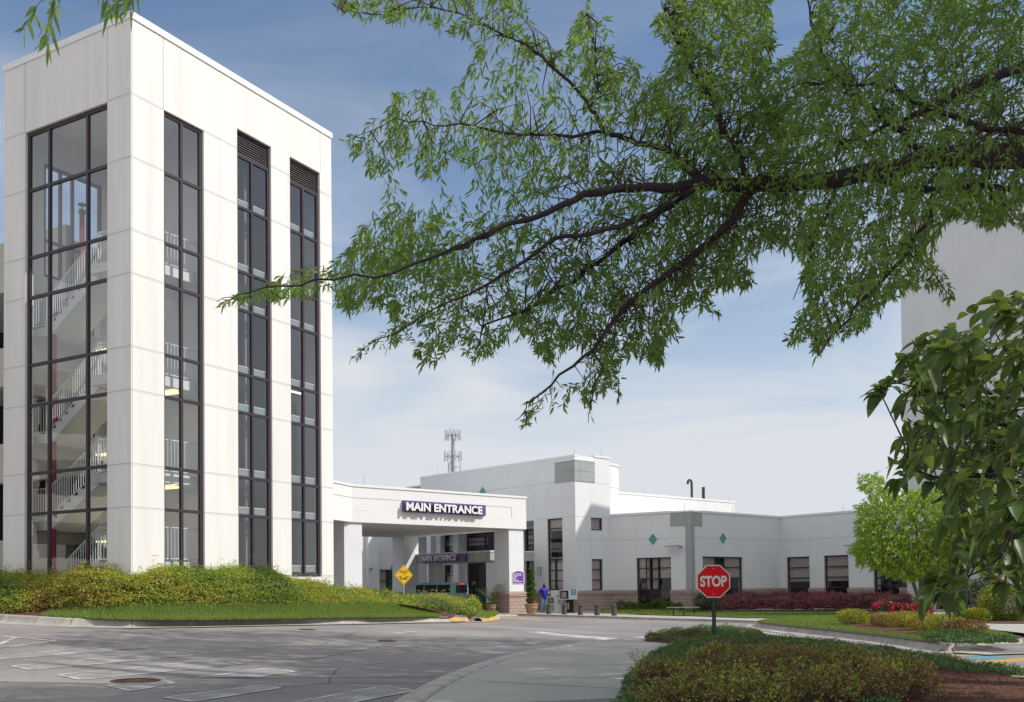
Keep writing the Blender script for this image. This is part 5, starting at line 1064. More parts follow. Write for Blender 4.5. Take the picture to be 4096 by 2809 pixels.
hull([(-2.35, .86, .84, .35, .95), (-2.2, .9, .86, .3, 1.0), (.9, .92, .86, .3, 1.0), (1.3, .92, .84, .3, .98), (2.2, .88, .78, .3, .82), (2.4, .80, .7, .35, .7)], CAR, 'body', car)
hull([(-2.26, .84, .72, .98, 1.70), (-2.05, .85, .74, .98, 1.74), (.3, .85, .74, .98, 1.75), (.55, .84, .70, .98, 1.66), (1.35, .82, .72, .96, 1.0)], CAR, 'cabin', car)
b = C0(); b.box(-2.295, -2.275, -.66, .66, 1.10, 1.58, CG); b.build('rear_window', car)
for sgn in (-1, 1):
    for x0, x1 in ((-1.95, -1.05), (-.95, -.1), (0, .55)): b = C0(); b.box(x0, x1, sgn*.80, sgn*.865, 1.12, 1.60, CG); b.build('side_window', car)
    b = C0(); b.box(-2.40, -2.3, sgn*.62, sgn*.82, .72, .98, mat('tail_light', (.4, .01, .01), .3)); b.build('tail_light', car)
    for x in (-1.5, 1.5):
        b = C0(); b.tube((x, sgn*.72, .32), (x, sgn*.92, .32), .32, m=TYR, n=22); w = b.build('wheel', car); b = C0(); b.tube((x, sgn*.90, .32), (x, sgn*.93, .32), .19, m=ALU, n=16); b.build('rim', w)
b = C0(); b.box(-2.33, -2.25, -.16, .16, 1.62, 1.69, mat('brake_light', (.75, .01, .02), .3, emit=(1, .02, .03), estr=1.2)); b.build('brake_light', car)
b = C0(); b.box(-2.45, -2.33, -.84, .84, .42, .62, CAR); b.build('bumper', car)
b = C0(); b.path([b.W((-2.28, .25, 1.16)), b.W((-2.33, .1, 1.2)), b.W((-2.31, -.15, 1.4))], [.01]*3, NB, 5); b.build('wiper', car)

# ---- the man
SKIN = mat('dark_skin', (.13, .06, .04), .55); SHIRT = mat('blue_shirt', (.012, .03, .45), .8); JEAN = mat('faded_jeans', (.16, .26, .40), .9, var=.35, scale=6, col2=(.34, .44, .55)); SHOE = mat('grey_shoe', (.22, .22, .25), .7); HAIR = mat('cropped_hair', (.02, .015, .012), .95)
g_ = wzp(*ZN(655, 1040)); man = thing('person', g_, 'man in a blue polo shirt and faded jeans walking with a white cup', 'person')
fa = math.radians(-62)         # he walks towards the camera and to the right
M2 = Matrix.Translation(Vector(g_)) @ Matrix.Rotation(fa, 4, 'Z')     # local: x forward, y left, z up
def skin(name, nodes, edges, m_, par, sub=2, root=0):
    me = bpy.data.meshes.new('t'); me.from_pydata([tuple(n[:3]) for n in nodes], edges, []); o = bpy.data.objects.new('t', me); COL.objects.link(o)
    md = o.modifiers.new('s', 'SKIN'); md.use_smooth_shade = True
    for v, n in zip(me.skin_vertices[0].data, nodes): v.radius = (n[3], n[4] if len(n) > 4 else n[3])
    me.skin_vertices[0].data[root].use_root = True; ss = o.modifiers.new('u', 'SUBSURF'); ss.levels = sub
    dg = bpy.context.evaluated_depsgraph_get(); e = bpy.data.meshes.new_from_object(o.evaluated_get(dg)); bpy.data.objects.remove(o)
    V = np.array([v.co[:] for v in e.vertices]); F = [tuple(p.vertices) for p in e.polygons]; bpy.data.meshes.remove(e); R = np.array(M2); V = V@R[:3, :3].T+R[:3, 3]
    b = MB(); b.v = [tuple(v) for v in V]; b.f = F; b.m = [b.mi(m_)]*len(F); b.uv = [[(0, 0)]*len(f) for f in F]; b.sm = [True]*len(F); return b.build(name, par)
body = [(0, 0, .95, .15, .12), (0, 0, 1.12, .15, .115), (.0, 0, 1.32, .17, .12), (.0, 0, 1.48, .13, .10), (.02, 0, 1.56, .06), (.05, 0, 1.66, .075, .085), (.055, 0, 1.745, .085, .095), (.05, 0, 1.79, .06, .07),
        (.0, .20, 1.47, .065), (-.04, .27, 1.22, .05), (.14, .27, 1.09, .042), (.26, .20, 1.17, .034), (.33, .17, 1.20, .03),
        (.0, -.20, 1.47, .065), (-.05, -.27, 1.21, .05), (-.02, -.29, .98, .042), (.03, -.29, .86, .032), (.05, -.29, .79, .03),
        (.0, .10, .88, .10), (.12, .10, .52, .07), (.10, .10, .12, .048), (.12, .10, .05, .045), (.24, .10, .03, .035),
        (.0, -.10, .88, .10), (-.02, -.10, .50, .07), (-.14, -.10, .14, .048), (-.13, -.10, .06, .045), (.0, -.10, .03, .035)]
be = [(0, 1), (1, 2), (2, 3), (3, 4), (4, 5), (5, 6), (6, 7), (3, 8), (8, 9), (9, 10), (10, 11), (11, 12), (3, 13), (13, 14), (14, 15), (15, 16), (16, 17), (0, 18), (18, 19), (19, 20), (20, 21), (21, 22), (0, 23), (23, 24), (24, 25), (25, 26), (26, 27)]
def fingers(o, d, side, up, curl):
    """five chains rooted in the palm, added to the body graph"""
    o, d, side, up = map(np.array, (o, d, side, up))
    for k, (s_, L) in enumerate(((-.024, .075), (-.008, .085), (.008, .08), (.024, .062), (-.034, .05))):
        root_i = o[0] if False else None
        p = base_p+side*s_+d*(.03 if k < 4 else -.02); q = p+(d*(1-curl*.3)+up*curl*.5+(side*-.8 if k == 4 else 0))*L*.5; r = q+(d*(.5-curl*.5)+up*curl)*L*.5
        i = len(body); body.extend([(*p, .0095), (*q, .009), (*r, .0075)]); be.extend([(base_i, i), (i, i+1), (i+1, i+2)])
base_i, base_p = 12, np.array([.33, .17, 1.20]); fingers((0, 0, 0), (.5, -.8, 0), (0, 0, 1), (-.7, -.5, 0), .7)
base_i, base_p = 17, np.array([.05, -.29, .79]); fingers((0, 0, 0), (.15, 0, -1), (1, 0, 0), (0, .9, 0), .35)
bd = skin('body', body, be, SKIN, man)
sh = [(0, 0, .78, .20, .165), (0, 0, .90, .20, .165), (0, 0, 1.08, .195, .155), (0, 0, 1.30, .20, .14), (0, 0, 1.46, .155, .12), (.015, 0, 1.53, .075), (0, .205, 1.455, .095), (-.03, .27, 1.26, .085), (-.035, .275, 1.20, .08), (0, -.205, 1.455, .095), (-.035, -.27, 1.26, .085), (-.045, -.275, 1.20, .08)]
shirt = skin('shirt', sh, [(0, 1), (1, 2), (2, 3), (3, 4), (4, 5), (4, 6), (6, 7), (7, 8), (4, 9), (9, 10), (10, 11)], SHIRT, man)
je = [(0, 0, 1.0, .165, .135), (0, 0, .86, .15, .13), (.0, .10, .80, .12), (.12, .10, .50, .092), (.10, .10, .14, .08), (.10, .10, .07, .085), (.0, -.10, .80, .12), (-.02, -.10, .50, .092), (-.14, -.10, .15, .08), (-.14, -.10, .08, .085)]
skin('jeans', je, [(0, 1), (1, 2), (2, 3), (3, 4), (4, 5), (1, 6), (6, 7), (7, 8), (8, 9)], JEAN, man)
for (x, y, z) in ((.12, .10, .045), (-.12, -.10, .05)): skin('shoe', [(x-.04, y, z, .052, .05), (x+.08, y, z-.005, .055, .045), (x+.2, y, z-.012, .045, .033)], [(0, 1), (1, 2)], SHOE, man)
skin('hair', [(.045, 0, 1.765, .087, .095), (.03, 0, 1.80, .07, .08)], [(0, 1)], HAIR, man)
def blob(nm, c, r, m_, par):
    b = MB(); n_ = 8; P = [(c[0]+r[0]*math.cos(t)*math.cos(a), c[1]+r[1]*math.sin(a)*math.cos(t), c[2]+r[2]*math.sin(t)) for t in np.linspace(-PI/2, PI/2, n_) for a in np.linspace(0, 2*PI, 12, endpoint=False)]
    R = np.array(M2); V = np.array(P)@R[:3, :3].T+R[:3, 3]; b.v = [tuple(v) for v in V]
    for i in range(n_-1):
        for k in range(12): j = (k+1) % 12; b.f.append((i*12+k, i*12+j, (i+1)*12+j, (i+1)*12+k)); b.m.append(b.mi(m_)); b.uv.append([(0, 0)]*4); b.sm.append(True)
    return b.build(nm, par)
for s_ in (-1, 1): blob('eye', (.124, s_*.032, 1.705), (.008, .011, .006), mat('eye_dark', (.05, .04, .035), .3), bd); blob('ear', (.045, s_*.098, 1.69), (.018, .012, .032), SKIN, bd)
blob('nose', (.148, 0, 1.675), (.022, .018, .024), SKIN, bd); blob('mouth', (.130, 0, 1.632), (.014, .028, .009), mat('lips', (.16, .05, .045), .6), bd); blob('collar', (.04, 0, 1.545), (.09, .095, .025), SHIRT, shirt)
R = np.array(M2); cp = R[:3, :3]@np.array([.36, .12, 1.17])+R[:3, 3]; b = MB(cp); b.lathe([(0.001, 0), (.032, 0), (.042, .12), (.044, .125), (0.001, .128)], mat('paper_cup', (.8, .8, .78), .6), 16); b.build('cup', None, 'white paper cup held in the hand of the man in blue', 'cup')
# ------------------------------------------------------------------ vegetation
BARK = mat('bark', (.042, .031, .031), .95, var=.4, scale=9, bump=.9, bscale=30, stretch=(1, 1, .3))
LF = lambda nm, c, c2, tr=.35, rough=.5, spec=.35: mat(nm, c, rough, island=.5, col2=c2, transl=tr, spec=spec)
OAK = LF('willow_oak_leaf', (.20, .33, .085), (.11, .20, .055), .5, .45)
TWIGM = mat('twig', (.07, .05, .04), .9)
def snoise(P, s, seed=0):
    r = np.random.default_rng(seed); o = np.zeros(len(P))
    for k in range(7):
        d = r.normal(size=P.shape[1]); d /= np.linalg.norm(d); o += np.sin((P@d)*s*(1+.35*k)+r.uniform(0, 6.28))/(1+.3*k)
    return o/3
def sample_poly(poly, n, z0, z1):
    """n points inside a silhouette read off the photograph, each at its own distance"""
    P = np.asarray(poly, float); mn, mx = P.min(0), P.max(0); out = []
    while len(out) < n:
        q = rng.uniform(mn, mx, (n*2, 2)); q = q[inpoly(q[:, 0], q[:, 1], P)]; out += q.tolist()
    q = np.array(out[:n]); return q, rng.uniform(z0, z1, n)
def toW(q, Z):
    d = ((q[:, 0]*S-2048)/CF)[:, None]*RR-((q[:, 1]*S-CCY)/CF)[:, None]*UU+FF; return d*(Z/d[:, 1])[:, None]+[0, 0, EYE]
def twigs(B, D, L, nleaf, ll, lw, droop=.3, spread=.75, shape='lance', stemr=.0026, fold=0.):
    """leafy shoots: base B, direction D, length L"""
    n = len(B); D = nrm(D); t = np.linspace(.03, 1, nleaf)**.8; T = np.tile(t, n); Bi = np.repeat(B, nleaf, 0); Di = np.repeat(D, nleaf, 0); Li = np.repeat(np.broadcast_to(L, n), nleaf)[:, None]
    T = np.clip(T+rng.normal(0, .04, len(T)), 0, 1)[:, None]; P = Bi+Di*T*Li+np.array([0, 0, -1])*(.22*T*T*Li); R = rdir(len(P)); side = nrm(R-(R*Di).sum(1, keepdims=True)*Di)
    A = nrm(Di*.75+side*spread+[0, 0, -.12])
    if shape == 'hi': V, F = leaves_hi(P, A, nrm(rdir(len(P))*.5+[0, 0, .9]), rng.uniform(.55, 1.15, len(P))*ll, rng.uniform(.8, 1.1, len(P))*lw, droop=droop)
    else: V, F = leaves(P, A, nrm(rdir(len(P))+[0, 0, .9]), rng.uniform(.7, 1.15, len(P))*ll, rng.uniform(.8, 1.15, len(P))*lw, droop=droop, shape=shape, fold=fold)
    # stems: two-segment thin prisms
    m_ = np.array([0, 0, -1]); p1 = B; p2 = B+D*(np.broadcast_to(L, n)*.55)[:, None]+m_*(.07*np.broadcast_to(L, n))[:, None]; p3 = B+D*(np.broadcast_to(L, n))[:, None]+m_*(.22*np.broadcast_to(L, n))[:, None]
    return (V, F), prisms(np.stack([p1, p2, p3], 1), [stemr, stemr*.8, stemr*.3])
def prisms(C, rs):
    """C (n,k,3) centre lines -> thin three-sided tubes"""
    n, k, _ = C.shape; d = nrm(C[:, -1]-C[:, 0]); a = nrm(np.cross(d, rdir(n))); b = np.cross(d, a); V = np.empty((n, k, 3, 3))
    for j in range(k):
        r = np.broadcast_to(np.asarray(rs[j], float), n)[:, None]
        for q in range(3): an = 2*PI*q/3; V[:, j, q] = C[:, j]+(a*math.cos(an)+b*math.sin(an))*r
    base = (np.arange(n)*k*3)[:, None]; F = []
    for j in range(k-1):
        for q in range(3): q2 = (q+1) % 3; F.append(base+[j*3+q, j*3+q2, (j+1)*3+q2, (j+1)*3+q])
    return V.reshape(-1, 3), [np.concatenate(F)]

# ---- willow oak
oak = thing('willow_oak', (9.8, 12.0, float(gz(9.8, 12.))), 'large overhanging oak with long dark limb and narrow hanging leaves across the sky', 'tree')
br = [ # (points x, y, distance, radius)
 [(2480,335,11.7,.19),(2324,350,11.4,.155),(2200,352,11,.125),(2100,362,10.8,.11),(2020,386,10.6,.10),(1900,405,10.4,.092),(1800,417,10.2,.08),(1700,421,10,.075),(1600,417,9.8,.055),(1532,421,9.7,.048),(1440,428,9.6,.042),(1364,434,9.5,.038),(1303,453,9.4,.033),(1218,495,9.3,.027),(1147,512,9.2,.022),(1093,534,9.1,.018),(1040,566,9,.012),(1000,580,9,.008)],
 [(1147,512,9.2,.018),(1080,545,9.1,.017),(1003,576,9,.015),(893,620,8.9,.013),(761,636,8.8,.011),(630,647,8.7,.008),(542,669,8.6,.005),(492,684,8.6,.003)],
 [(1600,418,9.8,.035),(1530,455,9.7,.03),(1450,500,9.6,.027),(1340,530,9.5,.024),(1253,546,9.4,.02),(1166,605,9.3,.016),(1091,655,9.3,.012),(1008,690,9.2,.009),(928,735,9.1,.006),(818,795,9.1,.004),(792,828,9.1,.002)],
 [(1705,432,10,.045),(1660,500,9.9,.04),(1560,590,9.8,.034),(1470,650,9.7,.028),(1400,715,9.6,.024),(1345,790,9.5,.018),(1270,850,9.4,.012),(1200,915,9.3,.007),(1170,955,9.3,.003)],
 [(1345,790,9.5,.012),(1370,840,9.4,.008),(1340,900,9.4,.005),(1335,960,9.4,.003)],
 [(1570,432,9.8,.034),(1500,480,10,.03),(1400,560,10.1,.026),(1300,640,10.2,.02),(1200,700,10.2,.014),(1100,740,10.2,.009),(1075,800,10.2,.004)],
 [(1600,415,9.8,.05),(1560,385,9.9,.042),(1531,345,10,.036),(1467,329,10,.03),(1414,313,10.1,.026),(1371,299,10.2,.024),(1343,249,10.3,.02),(1307,199,10.4,.018),(1264,164,10.5,.016),(1207,114,10.6,.014),(1161,85,10.6,.012),(1097,57,10.6,.01),(1044,28,10.6,.008),(960,15,10.6,.006),(870,30,10.6,.004),(775,22,10.6,.002)],
 [(1371,299,10.2,.018),(1300,308,10,.016),(1218,306,9.9,.014),(1165,301,9.8,.012),(1051,283,9.7,.009),(987,281,9.6,.007),(900,270,9.6,.005),(790,318,9.6,.002)],
 [(1343,249,10.3,.01),(1360,180,10.3,.008),(1345,90,10.2,.005),(1330,20,10.2,.002)],
 [(1700,420,10,.035),(1680,360,10.1,.028),(1640,300,10.3,.022),(1620,220,10.4,.016),(1560,150,10.5,.012),(1520,60,10.6,.008),(1500,-20,10.6,.004)],
 [(2100,362,10.8,.05),(2050,300,11.2,.04),(1960,240,11.5,.03),(1880,160,11.8,.022),(1840,60,12,.014),(1830,-50,12,.008)],
 [(2420,120,11,.08),(2324,150,10.6,.06),(2240,180,10.3,.045),(2170,215,10.1,.035),(2080,260,10,.026),(1980,300,9.9,.016),(1900,330,9.8,.01)],
 [(2324,300,9,.03),(2230,290,9.3,.028),(2120,245,9.6,.024),(1980,195,9.9,.016),(1880,190,10,.008)],
 [(1960,398,10.5,.05),(2040,425,10.4,.045),(2120,430,10.2,.04),(2220,415,10,.03),(2330,440,9.8,.02)],
 [(2120,432,10.2,.028),(2110,500,10.1,.024),(2060,570,10,.02),(2000,640,9.9,.016),(1940,700,9.9,.011),(1890,760,9.9,.007),(1850,815,9.9,.003)],
 [(2060,570,10,.012),(2100,600,9.9,.009),(2130,640,9.8,.006),(2165,682,9.8,.003)],
 [(1900,408,10.4,.022),(1880,470,10.3,.018),(1850,540,10.3,.012),(1830,620,10.3,.007),(1800,680,10.3,.004)],
 [(2240,415,10,.02),(2260,460,10,.012),(2300,500,10,.006)]]
mb = MB(); brP = []; brR = []
for b_ in br:
    q = np.array(b_, float); t = np.arange(len(q)); tt = np.linspace(0, len(q)-1, (len(q)-1)*3+1); Q = np.c_[[np.interp(tt, t, q[:, k]) for k in range(4)]].T
    W_ = toW(Q[:, :2], Q[:, 2]); W_[1:-1] += rng.normal(0, .012, (len(W_)-2, 3)); mb.path([tuple(p) for p in W_], list(Q[:, 3]), BARK, 9); brP.append(W_); brR.append(Q[:, 3])
tr0 = np.array([9.8, 12., gz(9.8, 12.)-.3]); e0 = toW(np.array([[2480., 335.]]), np.array([11.7]))[0]
mb.path([tuple(p) for p in (e0, e0+[1.2, .1, -.5], [8.9, 11.9, 6.0], [9.6, 12., 5.4])], [.19, .22, .25, .28], BARK, 12); mb.build('limb', oak)
mb = MB(); mb.path([(9.8, 12, float(tr0[2])), (9.8, 12, 1.0), (9.75, 12, 4.5), (9.9, 12.1, 9), (10.6, 12.3, 14), (11.5, 13, 18)], [.62, .42, .36, .30, .2, .08], BARK, 16)
for tip in ((15, 10, 13), (14, 17, 12.5), (7.5, 10.5, 12.8), (9, 6, 12), (4, 11, 14), (12, 14, 19)): mb.path([(9.9, 12.1, 8.5), tuple((np.array([9.9, 12.1, 8.5])*.45+np.array(tip)*.55)+[0, 0, .8]), tip], [.16, .1, .03], BARK, 8)
mb.build('trunk', oak)
brA = np.vstack([np.c_[[np.interp(np.linspace(0, len(b)-1, max(2, int(np.linalg.norm(np.diff(b, axis=0), axis=1).sum()/.06))), np.arange(len(b)), b[:, k]) for k in range(3)]].T for b in brP])
polyA = [(760,-70),(765,22),(880,55),(955,45),(1010,75),(1060,85),(1085,115),(1062,150),(1055,188),(1000,200),(940,192),(872,218),(895,252),(835,275),(780,322),(802,352),(832,392),(880,412),(905,395),(950,395),(960,410),(1000,385),(1050,370),(1085,395),(1060,430),(1000,442),(900,452),(862,462),(820,502),(792,560),(765,590),(700,602),(640,612),(600,640),(540,668),(490,688),(500,700),(560,688),(610,680),(640,692),(700,676),(740,652),(772,700),(800,715),(830,690),(880,705),(905,735),(860,762),(805,806),(792,833),(850,800),(905,775),(940,770),(952,838),(985,830),(1020,795),(1050,788),(1072,828),(1092,818),(1150,770),(1200,765),(1232,818),(1262,822),(1290,790),(1345,790),(1325,830),(1250,872),(1182,922),(1160,962),(1200,972),(1232,940),(1290,925),(1308,888),(1332,930),(1335,972),(1350,965),(1345,905),(1388,882),(1402,904),(1418,880),(1402,822),(1440,800),(1498,828),(1512,770),(1540,765),(1520,705),(1580,700),(1638,718),(1600,655),(1700,658),(1718,640),(1690,602),(1735,560),(1790,560),(1832,600),(1812,640),(1842,680),(1795,740),(1785,790),(1838,762),(1850,820),(1900,772),(1975,740),(2000,702),(2060,655),(2110,655),(2150,690),(2170,676),(2132,595),(2122,530),(2180,482),(2240,518),(2300,500),(2330,525),(2420,500),(2420,-70),(1858,-70),(1845,60),(1815,100),(1788,140),(1762,120),(1745,60),(1765,-70),(1540,-70),(1500,20),(1482,70),(1530,102),(1535,150),(1480,165),(1440,150),(1405,110),(1372,40),(1330,-5),(1300,60),(1282,110),(1240,90),(1205,50),(1195,-70)]
PA = np.array(polyA, float)
q, Zz = sample_poly(polyA, 8600, 9.5, 12.3); right = q[:, 0] > 1800; Zz[right] = np.where(rng.uniform(size=right.sum()) < .2, rng.uniform(8.6, 10, right.sum()), rng.uniform(10.8, 13.6, right.sum()))
W_ = toW(q, Zz); keep = (snoise(W_, 1.5, 3)+rng.normal(0, .25, len(q)) > -.10-.3*(q[:, 0] > 1500)) | right; q, Zz, W_ = q[keep], Zz[keep], W_[keep]
idx = np.argmin(((W_[:, None, :]-brA[None, ::2])**2).sum(2), axis=1); near = brA[::2][np.clip(idx+rng.integers(-3, 4, len(idx)), 0, len(brA[::2])-1)]; near = np.where((np.linalg.norm(near-brA[::2][idx], axis=1) < .5)[:, None], near, brA[::2][idx]); out = W_-near; dist = np.linalg.norm(out, axis=1, keepdims=True)
D = nrm(nrm(out)*.9+np.array([-.35, -.1, -.35])+rng.normal(0, .45, W_.shape)); L = rng.uniform(.16, .40, len(W_))
for _ in range(5):
    tip = W_+D*L[:, None]+[0, 0, -.05]; tx, ty = proj(tip); bad = ~inpoly(tx, ty, PA)
    L[bad] *= .6; D[bad] = nrm(D[bad]+rng.normal(0, .6, (bad.sum(), 3)))
ok = L > .04; W_, D, L, near, dist = W_[ok], D[ok], L[ok], near[ok], dist[ok]
(lV, lF), (sV, sF) = twigs(W_, D, L, 10, .104, .0245, droop=.25, spread=.8)
npmesh('crown', lV, lF, OAK, oak)
sel = (np.linalg.norm(near-W_, axis=1) < .55) & inpoly(*proj((near+W_)/2), PA); a_, b_ = near[sel], W_[sel]; mid = (a_+b_)/2+rng.normal(0, .05, a_.shape)+np.array([0, 0, .06]); V2, F2_ = prisms(np.stack([a_, mid, b_], 1), [.009, .006, .0035])
mV, mF = merge([(sV, sF), (V2, F2_)]); npmesh('twigs', mV, mF, TWIGM, oak)
# hanging twigs at the upper left corner of the view
parts = []; st_ = []
for (x, y, x2, y2, n_) in ((118, -30, 55, 25, 4), (130, -40, 100, 60, 5), (128, -20, 110, 75, 4), (235, -60, 245, -5, 4), (150, -60, 130, 0, 3), (330, -60, 240, 12, 5), (335, -60, 268, 8, 5), (330, -70, 292, 10, 5)):
    b_ = toW(np.array([[x, y]], float), np.array([6.4+rng.uniform(-.3, .3)])); t_ = toW(np.array([[x2, y2]], float), np.array([6.4+rng.uniform(-.3, .3)])); d_ = t_-b_; Ln = np.linalg.norm(d_, axis=1)
    A, B_ = twigs(b_, d_, Ln, n_*3, .125, .026, droop=.35, spread=.55); parts.append(A); st_.append(B_)
lV, lF = merge(parts); npmesh('crown', lV, lF, OAK, oak)
b_ = [toW(np.array([[p]], float)[0], np.array([z]))[0] for p, z in (((150, -60), 6.4), ((240, -110), 6.5), ((500, -150), 7.0), ((900, -260), 8.0))]; mb = MB(); mb.path([tuple(p) for p in b_]+[(3.5, 9.5, 10.2), (9.9, 12.1, 8.8)], [.005, .012, .02, .03, .07, .12], BARK, 8); mb.build('limb', oak)
sV, sF = merge(st_); npmesh('twigs', sV, sF, TWIGM, oak)
# the rest of the crown: beside, above and behind the viewer
def blobpts(c, r, n): return np.array(c)+rdir(n)*np.array(r)*rng.uniform(.25, 1, (n, 1))**.5
Pb = np.vstack([blobpts(c, r, n) for c, r, n in (((13, 19.5, 12.5), (8.5, 6, 5.5), 20000), ((12.5, 14.5, 9.5), (4.5, 4, 3.5), 6500), ((11.5, 8, 10.5), (4.3, 3.8, 3.5), 9000), ((3, -4, 9.5), (7, 5, 3), 2500))])
qd = Pb-[0, 0, EYE]; fr = qd@FF > .5; px_, py_ = proj(np.where(fr[:, None], Pb, [0, 10, 1.6])); vis = fr & (px_ > -60) & (px_ < 2390) & (py_ > -110)
Pb = Pb[~vis]; Pb = Pb[snoise(Pb, .8, 9) > -.35]
V, F = leaves(Pb, rdir(len(Pb))+[0, 0, -.3], rdir(len(Pb))+[0, 0, .8], rng.uniform(.28, .5, len(Pb)), .16, droop=.1); npmesh('crown', V, F, OAK, oak)

# ---- big-leaved dogwood at the right edge
DOG = LF('dogwood_leaf', (.12, .19, .05), (.06, .105, .033), .45, .42, .45)
dog = thing('dogwood', (3.3, 3.9, float(gz(3.3, 3.9))), 'near dark tree with broad drooping leaves filling the right edge', 'tree')
polyD = [(1992,905),(2012,860),(2055,830),(2085,772),(2140,735),(2205,735),(2225,760),(2245,705),(2324,676),(2460,640),(2460,1400),(2335,1372),(2310,1335),(2262,1330),(2200,1325),(2150,1368),(2108,1366),(2112,1322),(2150,1275),(2175,1235),(2215,1225),(2200,1190),(2150,1180),(2120,1140),(2150,1120),(2130,1100),(2065,1112),(2040,1095),(1998,1078),(2060,1045),(2095,1010),(2088,965),(2028,985),(2018,968),(2075,925),(2030,915),(1998,915)]
q, Zz = sample_poly(polyD, 400, 3.0, 4.6); W_ = toW(q, Zz); trc = np.array([3.3, 3.9, 2.2]); D = nrm(nrm(W_-trc)+rng.normal(0, .45, W_.shape)+[-.2, 0, -.1]); L = rng.uniform(.06, .16, len(W_)); PD = np.array(polyD, float)
for _ in range(5): tip = W_+D*(L[:, None]+.04)+[0, 0, -.09]; tx, ty = proj(tip); bad = ~inpoly(tx, ty, PD); L[bad] *= .6; D[bad] = nrm(D[bad]+rng.normal(0, .6, (bad.sum(), 3)))
(lV, lF), (sV, sF) = twigs(W_, D, L, 5, .082, .05, droop=.5, spread=.8, shape='hi', stemr=.0018); npmesh('crown', lV, lF, DOG, dog, smooth=True)
mb = MB(); g0_ = float(gz(3.3, 3.9)); mb.path([(3.3, 3.9, g0_-.2), (3.32, 3.92, g0_+.8), (3.25, 3.9, 1.9), (3.3, 4, 3.2)], [.09, .07, .05, .03], BARK, 12); mb.build('trunk', dog)
mb = MB(); ends = []
for (x, y, z, m1) in ((2040, 870, 3.6, (2250, 960)), (2120, 790, 3.9, (2260, 900)), (2060, 1060, 3.3, (2240, 1080)), (2150, 1120, 3.6, (2280, 1130)), (2140, 1330, 3.4, (2280, 1250)), (2250, 740, 3.8, (2330, 900)), (2230, 1240, 3.9, (2330, 1180)), (2100, 940, 4.1, (2260, 1010)), (2200, 850, 4.3, (2330, 960))):
    a = toW(np.array([[x, y]], float), np.array([z]))[0]; b_ = toW(np.array([m1], float), np.array([z+.05]))[0]; c_ = np.array([2.9, 3.9, b_[2]-.1]); mb.path([tuple(c_), tuple((b_+c_)/2+rng.normal(0, .03, 3)), tuple(b_), tuple((a+b_)/2+rng.normal(0, .02, 3)), tuple(a)], [.014, .011, .008, .005, .002], BARK, 6); ends += [(a+b_)/2, b_, a]
    mb.path([(3.27, 3.9, float(min(2.6, max(1.0, b_[2]-.5)))), tuple(c_)], [.03, .015], BARK, 6)
mb.build('limb', dog); EN = np.array(ends); i_ = np.argmin(((W_[:, None]-EN[None])**2).sum(2), axis=1); sel = np.linalg.norm(EN[i_]-W_, axis=1) < .28; V2, F2_ = prisms(np.stack([EN[i_][sel], (EN[i_][sel]+W_[sel])/2+rng.normal(0, .02, (sel.sum(), 3)), W_[sel]], 1), [.005, .0035, .0025]); mV, mF = merge([(sV, sF), (V2, F2_)]); npmesh('twigs', mV, mF, TWIGM, dog)

# ---- bright young trees in front of the wing
def small_tree(base, poly, Z, dz, n, m_, label, stems, ll=.15, cat='tree', group=None):
    t = thing('young_tree', base, label, cat, group); q, Zz = sample_poly(poly, n//8, Z-dz, Z+dz); W_ = toW(q, Zz); k = snoise(W_, 2.6, 5)+rng.normal(0, .2, len(W_)) > -.42; W_ = W_[k]
    c = W_.mean(0); D = nrm(nrm(W_-c)+rng.normal(0, .5, W_.shape)+[0, 0, .05]); (lV, lF), (sV, sF) = twigs(W_, D, rng.uniform(.15, .4, len(W_)), 8, ll, ll*.5, droop=.35, shape='ovate', spread=.9, stemr=.008); npmesh('crown', lV, lF, m_, t); npmesh('twigs', sV, sF, TWIGM, t)
    mb = MB()
    for s_ in stems: P = [np.array(base)]+[toW(np.array([[x, y]], float), np.array([z]))[0] for x, y, z in s_]; mb.path([tuple(p) for p in P], list(np.linspace(.13, .03, len(P))), mat('grey_bark', (.20, .15, .13), .9, var=.3, scale=8), 9)
    mb.build('trunk', t); return t
YG = LF('bright_leaf', (.36, .50, .07), (.20, .34, .05), .45, .5)
bs = atZ(2085, 1392, 52.3); bs[2] = gz(bs[0], bs[1])+.1; Zt = bs[1]
small_tree(bs, [(1958,1082),(1985,1078),(2005,1092),(2040,1122),(2095,1112),(2150,1118),(2200,1150),(2215,1210),(2190,1262),(2150,1292),(2100,1302),(2062,1312),(2000,1292),(1970,1275),(1958,1288),(1948,1262),(1936,1243),(1955,1222),(1944,1185),(1962,1172),(1946,1152),(1978,1135),(1956,1108)], Zt, 1.9, 34000, YG, 'bright yellow-green young tree with forked trunk in front of the white wing', [[(2082, 1350, Zt), (2068, 1310, Zt-.1), (2030, 1270, Zt-.3), (1990, 1230, Zt-.5)], [(2090, 1340, Zt), (2088, 1290, Zt), (2080, 1200, Zt), (2060, 1130, Zt)], [(2098, 1330, Zt), (2102, 1290, Zt+.1), (2130, 1220, Zt+.3), (2150, 1160, Zt+.5)]])
bs2 = gp(2268, 1402); Z2 = bs2[1]
small_tree(bs2, [(2190,1150),(2215,1100),(2250,1090),(2300,1100),(2340,1090),(2400,1120),(2400,1290),(2330,1310),(2290,1300),(2250,1310),(2215,1285),(2200,1230)], Z2, 1.4, 15000, YG, 'second bright green tree, partly hidden by the dark dogwood leaves', [[(2270, 1340, Z2), (2280, 1250, Z2), (2300, 1180, Z2)], [(2262, 1330, Z2), (2240, 1260, Z2), (2230, 1180, Z2)]])

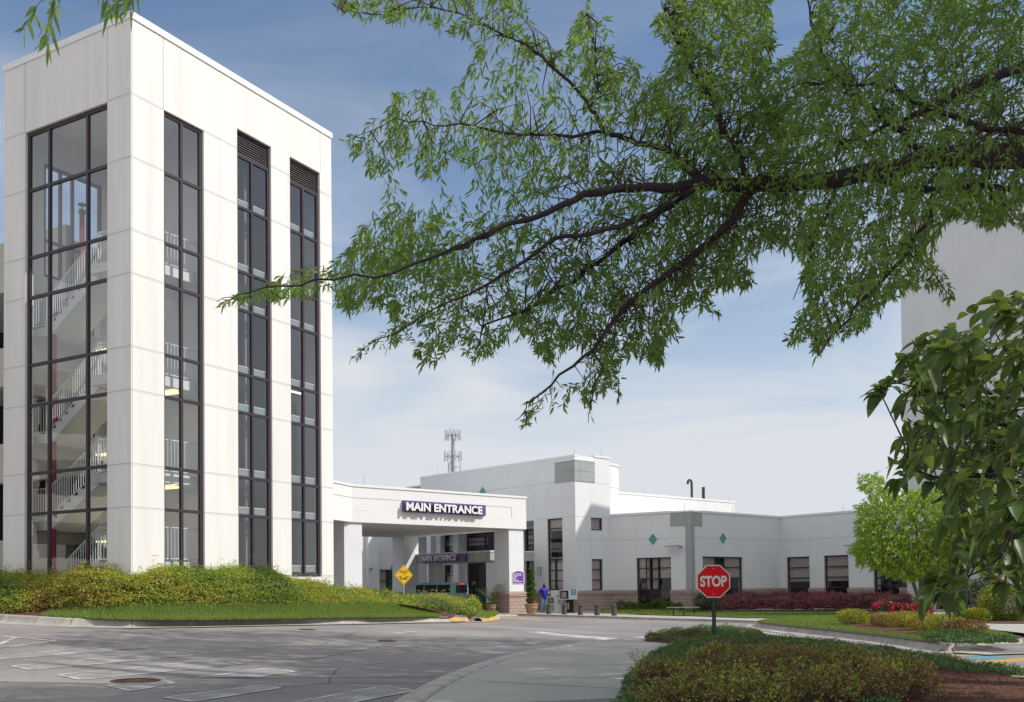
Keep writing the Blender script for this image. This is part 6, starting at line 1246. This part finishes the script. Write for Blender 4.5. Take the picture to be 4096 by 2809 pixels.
# ---- hedges
def hedge(name, label, xs, top, bot, surf, depth, lim, n, mats_, wts, ll, cat='hedge', core=None, seed=1, spiky=.3, group=None, back=1.1, lowr=11):
    xs = np.array(xs, float); top = (top[0], [v+lowr for v in top[1]]); F_ = np.array([gp(x, np.interp(x, *bot), surf) for x in np.linspace(xs[0], xs[1], 60)]); X = np.linspace(xs[0], xs[1], 60); Yc = np.minimum(F_[:, 1]+depth, [lim(x)-.25 for x in X]); C_ = np.array([atZ(x, np.interp(x, *top), y) for x, y in zip(X, Yc)])
    def surfpt(u, t, inset=0.):
        xf = np.interp(u, X, F_[:, 0]); yf = np.interp(u, X, F_[:, 1]); zf_ = np.interp(u, X, F_[:, 2]); xc = np.interp(u, X, C_[:, 0]); yc = np.interp(u, X, C_[:, 1]); zc = np.interp(u, X, C_[:, 2])-inset
        tt = np.minimum(t, 1); k = tt**1.6; h = np.sin(tt*PI/2); x = xf+(xc-xf)*k; y = yf+(yc-yf)*k+inset*(1-k); z = zf_+(zc-zf_)*h; over = np.maximum(t-1, 0); y = y+over*back; z = z-over*over*.5*(zc-zf_); return np.stack([x, y, z], -1)
    root = thing(name, tuple(F_[30]), label, cat, group); U, T = np.meshgrid(np.linspace(xs[0], xs[1], 90), np.linspace(0, 1.6, 14)); G = surfpt(U.ravel(), T.ravel(), .2); G[:, 2] += .07*snoise(G[:, :2], 2.5, seed); nx = 90; i, j = np.meshgrid(np.arange(nx-1), np.arange(13)); a = (j*nx+i).ravel()
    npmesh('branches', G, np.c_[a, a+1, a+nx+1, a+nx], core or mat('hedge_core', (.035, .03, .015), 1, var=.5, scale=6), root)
    pw = np.interp(np.linspace(0, 1, 500), np.linspace(0, 1, 60), np.r_[np.linalg.norm(np.diff(C_[:, :2], axis=0), axis=1)/1., 0]+.02); pw /= pw.sum(); nc = n//7; u = np.repeat(rng.choice(np.linspace(xs[0], xs[1], 500), nc, p=pw)+rng.uniform(-1, 1, nc), 7); t = np.repeat(rng.uniform(0, 1.45, nc), 7); n = len(u); P = surfpt(u, t)+rng.normal(0, 1, (n, 3))*[ll*.9, ll*.9, ll*.35]+np.repeat(rng.normal(0, .05, (nc, 3)), 7, 0)
    b = snoise(P*[1, 1, 1.6], 2.4, seed); P = P+np.stack([rng.normal(0, .04, n), -(.12*b)+.10-np.repeat(rng.uniform(-.08, .12, nc), 7), .14*b*np.minimum(t, 1)+np.repeat(rng.exponential(.05, nc)*(1+spiky*3*(rng.uniform(size=nc) < .12)), 7)*(t > .5)], -1)
    D = nrm(np.c_[rng.normal(0, .6, n), rng.normal(-.35, .5, n), rng.normal(.25+.4*np.minimum(t, 1), .45, n)]); V, Fc = leaves(P, D, nrm(rdir(n)+[0, -.5, .9]), rng.uniform(.6, 1.2, n)*ll, rng.uniform(.4, .55, n)*ll, droop=.15)
    c = snoise(P, 1.3, seed+5)+rng.normal(0, .35, n); edges = np.quantile(c, np.cumsum(wts)[:-1]); cls = np.digitize(c, edges); fm = np.concatenate([cls, cls, cls]); npmesh('foliage', V, Fc, mats_, root, fmat=fm); return root
def tower_lim(x):
    if x > 757: return 99.
    A = TC[:2]; d = ray(x, 1300)[:2]; d = d/d[1]
    for e, L_ in ((ta, TL), (tb, TW+8)):
        M = np.array([[d[0], -e[0]], [d[1], -e[1]]]); s_ = np.linalg.solve(M, A)
        if -.05 <= s_[1] <= L_+.05: return float(s_[0]*d[1])
    return 99.
NG1 = LF('nandina_green', (.36, .44, .075), (.22, .33, .05), .3); NG2 = LF('nandina_yellow', (.56, .52, .09), (.34, .38, .06), .3); NG3 = LF('nandina_red', (.40, .20, .08), (.30, .24, .07), .3); NG4 = LF('nandina_deep', (.15, .23, .04), (.09, .15, .03), .3)
top = ([-150, -60, 0, 60, 131, 190, 240, 299, 349, 420, 470, 523, 560, 598, 622, 648, 700, 747, 794, 884, 890], [1300, 1303, 1303, 1304, 1299, 1291, 1299, 1303, 1294, 1287, 1292, 1289, 1291, 1295, 1302, 1312, 1320, 1326, 1333, 1346, 1348])
bot = ([-150, -60, 0, 60, 107, 242, 322, 470, 624, 885, 895], [1388, 1391, 1392.5, 1389, 1386, 1383, 1378.5, 1375, 1373.5, 1373, 1373])
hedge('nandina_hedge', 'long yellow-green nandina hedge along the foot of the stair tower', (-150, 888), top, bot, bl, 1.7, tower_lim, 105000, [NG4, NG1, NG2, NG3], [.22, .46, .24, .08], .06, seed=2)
top = ([868, 900, 940, 980, 1020, 1060, 1078, 1088, 1094], [1349, 1347, 1345, 1346, 1350, 1357, 1362, 1368, 1380]); bot = ([868, 896, 940, 972, 1071, 1094], [1372, 1371.5, 1378, 1384, 1395, 1393])
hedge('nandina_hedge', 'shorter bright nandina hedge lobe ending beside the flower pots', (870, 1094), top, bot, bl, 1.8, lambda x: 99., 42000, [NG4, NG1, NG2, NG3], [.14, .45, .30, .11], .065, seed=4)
BB = LF('barberry_red', (.40, .13, .15), (.24, .08, .10), .2); BB2 = LF('barberry_dark', (.20, .08, .10), (.12, .06, .08), .15)
top = ([1590, 1640, 1700, 1760, 1820, 1900, 2000, 2065, 2080], [1362, 1352, 1349, 1351, 1346, 1349, 1350, 1352, 1353]); bot = ([1590, 1700, 2080], [1384, 1383, 1383])
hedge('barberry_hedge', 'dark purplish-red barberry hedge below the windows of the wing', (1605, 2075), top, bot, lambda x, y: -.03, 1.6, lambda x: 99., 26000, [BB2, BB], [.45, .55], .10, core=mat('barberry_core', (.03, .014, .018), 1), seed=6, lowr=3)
# ---- single shrubs
def shrub(name, g, r, h, n, mats_, wts, ll, label, cat='shrub', group=None, lw=.5, stem=True, low=.1, flowers=None, seed=0, flat=1.):
    t = thing(name, g, label, cat, group); c = np.array(g)+[0, 0, h*.5]; P = rdir(n); P = P*rng.uniform(.45, 1, (n, 1))**.6*[r[0], r[1], h*.55]; P *= (1+.22*snoise(P/np.array([r[0], r[1], h]), 5, seed))[:, None]; D = nrm(P/np.array([r[0], r[1], h])+rng.normal(0, .45, (n, 3))+[0, 0, .35]); P = P+c; P[:, 2] = np.maximum(P[:, 2], g[2]+.02)
    V, F = leaves(P, D, nrm(rdir(n)+[0, -.2, .8]), rng.uniform(.6, 1.25, n)*ll, rng.uniform(.7, 1.2, n)*ll*lw, droop=.2); cq = snoise(P, 3.1, seed+3)+rng.normal(0, .5, n); cls = np.digitize(cq, np.quantile(cq, np.cumsum(wts)[:-1])); npmesh('foliage', V, F, mats_, t, fmat=np.concatenate([cls]*3))
    if stem:
        k = max(10, n//90); e = P[rng.choice(n, k)]; b_ = np.array(g)+np.c_[rng.normal(0, r[0]*.15, k), rng.normal(0, r[1]*.15, k), np.full(k, -.02)]; V, F = prisms(np.stack([b_, (b_+e)/2+rng.normal(0, .03, (k, 3))+[0, 0, .05], e], 1), [.009, .006, .003]); npmesh('stems', V, F, TWIGM, t)
    if flowers:
        m_, k, s_ = flowers; P = rdir(k)*[r[0], r[1], h*.55]; P[:, 2] = np.abs(P[:, 2])*.9; P += c; Pc = np.repeat(P, 5, 0); dd = rdir(len(Pc))+[0, -.4, .3]; V, F = leaves(Pc, dd, rdir(len(Pc)), s_, s_*.9, shape='ovate'); npmesh('flowers', V, F, m_, t)
    return t
GR1 = LF('shrub_green', (.15, .24, .03), (.07, .13, .02), .3); GR2 = LF('shrub_dark', (.035, .065, .022), (.02, .035, .015), .2); SPY = LF('spirea_yellow', (.40, .36, .03), (.26, .28, .03), .3); SPB = LF('spirea_bronze', (.34, .20, .09), (.24, .17, .07), .25); SPG = LF('spirea_green', (.36, .42, .07), (.22, .30, .05), .3); SPR = LF('spirea_red', (.22, .07, .05), (.16, .09, .05), .25)
ROSE = mat('rose_petal', (.85, .03, .16), .55, island=.4, col2=(.42, .01, .06))
iw = lambda x, y: gz(x, y)+.16
for k, (x, y, rx, h, lab) in enumerate(((2013, 1402, .62, .62, 'pink-flowered rose bush, left one of the three'), (2050, 1404, .55, .52, 'pink-flowered rose bush, middle one of the three'), (2086, 1403, .62, .58, 'pink-flowered rose bush at the foot of the forked tree'))):
    g_ = gp(x, y, iz); shrub('rose_bush', g_, (rx, .5), h*1.15, 2600, [GR2, GR1], [.6, .4], .07, lab, 'rose bush', 'pink rose bushes', flowers=(ROSE, 75, .085), seed=k+20)
for k, (x, y, rx, h, m_, w_, lab) in enumerate(((1940, 1417, .62, .52, [GR1, SPY], [.25, .75], 'rounded golden spirea standing alone at the left of the island'), (2012, 1421, .55, .45, [SPB, SPY], [.7, .3], 'bronze low spirea left of the golden ones on the island'), (2052, 1424, .62, .5, [SPY, SPB], [.75, .25], 'golden spirea directly in front of the roses'), (2100, 1430, .62, .5, [SPY, SPB], [.65, .35], 'golden spirea in the middle of the island row'), (2142, 1437, .62, .5, [SPY, GR1], [.8, .2], 'bright golden spirea right of the island centre'), (2190, 1442, .6, .42, [SPB, SPR], [.6, .4], 'bronze spirea at the right end of the island'))):
    g_ = gp(x, y, iz); shrub('spirea', g_, (rx, .55), h, 3200, m_, w_, .055, lab, 'shrub', 'spirea on the island', seed=k+40)
for k, (x, y, rx, h) in enumerate(((357, 1232, .42, .62), (427, 1232, .36, .58), (497, 1232, .36, .50), (577, 1232, .4, .5), (647, 1232, .5, .78), (716, 1230, .48, .66), (797, 1226, .34, .5))):
    fq = Fr(F2.pt(0, -.75, 0), ex=F2.ex); uq = fq.px(*Z4(x, y)); g_ = fq.pt(uq[0], 0, 0); g_[2] = float(wz(g_[0], g_[1])); lab = ['small green shrub beside the last bollard', 'small green shrub left of the tall window', 'low green shrub at the left edge of the tall window', 'low green shrub in the middle of the tall window', 'bushy bright green shrub in front of the tall window', 'bright shrub at the right edge of the tall window', 'little green shrub below the grey corner strip'][k]
    shrub('green_shrub', g_, (rx, .35), h, 1400, [GR1, GR2], [.8, .2], .08, lab, 'shrub', 'green shrubs along the stone base', seed=k+60)
shrub('green_shrub', gp(*Z4(1010, 1240), surf=lambda x, y: -.05), (.75, .6), 1.0, 3000, [GR1, GR2], [.5, .5], .08, 'round green shrub at the left end of the red hedge', seed=71)
shrub('dark_shrub', gp(2222, 1413), (1.15, 1.0), 1.75, 9000, [GR2, GR1], [.85, .15], .09, 'dark rounded evergreen shrub beside the door of the tall building', seed=72)
shrub('light_shrub', gp(2290, 1417), (1.3, .9), 1.7, 9000, [GR1, SPY], [.6, .4], .09, 'light green spreading shrub at the right edge behind the sign post', seed=73)
shrub('light_shrub', gp(2215, 1420), (.6, .5), .7, 3000, [SPY, GR1], [.5, .5], .08, 'small yellow-green shrub in front of the dark evergreen', seed=74)
rb = np.vstack([P3([(2160, 1404), (2180, 1421), (2260, 1424), (2400, 1425), (2400, 1405), (2250, 1398)])[:, :2]]); sheet('planting_bed', rb, lambda x, y: wz(x, y)+.02, MULCH, .8, kind='structure')
# small conifer reflected/standing by the left wing, and ground cover along the wall
def cover_stuff(name, poly, zf, n, ll, m_, label=None, bumps=.12, seed=3, hole=None, up=(.02, .12), w=.25):
    poly = np.asarray(poly)[:, :2]; x0, y0 = poly.min(0); x1, y1 = poly.max(0); P = np.zeros((0, 2))
    while len(P) < n: q = np.c_[rng.uniform(x0, x1, n), rng.uniform(y0, y1, n)]; q = q[inpoly(q[:, 0], q[:, 1], poly)]; q = q if hole is None else q[~hole(q)]; P = np.vstack([P, q])
    P = P[:n]; b = np.maximum(snoise(P, 3.2, seed), -.4)*bumps+bumps*.6; z = zf(P[:, 0], P[:, 1])+b*rng.uniform(.2, 1, n); D = nrm(np.c_[rng.normal(0, 1, (n, 2)), rng.uniform(.25, 1.1, n)]); V, F = leaves(np.c_[P, z], D, nrm(rdir(n)+[0, 0, .6]), rng.uniform(.6, 1.3, n)*ll, ll*w, droop=.1)
    mm = m_ if isinstance(m_, list) else [m_]; c = snoise(P, 1.1, seed+2)+rng.normal(0, .45, n); cls = (c > .55).astype(int) if len(mm) > 1 else np.zeros(n, int); npmesh(name, V, F, mm, fmat=np.concatenate([cls]*3), kind='stuff')
JUN = LF('juniper', (.12, .21, .07), (.07, .14, .045), .15, .6); JUNB = LF('juniper_brown', (.18, .10, .05), (.10, .07, .035), .15, .7)
gc = P3([(1345, 1393), (1400, 1388), (1470, 1386), (1580, 1385), (1600, 1387), (1540, 1395), (1480, 1397), (1405, 1395)], wz); cover_stuff('ground_cover', gc, wz, 9000, .10, [GR1, SPB], bumps=.18, w=.4)
mulch_hole = lambda q: (lambda px: (px[0] > 2070+(px[1]-1500)*-.3) & (px[1] > 1518+(px[0]-2070)*.085) )(proj(np.c_[q, nbz(q[:, 0], q[:, 1])]))
cover_stuff('juniper_cover', nbp, nbz, 95000, .085, [JUN, JUNB], bumps=.13, hole=mulch_hole, w=.2)
ij = P3([(1722, 1421), (1740, 1417), (1830, 1420), (1950, 1436), (2060, 1447), (2140, 1455), (2230, 1452), (2300, 1459), (2310, 1464), (2200, 1463), (2150, 1466), (2050, 1456), (1960, 1447), (1850, 1434), (1760, 1427)], iz)
cover_stuff('juniper_cover', P3([(2080, 1440), (2180, 1441), (2250, 1450), (2312, 1460), (2300, 1465), (2200, 1463), (2130, 1458)], iz), iz, 12000, .09, JUN, bumps=.15)
# mulch chips
n = 26000; xs_ = nbp.min(0); xe = nbp.max(0); P = np.c_[rng.uniform(xs_[0], xe[0], n*2), rng.uniform(xs_[1], xe[1], n*2)]; P = P[inpoly(P[:, 0], P[:, 1], nbp)]; P = P[mulch_hole(P)][:n]
V, F = leaves(np.c_[P, nbz(P[:, 0], P[:, 1])+rng.uniform(0, .02, len(P))], np.c_[rng.normal(0, 1, (len(P), 2)), rng.normal(.1, .25, len(P))], nrm(rdir(len(P))*.5+[0, 0, 1]), rng.uniform(.03, .10, len(P)), .012); npmesh('bark_mulch', V, F, mat('bark_chip', (.24, .09, .055), 1, island=.7), kind='stuff')
# near spirea bushes
spots = [(1512, 1560, .42, .50), (1555, 1620, .6, .62), (1600, 1545, .55, .55), (1668, 1625, .62, .66), (1705, 1548, .6, .58), (1640, 1500, .5, .42), (1770, 1505, .55, .46), (1800, 1610, .65, .68), (1822, 1540, .62, .58), (1905, 1512, .55, .46), (1925, 1600, .62, .60), (1950, 1545, .55, .50), (2030, 1585, .5, .5), (2040, 1535, .45, .38)]
labs = ['green-brown spirea at the left tip of the near clump, beside the juniper', 'spirea at the bottom edge, left end of the near clump', 'yellowish spirea in the second row, left part of the near clump', 'big bronze spirea at the bottom edge below the stop sign', 'bronze spirea in the centre of the near clump', 'low spirea nearest the foot of the stop sign post', 'low spirea behind the clump centre with upright shoots', 'large spirea at the bottom edge, centre right of the near clump', 'reddish spirea right of the clump centre', 'low green spirea at the back right of the near clump', 'brownish spirea at the bottom edge, right part of the near clump', 'bronze spirea in the right part of the near clump', 'sparse spirea at the bottom right beside the bark mulch', 'small spirea at the right tip of the near clump']
for k, (x, y, r_, h) in enumerate(spots):
    g_ = gp(x, y, lambda a, b: float(nbz(np.array([a]), np.array([b]))[0])); mm, ww = ([SPG, SPB, SPR], [.62, .22, .16]) if k % 2 else ([SPG, SPB, SPR], [.36, .36, .28])
    h *= .62; t = thing('spirea', g_, labs[k], 'shrub', 'spirea in the near clump'); n_ = 95; a_ = rng.uniform(0, 2*PI, n_); lean = rng.uniform(0, 1, n_)**.6; tip = np.array(g_)+np.c_[np.cos(a_)*lean*r_*1.12, np.sin(a_)*lean*r_, h*(1.12-.55*lean**2)*rng.uniform(.7, 1.18, n_)]
    b_ = np.array(g_)+np.c_[np.cos(a_)*lean*r_*.22, np.sin(a_)*lean*r_*.22, np.full(n_, -.02)]; mid = b_*.45+tip*.55+rng.normal(0, .025, (n_, 3))+np.c_[np.cos(a_)*lean*.05, np.sin(a_)*lean*.05, np.zeros(n_)]
    V, F = prisms(np.stack([b_, mid, tip], 1), [.0045, .0035, .002]); npmesh('stems', V, F, mat('bare_twig', (.14, .07, .07), .9), t)
    m3 = 4; bb = np.concatenate([mid+(tip-mid)*f for f in (.05, .35, .6, .85)]); dd = np.concatenate([tip-mid]*4)+rng.normal(0, .12, (n_*4, 3)); (a1, f1), (c1, d1) = twigs(bb, dd, rng.uniform(.05, .13, n_*4), 6, .034, .019, spread=1.0, droop=.1, stemr=.0016); npmesh('twigs', c1, d1, mat('bare_twig', (.14, .07, .07), .9), t)
    cq = snoise(a1[::6], 3.1, k)+rng.normal(0, .5, len(a1)//6); cls = np.digitize(cq, np.quantile(cq, np.cumsum(ww)[:-1])); npmesh('foliage', a1, f1, mm, t, fmat=np.concatenate([cls]*3))
# weeds with tall shoots
for k, (x, y, h, lab) in enumerate(((1455, 1528, .42, 'thin leafy weed growing over the pavement edge left of the spirea clump'), (1725, 1462, .30, 'small upright weed at the kerb right of the stop sign'), (1812, 1500, .55, 'tall leafy shoot rising above the back of the near clump'), (1770, 1500, .45, 'leafy shoot left of the tallest one above the near clump'))):
    g_ = gp(x, y, nz_); t = thing('weed', g_, lab, 'weed', None); m_ = 7; B_ = np.repeat(np.array(g_)[None], m_, 0)+rng.normal(0, .03, (m_, 3))*[1, 1, 0]; D = nrm(np.c_[rng.normal(0, .35, (m_, 2)), np.ones(m_)]); (a, b_), (c_, d_) = twigs(B_, D, rng.uniform(.7, 1, m_)*h*1.3, 16, .05, .022, spread=1.1, droop=.1); npmesh('leaves', a, b_, SPG, t); npmesh('stems', c_, d_, TWIGM, t)
# small dark conifer by the left wing and greenery behind the garage gap
g_ = atZ(898, 1345, 70); g_[2] = -.1; shrub('conifer', g_, (.5, .5), 3.4, 4000, [GR2, GR1], [.8, .2], .09, 'small dark conical evergreen by the left wing window under the portico', 'conifer', seed=99)
g_ = np.array([-19.5, 33.0, 1.4])
for k, (dx, dy) in enumerate(((0, 0), (1.5, 2.0))): shrub('green_shrub', g_+[dx, dy, 0], (.7, .7), 1.2, 1500, [GR1, GR2], [.6, .4], .1, ['green shrub beyond the left foot of the tower', 'second green shrub beyond the left foot of the tower, farther back'][k], seed=110+k)
